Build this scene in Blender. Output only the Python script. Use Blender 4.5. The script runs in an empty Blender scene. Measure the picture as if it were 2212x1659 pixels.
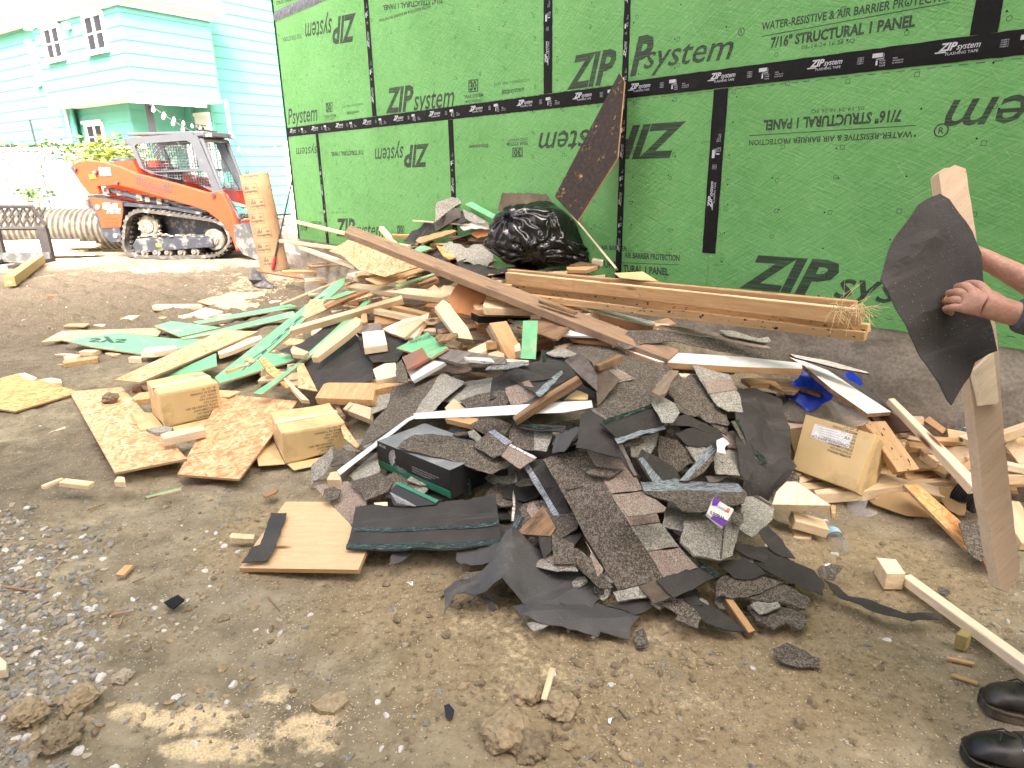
# Yard with a demolition heap; parts in order: camera and light, wall, ground, house and fence, loader, yard things, heap, roofing, person, clutter
import bpy,bmesh,math,random
import numpy as np
from mathutils import Vector,Matrix,noise
from mathutils.geometry import delaunay_2d_cdt
random.seed(7);rng=np.random.default_rng(11)
C=bpy.context.scene.collection
SC=bpy.context.scene
VW,VH,FPX=2212.0,1659.0,1429.0
CAMH=1.5
_z=Vector((-74,-4370, -1429)).normalized()
_y=Vector((0,0,1));_y=(_y-_z*_y.dot(_z)).normalized()
_x=_y.cross(_z)*1.0
if _x.x<0:_x=-_x
CAM=Vector((0, 0,CAMH))
cd=bpy.data.cameras.new('camera');cam=bpy.data.objects.new('camera',cd);C.objects.link(cam)
def c2w(v):return Vector((v.dot(_x),v.dot(_y),v.dot(_z)))
R_,U_,B_=c2w(Vector((1,0,0))),c2w(Vector((0,-1,0))),c2w(Vector((0,0,-1)))
cam.matrix_world=Matrix(((R_.x,U_.x,B_.x,CAM.x),(R_.y,U_.y,B_.y,CAM.y),(R_.z, U_.z,B_.z,CAM.z),(0, 0,0,1)))
cd.sensor_width=36;cd.lens=36*FPX/VW;cd.clip_end=2000;cd.clip_start=0.05
SC.camera=cam
SC.render.resolution_x=1024;SC.render.resolution_y=768
SUN_EL=math.radians(47);SUN_AZ=math.radians(-8)
w=bpy.data.worlds.new('World');SC.world=w;w.use_nodes=True
nt=w.node_tree;bg=nt.nodes['Background']
sky=nt.nodes.new('ShaderNodeTexSky');sky.sky_type='NISHITA';sky.sun_disc=False
sky.sun_elevation=SUN_EL;sky.sun_rotation=math.pi+SUN_AZ
sky.air_density=0.2;sky.dust_density=10;sky.ozone_density=0.0
nt.links.new(sky.outputs[0], bg.inputs[0]);bg.inputs[1].default_value=0.15
sl=bpy.data.lights.new('sun','SUN');sl.energy=.85;sl.angle=math.radians(0.6);sl.color=(1,0.955,0.88)
so=bpy.data.objects.new('sun',sl);C.objects.link(so)
trav=Vector((math.sin(SUN_AZ)*math.cos(SUN_EL),math.cos(SUN_AZ)*math.cos(SUN_EL),-math.sin(SUN_EL)))
so.rotation_euler=trav.to_track_quat('-Z', 'Y').to_euler();so.location=(-3,-6,20)
vs=SC.view_settings;vs.view_transform='Standard';vs.look='None';vs.exposure=3.2;vs.gamma=1
FR={0:(0,0,1), 1:(0,0,.3667),2:(553,0,.4), 3:(1271.9,0,.4334),4:(0,497.7,.3333),5:(608.3,442.4,.25),6:(1106,497.7,.25), 7:(663.6,829.5,.26664),8:(1106,857.2,.31665),9:(1603.7, 608.3, .3),10:(1603.7,1050.7,.3667),11:(0,1050.7,.375), 12:(774.2,1216.6,.375)}
def V(f,p):a=FR[f];return(a[0]+p[0]*a[2],a[1]+p[1]*a[2])
def ray(p):return c2w(Vector((p[0]-VW/2,p[1]-VH/2,FPX)))
def at_z(p,z):
 r=ray(p);return CAM+r*((z-CAMH)/r.z)
def at_y(p,y):
 r=ray(p);return CAM+r*(y/r.y)
def at_plane(p,o,n):
 r=ray(p);return CAM+r*((o-CAM).dot(n)/r.dot(n))
def proj(P):
 v=P-CAM;a=v.dot(R_);b=-v.dot(U_);c=-v.dot(B_)
 return(VW/2+FPX*a/c,VH/2+FPX*b/c)
def tag(o,label=None, cat=None,group=None, kind=None):
 if label:o['label']=label
 if cat:o['category']=cat
 if group:o['group']=group
 if kind:o['kind']=kind
 return o
def thing(name,loc,label,cat,group=None,kind=None):
 o=bpy.data.objects.new(name, None);o.empty_display_size=.1;C.objects.link(o)
 o.matrix_basis=Matrix.Translation(loc);o['_l']=1;del o['_l']
 return tag(o,label,cat,group,kind)
def link(name, vf,mats,parent=None, frame=None,fm=None,smooth=False):
 vs_,fs=vf
 me=bpy.data.meshes.new(name);me.from_pydata([tuple(v)for v in vs_],[], [tuple(f)for f in fs])
 if not isinstance(mats,(list,tuple)):mats=[mats]
 for m in mats:me.materials.append(m)
 if fm is not None:me.polygons.foreach_set('material_index',fm)
 if smooth is True:me.polygons.foreach_set('use_smooth',[True]*len(me.polygons))
 me.validate();me.update()
 o=bpy.data.objects.new(name, me);C.objects.link(o)
 if frame is not None:o.matrix_basis=frame
 if parent is not None:attach(o,parent)
 return o
def root_world(o):
 m=o.matrix_basis.copy()
 if o.parent:m=root_world(o.parent)@o.matrix_parent_inverse@m
 return m
def attach(o,parent):
 o.parent=parent;o.matrix_parent_inverse=root_world(parent).inverted();return o
def copy_tree(o,M=None,parent=None, pinv=None):
 c=o.copy();C.objects.link(c)
 if parent:c.parent=parent;c.matrix_parent_inverse=o.matrix_parent_inverse.copy()
 elif M is not None:c.matrix_basis=M
 for ch in list(o.children):copy_tree(ch,None,c)
 return c
def frame_from(o,x,z):
 x=x.normalized();z=(z-x*z.dot(x)).normalized();y=z.cross(x)
 return Matrix(((x.x,y.x,z.x, o.x),(x.y,y.y,z.y,o.y),(x.z,y.z,z.z,o.z), (0,0,0,1)))
class MB:
 """collects shapes for one mesh"""
 def __init__(s):s.v=[];s.f=[];s.m=[]
 def add(s,vs_, fs,mi=0):
  b=len(s.v);s.v+=[Vector(p)for p in vs_];s.f+=[tuple(i+b for i in f)for f in fs];s.m+=[mi]*len(fs);return s
 def box(s,a,b, mi=0,M=None,bev=0):
  x0,y0,z0=a;x1, y1,z1=b
  if bev:
   bm=bmesh.new();bmesh.ops.create_cube(bm,size=1)
   for v in bm.verts:v.co=Vector(((v.co.x+.5)*(x1-x0)+x0,(v.co.y+.5)*(y1-y0)+y0, (v.co.z+.5)*(z1-z0)+z0))
   bmesh.ops.bevel(bm,geom=bm.edges[:],offset=bev,segments=2,affect='EDGES',profile=.5)
   bm.verts.index_update();p=[v.co.copy()for v in bm.verts];f=[[v.index for v in q.verts]for q in bm.faces];bm.free()
  else:
   p=[Vector(q)for q in((x0,y0, z0),(x1,y0,z0),(x1,y1,z0),(x0,y1,z0),(x0, y0,z1),(x1,y0,z1),(x1,y1,z1),(x0,y1,z1))]
   f=[(0,3,2,1),(4,5,6,7),(0,1, 5,4),(1,2,6,5),(2,3, 7,6),(3,0,4,7)]
  if M is not None:p=[M@q for q in p]
  return s.add(p,f,mi)
 def tube(s,pts,r,n=8, mi=0,cap=True):
  pts=[Vector(p)for p in pts];rs=r if isinstance(r, (list, tuple))else[r]*len(pts)
  up=None;vs_=[];k=len(pts)
  for i,p in enumerate(pts):
   t=(pts[min(i+1,k-1)]-pts[max(i-1,0)]).normalized()
   if up is None:up=t.orthogonal().normalized()
   up=(up-t*up.dot(t));up=up.normalized()if up.length>1e-6 else t.orthogonal().normalized()
   q=t.cross(up)
   for j in range(n):
    a=2*math.pi*j/n;vs_.append(p+(up*math.cos(a)+q*math.sin(a))*rs[i])
  f=[(i*n+j,i*n+(j+1)%n,(i+1)*n+(j+1)%n,(i+1)*n+j)for i in range(k-1)for j in range(n)]
  if cap:f+=[tuple(range(n))[::-1],tuple((k-1)*n+j for j in range(n))]
  return s.add(vs_,f,mi)
 def lathe(s,prof,n=24,mi=0,M=None,cap=True):
  k=len(prof);vs_=[Vector((r*math.cos(2*math.pi*j/n),r*math.sin(2*math.pi*j/n), z))for r,z in prof for j in range(n)]
  if M is not None:vs_=[M@v for v in vs_]
  f=[(i*n+j,i*n+(j+1)%n,(i+1)*n+(j+1)%n,(i+1)*n+j)for i in range(k-1)for j in range(n)]
  if cap:f+=[tuple(range(n))[::-1],tuple((k-1)*n+j for j in range(n))]
  return s.add(vs_,f,mi)
 def prism(s,poly,z0,z1,M=None,mi=0, mi_side=None):
  n=len(poly);p=[Vector((a,b,z0))for a,b in poly]+[Vector((a,b,z1))for a,b in poly]
  if M is not None:p=[M@q for q in p]
  b=len(s.v);s.v+=p
  s.f+=[tuple(b+i for i in range(n))[::-1],tuple(b+n+i for i in range(n))];s.m+=[mi,mi]
  for i in range(n):
   s.f.append((b+i,b+(i+1)%n,b+n+(i+1)%n,b+n+i));s.m.append(mi if mi_side is None else mi_side)
  return s
 def build(s,name,mats,parent=None,frame=None,smooth=False,recenter=True):
  if frame is None and recenter and s.v:
   c=sum((Vector(v)for v in s.v),Vector())/len(s.v);frame=Matrix.Translation(c);v=[p-c for p in s.v]
  elif frame is not None and recenter=='world':
   inv=frame.inverted();v=[inv@p for p in s.v]
  else:v=s.v
  return link(name,(v,s.f),mats,parent,frame,s.m,smooth)
def vnoise(x,y,seed=0):
 xi=np.floor(x).astype(np.int64);yi=np.floor(y).astype(np.int64);xf=x-xi;yf=y-yi
 def h(a,b):
  n=(a*374761393+b*668265263+seed*974634777)&0x7fffffff
  n=((n^(n>>13))*1274126177)&0x7fffffff
  return((n^(n>>16))&0xffff)/65535.0
 u=xf*xf*(3-2*xf);v=yf*yf*(3-2*yf)
 return(h(xi,yi)*(1-u)+h(xi+1,yi)*u)*(1-v)+(h(xi,yi+1)*(1-u)+h(xi+1,yi+1)*u)*v
def fbm(x,y,o=4,seed=0,g=.5):
 s=0;a=1;t=0
 for i in range(o):
  s=s+a*vnoise(x*2**i+17.3*i,y*2**i-9.1*i,seed+i);t+=a;a*=g
 return s/t
MATS={}
def nmat(name):
 m=bpy.data.materials.new(name);m.use_nodes=True;MATS[name]=m
 b=m.node_tree.nodes['Principled BSDF'];return m,m.node_tree,b
def N(t,k,**kw):
 n=t.nodes.new(k)
 for a,v in kw.items():
  if a.startswith('i_'):
   key=a[2:];key=int(key)if key.isdigit()else key.replace('_',' ')
   n.inputs[key].default_value=v
  else:setattr(n,a,v)
 return n
def ramp(t,fac,stops, interp='LINEAR'):
 r=t.nodes.new('ShaderNodeValToRGB');r.color_ramp.interpolation=interp;e=r.color_ramp.elements
 while len(e)<len(stops):e.new(.5)
 for q,(p,c)in zip(e,stops):q.position=p;q.color=(c[0],c[1],c[2],1)if not isinstance(c,(int, float))else(c,c,c,1)
 t.links.new(fac,r.inputs[0]);return r.outputs[0]
def mix(t,fac, a,b,mode='MIX'):
 n=t.nodes.new('ShaderNodeMix');n.data_type='RGBA';n.blend_type=mode
 for s,v in((n.inputs[0],fac),(n.inputs[6], a),(n.inputs[7],b)):
  if hasattr(v,'links')or isinstance(v,bpy.types.NodeSocket):t.links.new(v,s)
  elif isinstance(v,(int,float)):s.default_value=v
  else:s.default_value=(v[0],v[1],v[2],1)
 return n.outputs[2]
def math_(t,op,a,b=None):
 n=t.nodes.new('ShaderNodeMath');n.operation=op
 for s,v in((n.inputs[0],a),(n.inputs[1],b)):
  if v is None:continue
  if isinstance(v,bpy.types.NodeSocket):t.links.new(v,s)
  else:s.default_value=v
 return n.outputs[0]
def ocoord(t,scale=(1,1,1),rand=True,rot=(0,0,0)):
 tc=t.nodes.new('ShaderNodeTexCoord');out=tc.outputs['Object']
 if rand:
  oi=t.nodes.new('ShaderNodeObjectInfo');m=N(t,'ShaderNodeVectorMath',operation='SCALE')
  cb=t.nodes.new('ShaderNodeCombineXYZ')
  for i in range(3):t.links.new(math_(t,'MULTIPLY', oi.outputs['Random'],(37.,23.,51.)[i]),cb.inputs[i])
  a=N(t,'ShaderNodeVectorMath',operation='ADD');t.links.new(out,a.inputs[0]);t.links.new(cb.outputs[0],a.inputs[1]);out=a.outputs[0]
 if any(rot):m0=N(t,'ShaderNodeMapping');m0.inputs['Rotation'].default_value=rot;t.links.new(out,m0.inputs[0]);out=m0.outputs[0]
 mp=N(t, 'ShaderNodeMapping');mp.inputs['Scale'].default_value=scale
 t.links.new(out,mp.inputs[0]);return mp.outputs[0]
def noise_(t,vec,scale,detail=4,rough=.55, dist=0):
 n=N(t,'ShaderNodeTexNoise');n.inputs['Scale'].default_value=scale;n.inputs['Detail'].default_value=detail
 n.inputs['Roughness'].default_value=rough;n.inputs['Distortion'].default_value=dist
 t.links.new(vec,n.inputs['Vector']);return n.outputs[0]
def vor(t,vec, scale, feature='F1', rnd=1.0):
 n=N(t,'ShaderNodeTexVoronoi',feature=feature);n.inputs['Scale'].default_value=scale;n.inputs['Randomness'].default_value=rnd
 t.links.new(vec,n.inputs['Vector']);return n
def bump(t,b,h,strength=.3,dist=.01):
 n=N(t,'ShaderNodeBump');n.inputs['Strength'].default_value=strength;n.inputs['Distance'].default_value=dist
 t.links.new(h, n.inputs['Height']);t.links.new(n.outputs[0],b.inputs['Normal'])
def wcoord(t,scale=(1,1,1)):
 g=t.nodes.new('ShaderNodeNewGeometry');mp=N(t,'ShaderNodeMapping');mp.inputs['Scale'].default_value=scale
 t.links.new(g.outputs['Position'],mp.inputs[0]);return mp.outputs[0]
def plain(name,col,rough=.6, metal=0,var=.15,sc=30,bmp=.1,dirt=None,spec=.5):
 """a base colour with small uneven wear; dirt = (colour, amount)"""
 if name in MATS:return MATS[name]
 m,t,b=nmat(name);v=ocoord(t)
 n=noise_(t,v,sc,5)
 c=ramp(t,n,[(.25,[x*(1-var)for x in col]), (.75,[min(1,x*(1+var))for x in col])])
 if dirt:
  n2=noise_(t,v, 6,6,.65);f=ramp(t,n2,[(.68-dirt[1]*.4,0.0),(.84-dirt[1]*.35,1.0)])
  c=mix(t,f,c,dirt[0])
 t.links.new(c, b.inputs['Base Color']);b.inputs['Roughness'].default_value=rough;b.inputs['Metallic'].default_value=metal
 b.inputs['Specular IOR Level'].default_value=spec
 if bmp:bump(t, b,n,bmp,.004)
 return m
def wood(name, c1,c2, knot=(.16,.07,.03),stain=None,rough=.7,spots=0):
 m,t,b=nmat(name);v=ocoord(t, (1.2,14,14));n=noise_(t,v,3.2,6,.6,.6)
 v2=ocoord(t,(6,90,90));n2=noise_(t, v2,2,3)
 c=ramp(t,n,[(.28,c2), (.5,[(a+b_)/2 for a, b_ in zip(c1, c2)]), (.68,c1)])
 c=mix(t,ramp(t,n2,[(.3,0.0), (.75,.35)]),c,[x*.72 for x in c2])
 oi=t.nodes.new('ShaderNodeObjectInfo')
 hv=N(t, 'ShaderNodeHueSaturation');t.links.new(c, hv.inputs['Color'])
 mr=N(t, 'ShaderNodeMapRange');mr.inputs[3].default_value=.82;mr.inputs[4].default_value=1.12;t.links.new(oi.outputs['Random'], mr.inputs[0]);t.links.new(mr.outputs[0],hv.inputs['Value'])
 c=hv.outputs[0]
 kn=vor(t,ocoord(t,(2.2,9,9)),1.0);c=mix(t, ramp(t,kn.outputs['Distance'],[(.07,1.0), (.14,0.0)]),c,knot)
 gr=noise_(t,ocoord(t, (5,22, 22)),2.4,6,.7);c=mix(t,ramp(t,gr,[(.55,0.0),(.75,.45)]),c,[x*.5 for x in c2]);sk_=noise_(t,ocoord(t,(60, 90,90)),2.0,2);c=mix(t,ramp(t,sk_, [(.7,0.0),(.74,.7)]),c,(.09,.06,.035))
 if stain:
  s=noise_(t,ocoord(t,(3,6,6)),2.2,7, .7);c=mix(t,ramp(t,s,[(.48, 0.0),(.66,.85)]),c,stain)
 if spots:
  s=noise_(t,ocoord(t,(6,14,14)),5,4, .6);c=mix(t,ramp(t,s,[(.66-spots*.05,0.0),(.7-spots*.05,1.0)]),c,(.012,.011, .01))
 t.links.new(c, b.inputs['Base Color']);b.inputs['Roughness'].default_value=rough;b.inputs['Specular IOR Level'].default_value=.25
 bump(t, b,n2,.25,.002);return m
wood('pine',(.8,.66,.45),(.64,.47,.28))
wood('pine_held',(.76,.6,.43),(.66, .49,.33))
wood('pine_pale',(.88,.77,.58),(.76,.61,.42))
wood('pine_warm',(.66,.43,.22),(.48,.28,.13))
wood('pine_red',(.52, .29,.16),(.34,.17,.085),stain=(.2, .1,.05))
wood('pine_stained',(.7,.48, .25),(.54,.34,.17),spots=1)
wood('weathered',(.36,.29,.22),(.2, .155,.115),stain=(.13,.1,.08))
wood('old_brown',(.44,.3,.2),(.28,.18,.11),stain=(.2,.15,.11))
wood('greywood',(.27, .245,.22),(.15,.13,.115),stain=(.08,.07,.06))
wood('darkwood',(.1,.045,.03),(.05, .025,.018))
wood('treated',(.42,.34,.14),(.3,.24,.09))
wood('rotten', (.36,.23,.13),(.17,.1,.055),stain=(.06,.04,.03))
def osb(name,tint=(1, 1,1)):
 m,t,b=nmat(name);c=None;hs=[]
 base=noise_(t, ocoord(t,(1,1,1)),9, 3)
 cols=[]
 for i,(rz,sc)in enumerate(((.25,(16,62,30)),(1.2, (18,70,30)),(-.5,(14,52,30)))):
  v=vor(t,ocoord(t,sc,rot=(0,0,rz)),1.0)
  sep=t.nodes.new('ShaderNodeSeparateColor');t.links.new(v.outputs['Color'],sep.inputs[0])
  cc=ramp(t,sep.outputs[0],[(0,(.4,.22,.11)),(.25,(.62,.38,.2)),(.6,(.74,.52,.31)),(1, (.86,.68,.47))])
  cols.append(cc);hs.append(sep.outputs[1])
 m1=ramp(t,hs[0],[(.45,0.0),(.5,1.0)]);c=mix(t,m1, cols[0],cols[1])
 m2=ramp(t,hs[1],[(.6, 0.0),(.65,1.0)]);c=mix(t,m2,c,cols[2])
 c=mix(t,ramp(t,base,[(.35,0.0),(.7, .4)]), c,(.5, .26,.16));c=mix(t,1.0,c,tint,'MULTIPLY')
 t.links.new(c, b.inputs['Base Color']);b.inputs['Roughness'].default_value=.72;b.inputs['Specular IOR Level'].default_value=.2
 bump(t, b,hs[2],.35,.002);return m
osb('osb',(1,.92,.84));osb('osb_pink',(1,.84,.76));osb('osb_warm',(1.0,.8,.56))
def osb_edge():
 m,t,b=nmat('osb_edge');n=noise_(t,ocoord(t,(40,40,300)), 3,4)
 t.links.new(ramp(t,n, [(.3,(.2,.11, .05)), (.7,(.58,.4,.22))]), b.inputs['Base Color']);b.inputs['Roughness'].default_value=.85
osb_edge()
def granules(name,cols,sc=330,big=None,patch=None,rough=.92):
 """mineral granules: cell colours picked from cols"""
 m,t,b=nmat(name);v=vor(t,ocoord(t), sc);sep=t.nodes.new('ShaderNodeSeparateColor');t.links.new(v.outputs['Color'],sep.inputs[0])
 k=len(cols);c=ramp(t, sep.outputs[0],[(i/k,q)for i,q in enumerate(cols)],'CONSTANT')
 v2=vor(t,ocoord(t),sc*.3);s2=t.nodes.new('ShaderNodeSeparateColor');t.links.new(v2.outputs['Color'],s2.inputs[0])
 c=mix(t,ramp(t,s2.outputs[0],[(.8,0.0),(.84,.6)]),c,cols[-1])
 n=noise_(t,ocoord(t), 7,5,.6);c=mix(t,ramp(t,n,[(.35,.0),(.7,.45)]),c, big or cols[0])
 n3=noise_(t,ocoord(t),120,3, .6);n4=noise_(t,ocoord(t),3.1,3)
 c=mix(t,math_(t,'MULTIPLY',ramp(t,n3,[(.62,0.0),(.68,1.0)]),ramp(t,n4, [(.42, 0.0),(.6,.8)])),c,(.4,.34,.25))
 t.links.new(c, b.inputs['Base Color']);b.inputs['Roughness'].default_value=rough;b.inputs['Specular IOR Level'].default_value=.12
 bump(t, b,v.outputs['Distance'],.6, .002);return m
granules('shingle_dark',[(.085,.074,.06),(.05,.044,.037),(.155, .135,.11),(.075,.066,.053), (.24,.21,.17)])
granules('shingle_light',[(.25,.255,.22),(.13,.13,.11),(.4,.4,.345),(.22,.22, .19),(.34,.3, .25),(.5,.48, .42)], big=(.22,.215,.18))
granules('shingle_pink',[(.27,.23,.19),(.14,.12,.1),(.38,.28,.23),(.25,.23,.19),(.42,.4,.34),(.33, .21,.17)],big=(.22,.19,.155))
def felt(name, c1,c2, rough=.55):
 m,t,b=nmat(name);v=ocoord(t);n=noise_(t,v, 5,6,.65);n2=noise_(t,v,160, 3)
 c=ramp(t,n,[(.3,c1),(.7,c2)])
 n3=vor(t,v,130);n4=noise_(t, v,4,4)
 c=mix(t,math_(t,'MULTIPLY',math_(t, 'MULTIPLY',ramp(t,n3.outputs['Distance'], [(.09, 1.0),(.16,0.0)]),ramp(t,n3.outputs['Color'],[(.5,0.0),(.55,1.0)])),ramp(t,n4,[(.42, 0.0),(.6,.9)])),c,(.4,.35,.27))
 lv=noise_(t,ocoord(t, (.6,9, 9)),1.3,5,.7);c=mix(t,ramp(t,lv,[(.56,0.0),(.7,.35)]),c,(.17,.16,.15))
 t.links.new(c, b.inputs['Base Color']);b.inputs['Roughness'].default_value=rough;b.inputs['Specular IOR Level'].default_value=.35
 bump(t, b,math_(t,'ADD',n2,math_(t, 'MULTIPLY',n, 3.0)), .25,.004);return m
felt('felt',(.024,.022,.02), (.055, .05,.046),.65);felt('felt_back',(.028,.026,.024),(.055, .05,.045),.7)
felt('membrane',(.044,.043,.043),(.09,.087,.085), .6)
felt('mud_felt',(.045,.035,.025),(.2,.16,.11),.9)
def sealant():
 m,t,b=nmat('sealant');v=ocoord(t,(25,160,25));n=noise_(t,v,1.5, 5,.7)
 c=ramp(t,n,[(.42,(.008,.014, .012)),(.56,(.02,.04,.034)),(.68,(.13,.22,.19)), (.76,(.5,.55, .52))])
 t.links.new(c, b.inputs['Base Color']);b.inputs['Roughness'].default_value=.25;bump(t,b,n,.4,.003)
 m,t,b=nmat('release_strip');v=ocoord(t,(18,120,25));n=noise_(t, v,1.7, 6,.75)
 c=ramp(t,n,[(.36,(.04,.045,.05)),(.5,(.27, .31,.35)),(.68,(.55, .58,.6))])
 t.links.new(c, b.inputs['Base Color']);b.inputs['Roughness'].default_value=.22;b.inputs['Metallic'].default_value=.2;bump(t,b, n,.3,.002)
sealant()
def zipgreen():
 m,t,b=nmat('zip_green')
 tc=t.nodes.new('ShaderNodeTexCoord');mp=N(t,'ShaderNodeMapping');t.links.new(tc.outputs['Object'], mp.inputs[0]);v=mp.outputs[0]
 n=noise_(t,v,1.3,5,.6);n2=noise_(t, v,14,5,.6)
 c=ramp(t,n,[(.25,(.1, .3,.085)),(.75,(.165,.43,.145))])
 c=mix(t,ramp(t,n2,[(.4,0.0), (.75,.35)]),c,(.24,.46,.2))
 def strands(rz,sc):
  vv=ocoord(t,sc,False, (0,0,rz));return noise_(t,vv,1.0,2,.5,.8)
 hs=math_(t,'ADD',math_(t,'ADD',strands(.35,(9,75, 30)),strands(1.25,(11,80,30))),strands(-.6,(8,70,30)))
 lines=ramp(t,strands(.9,(6,130,30)),[(.66, 0.0),(.72,.35)]);c=mix(t,lines,c,(.3,.5,.28))
 s=noise_(t,ocoord(t,(5,1.1,1),False),1.3,6,.7);c=mix(t,ramp(t,s,[(.66, 0.0),(.76,.4)]),c,(.28,.3,.12))
 t.links.new(c, b.inputs['Base Color']);b.inputs['Roughness'].default_value=.62;b.inputs['Specular IOR Level'].default_value=.3
 bump(t, b,hs,.55,.006)
 m,t,b=nmat('zip_ink');v=ocoord(t,(3,90,3));n=noise_(t,v, 1.6,4, .6)
 c=ramp(t,n,[(.45,(.022,.03,.022)),(.68,(.05,.14,.055))]);t.links.new(c,b.inputs['Base Color']);b.inputs['Roughness'].default_value=.7
 m,t,b=nmat('zip_ink_faint');n=noise_(t,ocoord(t,(6,60,6)),2.2,4,.6)
 c=ramp(t,n,[(.35,(.035,.075, .035)),(.6,(.06,.19, .07))]);t.links.new(c,b.inputs['Base Color']);b.inputs['Roughness'].default_value=.7
zipgreen()
plain('zip_loose',(.15,.46,.22),.55,0,.12, 20,.25,dirt=((.45,.42,.3),.35))
plain('ink_dark',(.03,.06,.045),.6);plain('tape_black',(.008,.008,.009),.55,0,.3,60, .3,dirt=((.02,.02,.022),.3),spec=.15)
plain('tape_grey',(.14,.15,.16),.35,.1,.45,25,.6);plain('tape_print',(.5,.53, .58),.5)
plain('white_paint',(.74,.74,.72),.5,0,.05,8,.1,dirt=((.55,.52, .46),.25));plain('white_metal',(.74,.75,.75),.35,.15,.08,5,.1, dirt=((.45,.43,.4),.3))
plain('card',(.62,.46,.23),.8,0,.1, 7,.3,dirt=((.42,.3,.15),.35));plain('card_dark', (.4,.27,.13), .85,0, .1,12, .1);plain('ink',(.05,.045,.04),.7)
plain('label_white',(.8,.8,.78),.5);plain('box_black',(.018,.02,.021), .45,0, .2,8,.05);plain('box_grey', (.2,.215,.23),.5,0,.2,6,.05,dirt=((.36,.35,.33), .4));plain('box_green',(.02,.2,.11),.5)
ZB=0.71
P0=at_z((645,516),ZB);P1=at_z((2212,757),ZB)
UD=(P1-P0).normalized();UD.z=0;UD.normalize();VD=Vector((0,0,1));ND=UD.cross(VD)
if ND.dot(CAM-P0)<0:ND=-ND
def wpx(p):
 q=at_plane(p,P0,ND)-P0;return q.dot(UD),q.z
def wpt(u,v,d=0):return P0+UD*u+VD*v+ND*d
WALLM=frame_from(P0,UD,ND)
if WALLM.to_3x3()@Vector((0, 1,0))@Vector((0,0,1))<0:raise SystemExit('frame')
_tc={}
def text_geo(s,shear=0.0,bold=0.0,space=1.0):
 """flat letter faces; unit: width normalised later. returns verts (2d), faces, width, cap height"""
 k=(s,shear,bold,space)
 if k in _tc:return _tc[k]
 cu=bpy.data.curves.new('lettering', 'FONT');cu.body=s;cu.shear=shear;cu.offset=bold;cu.resolution_u=2;cu.space_character=space
 o=bpy.data.objects.new('lettering', cu);C.objects.link(o)
 bpy.context.view_layer.update();dg=bpy.context.evaluated_depsgraph_get()
 me=bpy.data.meshes.new_from_object(o.evaluated_get(dg))
 vs_=[(v.co.x,v.co.y)for v in me.vertices];fs=[tuple(p.vertices)for p in me.polygons]
 bpy.data.meshes.remove(me);bpy.data.objects.remove(o);bpy.data.curves.remove(cu)
 x0=min(v[0]for v in vs_);x1=max(v[0]for v in vs_)
 _tc[k]=([(a-x0,b)for a,b in vs_],fs,x1-x0, .70);return _tc[k]
def put_text(mb,s,A,B,H,shear=0,bold=0,d=.0006,mi=0,space=1.0,hf=1.0):
 """A, B, H in the target frame's own plane coords: start and end of baseline, top of first capital"""
 vs_,fs, w_,cap=text_geo(s,shear,bold,space)
 A=Vector(A);X=(Vector(B)-A)/w_;Y=(Vector(H)-A);Y=(Y-X*(Y.dot(X)/X.dot(X)))/cap*hf
 if len(A)==2:p=[Vector((*(A+X*a+Y*b),d))for a,b in vs_]
 else:p=[A+X*a+Y*b for a,b in vs_]
 mb.add(p,fs,mi)
def wtext(mb,f,s,A,B, H,**k):
 put_text(mb,s, wpx(V(f,A)),wpx(V(f, B)),wpx(V(f,H)),**k)
def logo(mb,A, B,H,what='all',mi=0, **k):
 A,B,H=Vector(A),Vector(B),Vector(H);X=B-A;Y=H-A;Y=Y-X*(Y.dot(X)/X.dot(X))
 if what!='system':put_text(mb,'ZIP',A,A+X*.45,A+Y,shear=.32,bold=.035, mi=mi, **k)
 if what!='ZIP':put_text(mb,'system',A+X*.44-Y*.02,B-Y*.02,A+X*.44+Y*.82,shear=.32,bold=.008,mi=mi, **k)
def wlogo(mb,f,A,B,H, **k):
 logo(mb,wpx(V(f,A)),wpx(V(f, B)),wpx(V(f,H)),**k)
H4=wpx((1355,199))[1]
u_end=9.5
uL=0.0
uT1,uT2,uT3,uT4=wpx((802,150))[0],wpx((1184,120))[0],wpx((1346, 300))[0],wpx((2127,60))[0]
uT5,uT6,uT7=wpx((697, 410))[0],wpx((976,320))[0], wpx((1546,350))[0]
print('wall',H4,uT1,uT2,uT3, uT4,'low',uT5,uT6,uT7,'u right',wpx((2212,400))[0],UD,P0,P1)
gb=thing('green_building',wpt(0,-ZB),'new building wall sheathed in printed green panels with black taped seams','building')
r1,r2,r3,r4=0, H4,H4*2,H4*3
rows=[(0,H4,[uL,uT5,uT6,uT3, uT7,uT7+2.44, uT7+4.88,u_end]),(H4,2*H4,[uL,uT1, uT2,uT3,uT4,uT4+2.44,u_end]),(2*H4,3*H4,[uL,wpx((735,30))[0],3.4,5.8, 8.2,u_end]),(3*H4,4*H4,[uL, 2.0,4.4,6.8,u_end])]
prints={}
for ri, (v0,v1,us)in enumerate(rows):
 for ci in range(len(us)-1):
  a,b=us[ci],us[ci+1]
  mb=MB();g=.0015;mb.box((a+g, v0+g,-.011),(b-g,v1-g,0),3)
  prints[(ri,ci)]=(None,mb,a,b,v0,v1)
def pr(ri,ci):return prints[(ri,ci)][1]
P=pr(1, 1)
wlogo(P,2,(700,608),(1072,572),(722,478),mi=0)
wtext(P,2,'#zipsystem',(1328,508),(1448,490),(1328,480), bold=.015);wtext(P,2,'Join the revolution',(1285,465),(1478,440),(1285,441), mi=1)
wtext(P,2,'YEAR SYSTEM',(1125,532), (1226, 522),(1125,514),bold=.02);wtext(P, 2,'LIMITED WARRANTY',(1128, 557),(1225,546),(1128,543), bold=.01)
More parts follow.
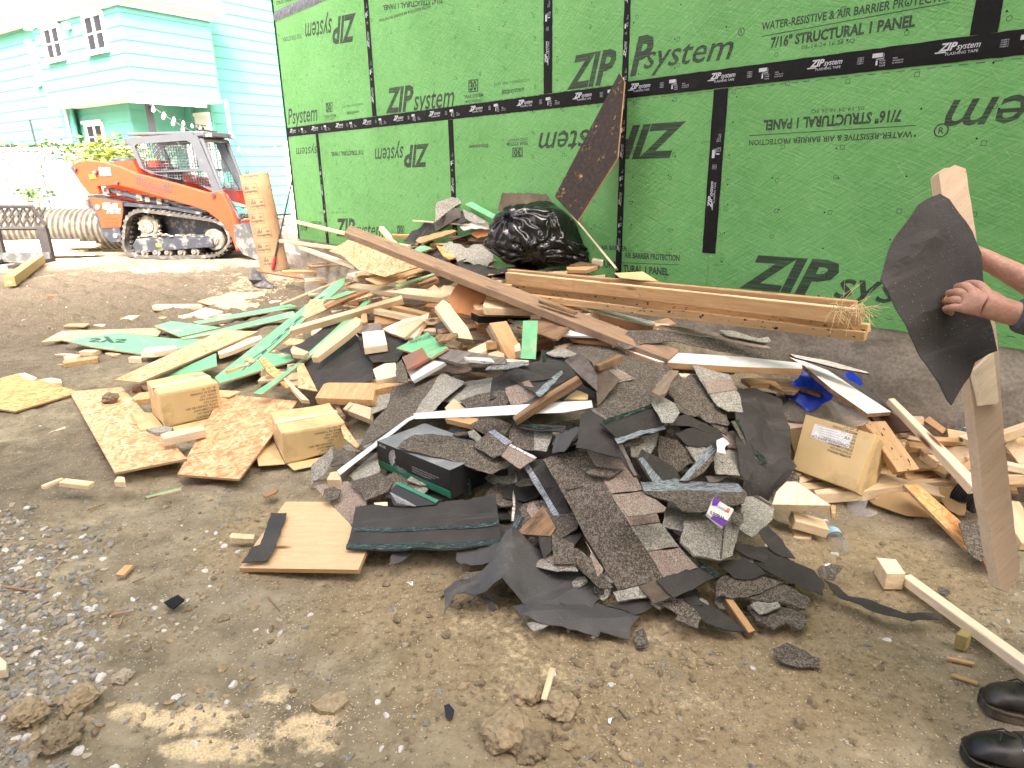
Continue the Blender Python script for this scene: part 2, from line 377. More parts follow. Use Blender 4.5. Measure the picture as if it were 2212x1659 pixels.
def box30(P,f, a,b,c, d):
 q=[wpx(V(f,p))for p in(a,b,c,d)]
 A,B,Cc, D=[Vector(p)for p in q];n=6
 def bl(s,t):return(A*(1-s)+B*s)*(1-t)+(D*(1-s)+Cc*s)*t
 fr_=.1
 for s0, s1,t0, t1 in((0,1,0, fr_),(0,1,1-fr_,1),(0,fr_,fr_,1-fr_),(1-fr_,1,fr_,1-fr_)):
  P.add([Vector((*bl(s, t),.0006))for s,t in((s0,t0),(s1,t0),(s1, t1),(s0,t1))],[(0,1, 2,3)], 0)
 put_text(P,'30',bl(.15,.16), bl(.85,.16),bl(.15,.86),bold=.045)
box30(P,2,(1148,500), (1200, 494),(1200,426),(1148,432))
wtext(P,2,'7/16" STRUCTURAL 1 PANEL',(1010,-14),(685,30),(1010, 16),bold=.03);wtext(P,2,'WATER-RESISTIVE & AIR BARRIER PROTECTION',(945,25), (665,104),(945,41),bold=.02)
P=pr(1, 0)
wlogo(P,2,(540,76),(262,132),(525,222));wtext(P,2,'Psystem',(176,672), (335,650),(176,586), shear=.3,bold=.01)
box30(P,2,(378,608),(413,604),(413, 552),(378,556));wtext(P,2,'YEAR SYSTEM',(370,640),(432, 632),(370,624),bold=.02);wtext(P,2,'LIMITED WARRANTY',(372,652),(432, 644),(372,644))
wtext(P,2,'#zipsystem',(490, 618),(558,608),(490, 600),bold=.015);wtext(P,2,'Join the revolution', (463,584),(580,566), (463,568),mi=1)
wtext(P,2,'7/16" STRUCTURAL',(245,180),(140,205), (245,205),bold=.03,mi=1)
P=pr(1, 2);wlogo(P,2, (1680, 478),(2320,390),(1715,306), what='ZIP')
P=pr(1, 3)
wtext(P,3,'P', (205,372),(318,355), (225,192),shear=.3,bold=.04);wtext(P,3,'system', (272,342),(715,292), (272,222),shear=.3,bold=.008,hf=1.0)
def regmark(P, f,c,r=.02):
 u,v=wpx(V(f,c));n=14
 P.add([Vector((u+math.cos(a*math.tau/n)*q, v+math.sin(a*math.tau/n)*q, .0006))for q in(r,r*.8)for a in range(n)],[(a,(a+1)%n,n+(a+1)%n,n+a)for a in range(n)],0)
 put_text(P,'R',(u-r*.35,v-r*.45),(u+r*.35, v-r*.45),(u-r*.35,v+r*.45), bold=.01)
regmark(P,3,(760,158))
wtext(P,3,'WATER-RESISTIVE & AIR BARRIER PROTECTION',(860,152), (1840, -8),(858,114),bold=.02);wtext(P,3, '7/16" STRUCTURAL 1 PANEL', (905,238),(1625,130),(903,190),bold=.04)
wtext(P,3,'05-14-24 16:26 SQ',(1060,247),(1325,212),(1060,226))
def wline(P,f, a,b,t=.004):
 A,B=Vector(wpx(V(f,a))),Vector(wpx(V(f,b)));n=(B-A).normalized();n=Vector((-n.y,n.x))*t/2
 P.add([Vector((*q,.0006))for q in(A-n,B-n, B+n,A+n)],[(0,1,2,3)],0)
wline(P,3,(860,182),(1800,12));wline(pr(0, 4),3,(800,676),(1630,625))
P=pr(0, 4)
wtext(P,3,'7/16" STRUCTURAL 1 PANEL',(1562,548),(872,602),(1560,604),bold=.04);wtext(P,3,'WATER-RESISTIVE & AIR BARRIER PROTECTION',(1617,653),(800,700),(1617,684),bold=.02)
wtext(P,3,'05-14-24 16:26 SQ',(1375,529),(1110,548),(1375,548));regmark(P,3,(1757,650),.03)
wlogo(P,3,(750,1428), (2000, 1560), (830,1275));wlogo(P, 3,(4100,330), (1790, 508),(4050,660),what='system')
wtext(P,3,'1 - 3755', (700,1316),(628,1316),(700, 1326), mi=1)
P=pr(0, 3)
wlogo(P,3,(485,612),(-250,668),(430,782),what='ZIP');wtext(P,3, 'AIR BARRIER PROTECTION',(178,1284),(452, 1301), (178,1257),bold=.03);wline(P,3,(150,1309),(450,1320))
wtext(P,3,'TURAL 1 PANEL',(172,1352),(398, 1372), (172,1320),bold=.04);wtext(P,3,'1 - 3755',(530,718),(605,714), (530,706),mi=1)
P=pr(0, 2)
wlogo(P,3,(485,612),(-250,668),(430,782),what='system');wtext(P,2,'YEAR SYSTEM',(1470,762), (1355, 770),(1470,782),bold=.02);wtext(P, 2,'LIMITED WARRANTY',(1468, 742),(1358,752),(1468,757))
box30(P,2,(1440,796), (1385, 798),(1385,850),(1440,848));wtext(P,2,'#zipsystem',(1255,778), (1150, 784),(1255,800),bold=.015)
wtext(P,3,'AIR BARRIER',(60, 1243), (190,1250),(60,1222),bold=.03);wtext(P,3, 'STRUCTURAL', (-40,1330),(160,1335),(-40, 1298), bold=.03)
P=pr(0, 1)
wlogo(P,2,(935,780),(640,806),(920, 898));wtext(P,2,'7/16" STRUCTURAL 1 PANEL',(580, 810),(405,822),(580, 834),bold=.03);wlogo(P,5,(470,265),(885,275),(500,122))
box30(P,5,(1000,250), (1060, 250),(1060,180),(1000,180));wtext(P,5,'05-14-24 16:26', (560,55),(330,60),(560,75), mi=1)
P=pr(0, 0);wtext(P,2, 'system',(330,790),(215,800),(330, 845),shear=.3);wtext(P,5,'STRUCTURAL 1',(260,165),(362, 170),(260,140),bold=.03);wtext(P,5,'YSTEM',(165, 220),(225,222),(165, 170),bold=.02)
P=pr(2, 0);wtext(P,2, 'STRUCTURAL 1 PANEL',(110,28),(245,-12),(110,8), bold=.03)
P=pr(2, 1);P=pr(2,1)
for(ri, ci),(o,mb,a,b,v0,v1)in prints.items():
 r=random.Random(ri*31+ci)
 x=a+.08;k=0
 while x<b-.04:
  y=v0+.1
  while y<v1-.04:
   px=x+r.uniform(-.01,.01);py=y+r.uniform(-.012,.012)
   if r.random()<.8:
    if k%2:
     s=.011
     for(q0, q1,t0, t1)in((-s,s,-s,-s+.003),(-s,s,s-.003,s),(-s,-s+.003,-s, s),(s-.003,s, -s,s)):
      mb.add([(px+q0,py+t0, .0005),(px+q1,py+t0, .0005),(px+q1,py+t1, .0005),(px+q0,py+t1, .0005)],[(0,1,2,3)], 1)
    else:
     n=8;s=.012
     mb.add([Vector((px+math.cos(q*math.tau/n)*z,py+math.sin(q*math.tau/n)*z,.0005))for z in(s,s*.72)for q in range(n)],[(q, (q+1)%n,n+(q+1)%n,n+q)for q in range(n)], 1)
   if r.random()<.55 or x-a<.1:
    s=.0045;n=6;qx=px+r.uniform(-.03,.03);qy=py+r.uniform(-.03,.03)
    mb.add([Vector((qx+math.cos(q*math.tau/n)*s,qy+math.sin(q*math.tau/n)*s,.0009))for q in range(n)], [tuple(range(n))],2)
   y+=.152;k+=1
  x+=.305
 y=v0+.045
 for yy in(v0+.05,v1-.05):
  x=a+.03
  while x<b-.06:
   mb.add([(x,yy, .0005),(x+.035,yy,.0005),(x+.035,yy+.0035,.0005),(x,yy+.0035,.0005)], [(0,1, 2,3)], 1);x+=.062
 c=MB();c.v,c.f,c.m=mb.v,mb.f,mb.m
 c.build('sheathing_panel',[MATS['zip_ink'],MATS['zip_ink_faint'],MATS['tape_black'], MATS['zip_green']],gb,frame=WALLM)
TP=[MATS['tape_black'],MATS['tape_print']]
def tape(pts,wd,mat='tape_black',d=.0016,wob=.0015,text=None,off=0,seed=0):
 """a strip of flashing tape in wall coords, slightly wrinkled"""
 A,B=Vector(pts[0]),Vector(pts[1]);L=(B-A).length;X=(B-A)/L;Y=Vector((-X.y,X.x));n=max(2,int(L/.04));mb=MB();r=random.Random(seed)
 vs_=[]
 for i in range(n+1):
  c=A+X*(L*i/n);w0=wd/2+r.uniform(-.0012,.0012)
  for j in range(4):
   q=c+Y*(w0*(-1+2*j/3))+Y*r.uniform(-.0008,.0008);vs_.append(Vector((q.x,q.y,d+(r.uniform(0,wob)if 0<j<3 else 0))))
 mb.add(vs_,[(i*4+j,(i+1)*4+j,(i+1)*4+j+1,i*4+j+1)for i in range(n)for j in range(3)])
 if text:
  t=mb;s=off;dd=d+wob+.0008;h=wd
  def rect(x0,y0,x1,y1):t.add([Vector((*(A+X*q+Y*z),dd))for q,z in((x0,y0),(x1, y0),(x1,y1),(x0,y1))],[(0,1,2,3)], 1)
  while s<L-.3:
   O=A+X*s;k=h/.095
   logo(t, O+Y*.002*k,O+X*.155*k+Y*.002*k,O+Y*.031*k,d=dd,mi=1)
   rect(s-.012*k, -.006*k,s+.03*k,-.001*k)
   put_text(t,'FLASHING TAPE',O+X*.03*k-Y*.017*k,O+X*.15*k-Y*.017*k,O+X*.03*k-Y*.006*k, d=dd,mi=1)
   x=s+.225*k
   for q in range(4):put_text(t,'HUBER E',A+X*x+Y*(.013-q*.008)*k, A+X*(x+.028*k)+Y*(.013-q*.008)*k,A+X*x+Y*(.018-q*.008)*k,d=dd, mi=1)
   x=s+.29*k;rect(x,.008*k,x+.045*k,.026*k);rect(x+.049*k,.0*k,x+.051*k,.022*k);rect(x+.018*k, 0,x+.05*k,.003*k);rect(x+.018*k,-.024*k,x+.026*k,-.004*k)
   for q,wd_ in enumerate(('ROLL','THE','TAPE')):put_text(t,wd_,A+X*(x+.034*k)+Y*(-.009-q*.011)*k,A+X*(x+.06*k)+Y*(-.009-q*.011)*k,A+X*(x+.034*k)+Y*(-.002-q*.011)*k,d=dd,mi=1)
   x=s+.38*k
   for q,wd_ in enumerate(('PARA','APLICAR USE','EL RODILLO')):put_text(t,wd_,A+X*x+Y*(-.005-q*.010)*k,A+X*(x+(.02 if q==0 else .045)*k)+Y*(-.005-q*.010)*k,A+X*x+Y*(.001-q*.010)*k,d=dd, mi=1)
   s+=.56*k
 return mb.build('flashing_tape',[MATS[mat],MATS['tape_print']], gb,frame=WALLM)
TWd=.096
per_a=wpx(V(3, (230,500)))[0];per_b=wpx(V(3,(700, 450)))[0];print('tape period',per_b-per_a)
tape([(0,H4),(uT3-.012,H4)], TWd,text=True,off=(per_a-3*.56)%.56,seed=1);tape([(uT3+.012,H4+.012), (u_end,H4+.012)],TWd,text=True,off=.03,seed=2,d=.0022)
tape([(0,2*H4-.02),(u_end,2*H4-.02)],.1,'tape_grey',wob=.006,seed=3)
def vt(u,v0,v1,wd=TWd,seed=0,**k):return tape([(u,v0),(u,v1)],wd,text=True,off=.12+.07*(seed%4),seed=seed,d=.0022,**k)
wT=wpx((1193,100))[0]-wpx((1176,100))[0];print('tape w', wT)
vt(uT1, H4+.05,2*H4-.07,.08, 4);vt(uT2,H4+.05,4*H4,.085, 5);vt(uT3,-.01,4*H4, .05,6);vt(uT4,H4+.06,4*H4,.1,7)
vt(uT5, 0,H4-.05,.07, 8);vt(uT6,0,H4-.05,.07,9);vt(uT7,wpx((1532,547))[1],H4-.04,.09,10)
tape([(wpx((735,30))[0],2*H4+.03),(wpx((735,30))[0],3*H4)],.08, 'tape_grey',wob=.006,seed=11);tape([(.02, 0),(.02,4*H4)],.045, 'tape_black', seed=12,d=.003)
def concrete(name,c1, c2,sc=3):
 m,t,b=nmat(name);v=ocoord(t);n=noise_(t,v, sc,8,.62,.3);n2=noise_(t,v, 60,4);st=noise_(t,ocoord(t, (1.3,2.2,2)), 1.7,8, .68,.8)
 c=ramp(t,n,[(.3,c2),(.68,c1)]);c=mix(t,ramp(t,st, [(.5,0.0),(.6,.6)]), c,[x*.55 for x in c2]);c=mix(t,ramp(t,n2, [(.35, .35),(.6,0.0)]),c,(.08,.07, .06))
 t.links.new(c, b.inputs['Base Color']);b.inputs['Roughness'].default_value=.88;bump(t,b,n2, .35,.006);return m
concrete('concrete',(.5,.455,.38),(.3,.27, .22));concrete('concrete_dark',(.3,.29,.265),(.15,.145, .13))
mb=MB();mb.box((-.02, -ZB-.4,-.25), (u_end,-.002, -.012));mb.build('foundation_wall',MATS['concrete'],gb, frame=WALLM)
mb=MB();mb.box((-.02, .0,-7),(u_end,4*H4,-.0125));mb.build('building_frame',MATS['osb'],gb, frame=WALLM)
def smooth(a,b,x):t=np.clip((x-a)/(b-a),0, 1);return t*t*(3-2*t)
PC=[((1150,580),.82), ((1060,470),.95),((1250,575),.8),((1000,530),.8),((900, 560),.66),((750,520),.5),((640,500),.35), ((800, 650),.45),((700,680),.28),((600,720),.14),((600, 640),.1),((450,780), .05),((300,760),.03),((420, 680),.03),((560,600),0),((1000,700),.5),((1000,800),.4),((850, 800),.26),((850,880),.22),((780,950),.12),((690, 1010), .03),((640,940),.02),((900, 1000), .25),((1000,1050),.2),((1150,830), .52),((1300,820),.55),((1400,740), .56),((1450,800),.52),((1300,950), .46),((1400,900),.46),((1550,880), .4),((1550,760),.55),((1700,780),.52),((1850,760),.5),((1830,690),.7),((1500,640),.78),((1300,640),.78), ((1120,640),.7),((1700,1000),.1),((1800,960),.1),((1950,900),.15),((1950,1020),.05),((2100,960),.08),((2150,1100),.01),((1720,1100), .05),((1900,1110),.02),((1650,1130),.12), ((1500,1150), .2),((1400,1250),.09),((1300,1200),.14),((1200,1100),.22),((1150,1270),.04), ((960, 1290), .0),((1350,1370),0), ((1600,1340), .01),((1740,1290),.02),((760,1190),.02),((900,1120),.08),((1000,1150),.1),((520,1230),0),((300,900),0),((100,800),0),((800,1400),0), ((1500,1500), 0),((1900,1250),0),((1800,1500),0),((2150,1300), 0),((200,1300),0),((400,620),0),((240,640),0),((560,1050),0)]
def wall_d(x,y):return(x-P0.x)*ND.x+(y-P0.y)*ND.y
PW=np.array([[*at_z(p,h)[:2],h]for p,h in PC])
for i in range(len(PW)):
 d=wall_d(PW[i, 0],PW[i,1])
 if d<.25 and PC[i][1]>0:PW[i,0]+=ND.x*(.25-d);PW[i,1]+=ND.y*(.25-d)
def base_z(x,y):return-.045*smooth(8.0,11.0,y)+0*x
def heap(x,y):
 x=np.asarray(x,float);y=np.asarray(y,float)
 s=np.zeros_like(x);wt=np.zeros_like(x)
 for a,b,h in PW:
  d2=((x-a)**2+(y-b)**2);k=1/(d2+.012)**1.7;s+=k*h;wt+=k
 h=s/wt
 ex=((x-.35)/2.7)**2+((y-3.4)/2.3)**2
 return h*(1-smooth(1.0,1.7,ex))
def hz(x,y):return float(heap(np.array([x]),np.array([y]))[0])
def front(p,q, g=.07):
 return q if wall_d(q.x,q.y)>g else at_plane(p,P0+ND*g,ND)
def on_heap(p, lift=0.0):
 """where the sight line through p meets the heap (raised by lift)"""
 r=ray(p).normalized();pts=np.linspace(1.2, 14,500);X=CAM.x+r.x*pts;Y=CAM.y+r.y*pts;Z=CAM.z+r.z*pts
 S=heap(X,Y)+base_z(X, Y)+lift;ok=np.nonzero(Z<=S)[0];i=ok[0]if len(ok)else len(pts)-1
 if i==0:t=pts[0]
 else:
  a=Z[i-1]-S[i-1];b=S[i]-Z[i];t=pts[i-1]+(pts[i]-pts[i-1])*a/max(a+b,1e-6)
 q=CAM+r*float(t);d=wall_d(q.x,q.y)
 if d<.06:
  w0=at_plane(p, P0+ND*.06,ND);q=w0
 return q
def inpoly(X,Y,poly):
 r=np.zeros(X.shape,bool);n=len(poly)
 for i in range(n):
  x0,y0=poly[i];x1,y1=poly[(i+1)%n];c=(y0>Y)!=(y1>Y)
  r^=c&(X<(x1-x0)*(Y-y0)/(y1-y0+1e-12)+x0)
 return r
def gp(p):q=at_z(p,0);return(q.x,q.y)
NY,NX=760,640
ty=np.linspace(0,1,NY);yy=.55*(15/.55)**(ty);tx=np.linspace(-1, 1,NX)
Yg=np.repeat(yy[:,None],NX,1);Xg=tx[None,:]*(1.0*Yg+.6)+0*Yg
def ground_z(X,Y):
 z=base_z(X,Y)+(heap(X,Y)*.72-.03).clip(0)
 fl=np.exp(-((X-.9)**2)/1.5-((Y-1.6)**2)/.8)*.6
 rough=.35+.65*fbm(X*.8,Y*.8, 3,5)
 z=z+(fbm(X*1.1,Y*1.1, 3,1)-.5)*.09*(1-fl)
 r=(fbm(X*6,Y*9,5,2,.6)-.5)*.05+(np.abs(fbm(X*13+Y*3,Y*16-X*4,5, 3,.62)-.5))*-.03+(fbm(X*47+Y*20,Y*52-X*17,4,8,.7)-.5)*.012
 z=z+r*rough*(1-fl*.7)
 return z
Zg=ground_z(Xg,Yg)
mud=smooth(5.0,7.5,Yg)*(1-smooth(10.6,11.8,Yg));Zg+=mud*(fbm(Xg*3.2,Yg*5.5,5, 21,.6)-.45)*.24
wd=wall_d(Xg,Yg);
vs_=np.stack([Xg,Yg,Zg],-1).reshape(-1,3)
idx=np.arange(NY*NX).reshape(NY,NX);F=np.stack([idx[:-1, :-1],idx[:-1, 1:],idx[1:,1:],idx[1:,:-1]],-1).reshape(-1,4)
def np_mesh(name,v,f, mats,smooth_=True):
 me=bpy.data.meshes.new(name);me.vertices.add(len(v));me.vertices.foreach_set('co',np.ascontiguousarray(v, np.float32).ravel())
 k=f.shape[1];me.loops.add(f.size);me.loops.foreach_set('vertex_index', f.ravel().astype(np.int32));me.polygons.add(len(f))
 me.polygons.foreach_set('loop_start',np.arange(0, f.size,k,dtype=np.int32));me.polygons.foreach_set('loop_total',np.full(len(f),k,np.int32))
 for m in mats:me.materials.append(m)
 me.polygons.foreach_set('use_smooth',np.full(len(f),smooth_));me.update(calc_edges=True)
 return me
def dirt_material():
 m,t,b=nmat('dirt');v=wcoord(t)
 n1=noise_(t,v, 1.2,6, .6);n2=noise_(t,v,7, 7,.62, .3);n3=noise_(t,v,38,6,.7);n4=noise_(t,v, 160,3, .6)
 at=N(t, 'ShaderNodeAttribute',attribute_name='soil');sp=t.nodes.new('ShaderNodeSeparateColor');t.links.new(at.outputs[0],sp.inputs[0])
 c=ramp(t,n2,[(.3,(.12,.099,.062)),(.5,(.27,.228,.148)),(.7,(.44,.38,.26))])
 c=mix(t,ramp(t,n1,[(.35,0.0),(.65,.6)]),c, (.25,.215,.155))
 c=mix(t,math_(t,'MULTIPLY',sp.outputs[1],.85),c,(.11,.09,.064))
 c=mix(t,math_(t,'MULTIPLY',sp.outputs[2],.7),c,ramp(t,n3,[(.3,(.2,.15, .08)), (.7,(.42,.33, .19))]))
 c=mix(t,ramp(t,n3,[(.3,.75), (.44,0.0)]),c,(.055, .043,.028));c=mix(t, ramp(t,n3,[(.58,0.0),(.78,.6)]),c, (.4,.34,.24))
 vv=vor(t,v,120);s2=t.nodes.new('ShaderNodeSeparateColor');t.links.new(vv.outputs['Color'],s2.inputs[0])
 g=math_(t,'MULTIPLY', ramp(t,vv.outputs['Distance'],[(.25,1.0), (.36,0.0)]),ramp(t,s2.outputs[0],[(.84,0.0),(.88,.8)]))
 c=mix(t,g,c,ramp(t,s2.outputs[1],[(0,(.3,.28,.25)),(.6,(.55,.5, .4)),(1,(.7,.62,.45))]))
 sd=math_(t,'ADD',sp.outputs[0],math_(t,'MULTIPLY',math_(t,'SUBTRACT',n3,.5),1.3));sd=ramp(t,math_(t,'ADD',sd,math_(t,'MULTIPLY',math_(t,'SUBTRACT', n2,.5),1.1)), [(.45, 0.0),(.85,1.0)])
 c=mix(t,sd,c,ramp(t,n4,[(.3, (.5,.38,.2)), (.65,(.8,.66, .43))]))
 t.links.new(c, b.inputs['Base Color']);b.inputs['Roughness'].default_value=.95;b.inputs['Specular IOR Level'].default_value=.15
 bump(t, b,math_(t,'ADD',n3,math_(t, 'MULTIPLY',n4,.35)), .85,.012)
dirt_material()
gme=np_mesh('ground', vs_,F, [MATS['dirt']])
ground=bpy.data.objects.new('ground',gme);C.objects.link(ground);tag(ground,'churned brown dirt yard with sand, mud and saw dust',None,kind='structure')
def blob(pts,soft=.12):
 m=np.zeros_like(Xg)
 for(px, py,rx, ry)in pts:
  a,b_=gp((px,py));c_=gp((px+rx,py));d_=gp((px,py-ry));RX=abs(c_[0]-a);RY=abs(d_[1]-b_)
  m=np.maximum(m,1-((Xg-a)/RX)**2-((Yg-b_)/RY)**2)
 return np.clip(m*1.2, 0,1)
saw=blob([(430,1560,130,50), (620,1620,190,50),(330,1555,90,30),(600,1500,60, 30),(660,1570,110,40),(460, 1620,150,40), (280,1545,60, 25)])*(.2+1.0*fbm(Xg*5,Yg*8,4,44))
saw=np.maximum(saw,.40*blob([(210,530,170, 26),(150,548, 130,16),(350, 575,200,12)])*(.4+fbm(Xg*2, Yg*3,4,45))*1.5)
saw=np.maximum(saw,.42*blob([(560,615,110, 30),(640,600, 60,24)]));saw=np.maximum(saw,.5*blob([(1270,1470,400,120),(1250,1330, 500,120)])*fbm(Xg*3, Yg*3,3,46))
saw+=.22*fbm(Xg*1.5,Yg*2,3,47)
mudm=np.clip(blob([(160,720, 480,120),(120,1000,240,130),(300,600,500, 60)])*(.3+fbm(Xg,Yg*1.6,4,48))+mud*.8,0,1)
sand=np.clip(blob([(1150,1420,420,220),(1700,1420,420,180),(1900,1250, 300,120),(900,1320,330,110),(1400, 1600,500,120),(650,1150,260,100)])*(.4+fbm(Xg*1.3,Yg*1.7,4,49))*1.3,0,1)
col=np.stack([saw,mudm,sand, np.ones_like(saw)],-1).reshape(-1, 4).astype(np.float32)
ca=gme.color_attributes.new('soil', 'FLOAT_COLOR','POINT');ca.data.foreach_set('color',col.ravel())
mb=MB();yv=[-60,.56];
mb.add([(-400, -300,-.06),(400,-300,-.06), (400,600,-.06),(-400,600,-.06)],[(0,1,2,3)]);o=mb.build('ground',MATS['dirt'],recenter=False);tag(o,'flat dirt ground reaching away beyond the yard',kind='structure')
plain('grey_siding',(.6,.58, .54),.8,0,.1, 4,.2);plain('roof_dark',(.07,.07,.075),.9,0,.3,8,.3)
m,t,b=nmat('glass');b.inputs['Base Color'].default_value=(.02,.03,.035,1);b.inputs['Roughness'].default_value=.06;b.inputs['Specular IOR Level'].default_value=.9
nb=thing('shade_building',(0,-3.2,0),'added tall grey building out of view behind the camera, placed to shade the yard','building')  # building added out of view behind the camera; blocks the sun over the yard
mb=MB();mb.box((-9,-14,-.3), (6,-3.2,15.4));mb.build('wall',MATS['grey_siding'],nb)
mb=MB();mb.box((-9.4, -14.4, 15.4), (6.4,-2.9,15.9));mb.build('roof',MATS['roof_dark'],nb)
for fl in range(4):
 for i in range(4):
  x=-8+i*3.6;mb=MB();z=1.6+fl*3.6
  mb.box((x,-3.26,z),(x+1.0,-3.16,z+1.5));f_=mb.build('window',MATS['white_paint'],nb)
  mb=MB();mb.box((x+.08,-3.158,z+.08),(x+.92,-3.15, z+1.42));mb.build('pane',MATS['glass'],f_)
plain('turquoise',(.085,.31, .255), .6,0,.05,3,.05);plain('door_white',(.72,.74,.74),.5,0,.04);plain('curtain',(.5,.5,.47),.8)
plain('asphalt_roof', (.055, .054,.052),.95,0,.4, 60,.4);plain('dark_post',(.03,.035,.04),.5);plain('window_dark',(.02, .022,.026),.3,0,.2,2,0,spec=.2)
HA=Vector((-.829,.559,0));HB=Vector((.559, .829,0))
HO=at_y((288,201),20.5);HG=Vector((HO.x,HO.y,0))
def hpt(s,t,z):return HG+HB*s+HA*t+Vector((0,0,z))
def hpx(p,s=None,t=None):
 """pixel -> (s, t, z) on the plane s=const or t=const"""
 if s is not None:q=at_plane(p,hpt(s,0,0),HB)
 else:q=at_plane(p,hpt(0,t,0),HA)
 d=q-HG;return d.dot(HB),d.dot(HA),q.z
HM=Matrix(((HB.x,-HA.x,0,HG.x),(HB.y,-HA.y,0,HG.y),(0,0, 1,0),(0,0,0,1)))
zb=HO.z;zt=hpx(V(1,(692,30)),t=0)[2];Lb=hpx(V(1,(1300,600)),t=0)[0];La=hpx(V(1,(185, 200)), s=0)[1];La2=hpx(V(1, (290,612)),s=0)[1]
print('house', HO,'zb',zb,'zt',zt,'Lb',Lb, 'La',La,La2)
La=La2
house=thing('turquoise_house',HG,'turquoise clapboard house with an overhanging upper storey and white windows', 'house')
def siding(mb, fixed, axis,a0,a1,z0,z1,out,step=.2,mi=0):
 """lapped boards on the plane (axis: 's' -> plane t=fixed running along s; 't' -> plane s=fixed); out = +1/-1 outward"""
 z=z0
 while z<z1-.01:
  zz=min(z+step, z1)
  def q(a,d,z_):return Vector((a,-(fixed+out*d),z_))if axis=='s' else Vector((fixed+out*d,-a, z_))
  p=[q(a0,.024,z),q(a1, .024,z),q(a1, .004,zz),q(a0,.004,zz),q(a0,-.05,z),q(a1, -.05,z),q(a1, -.05,zz),q(a0,-.05,zz)]
  mb.add(p,[(0,1,2,3),(4,5,1,0),(3,2, 6,7),(0,3,7,4),(1,5, 6,2),(4,7,6,5)],mi);z=zz
def hbox(mb,s0,s1,t0, t1,z0, z1,mi=0):mb.box((min(s0,s1),min(-t0,-t1), z0),(max(s0,s1),max(-t0,-t1),z1),mi)
mb=MB();siding(mb,0,'s',0,Lb,zb+.02,zt,-1, .34);siding(mb,0,'t',0,La,zb+.02,zt,-1,.34);hbox(mb,.06,Lb,.06,La,zb+.01,zt);siding(mb,Lb, 't',0, 2.5,zb,zt,1,.34)
mb.build('upper_storey',MATS['turquoise'], house, frame=HM)
mb=MB();hbox(mb,-.03, Lb+.03,-.03,La,zb-.10,zb);hbox(mb, -.12,2.2,-.05,.0,zb-.26,zb-.10)
mb.build('soffit',MATS['white_paint'],house,frame=HM)
mb=MB();
for(o_, a,c)in((.10,0,.16),(.26,.16,.24),(.36,.24,.42),(.3,.42, .95)):hbox(mb,-o_,Lb+o_,-o_,La+.4, zt+a,zt+c)
mb.build('cornice',MATS['white_paint'],house,frame=HM)
tp=1.75;sp0=.75
zw=zb-.10
mb=MB();siding(mb,sp0,'t',tp,La2+.4,0,zw,-1,.34);s1=hpx(V(1,(1108,620)),t=tp)[0];siding(mb, tp,'s',sp0,s1,0,zw,-1,.34)
td=.55;siding(mb,s1,'t',td,tp,0,zw, -1,.34);print('door wall',s1)
siding(mb,td,'s',s1,Lb+.02,0,zw,-1, .34)
mb.build('lower_storey',MATS['turquoise'], house, frame=HM)
mb=MB();siding(mb,1.0,'s',Lb-.1,Lb+14,0,zt+7,-1,.34);hbox(mb,Lb-.2,Lb+14,1.4, 9,0,zt+7);mb.build('side_wing',MATS['turquoise'],house, frame=HM)
sw=.5;tl0,tl1=La+.02, La+10
mb=MB();siding(mb,sw, 't',La-.3,tl1,0,zt+.3,-1,.34);hbox(mb,sw+.1,sw+7,La,tl1,0,zt+.25);mb.build('left_wing',MATS['turquoise'],house, frame=HM)
mb=MB();hbox(mb,sw-.35,sw-.2,La+.1, tl1,zt+.27,zt+.43);hbox(mb, sw-.2, sw+.1, La+.1, tl1,zt+.3,zt+.37);mb.build('gutter',MATS['white_paint'],house, frame=HM)
mb=MB();mb.add([Vector((sw-.3,-(La+.2),zt+.45)),Vector((sw-.3,-tl1,zt+.45)),Vector((sw+6,-tl1,zt+6.2)),Vector((sw+6,-(La+.2),zt+6.2)),Vector((sw-.3,-(La+.2),zt+.35)),Vector((sw-.3,-tl1,zt+.35)),Vector((sw+6,-tl1,zt+6.)),Vector((sw+6,-(La+.2),zt+6.))],[(3,2,1, 0),(4, 5,6,7),(0,1,5,4),(2, 3,7,6)])
mb.build('roof',MATS['asphalt_roof'],house,frame=HM)
hbr=MB();hbox(hbr,1.0,Lb+.1, .3,9,zt+.2,zt+1.2);hbr.build('upper_roof',MATS['roof_dark'],house,frame=HM)
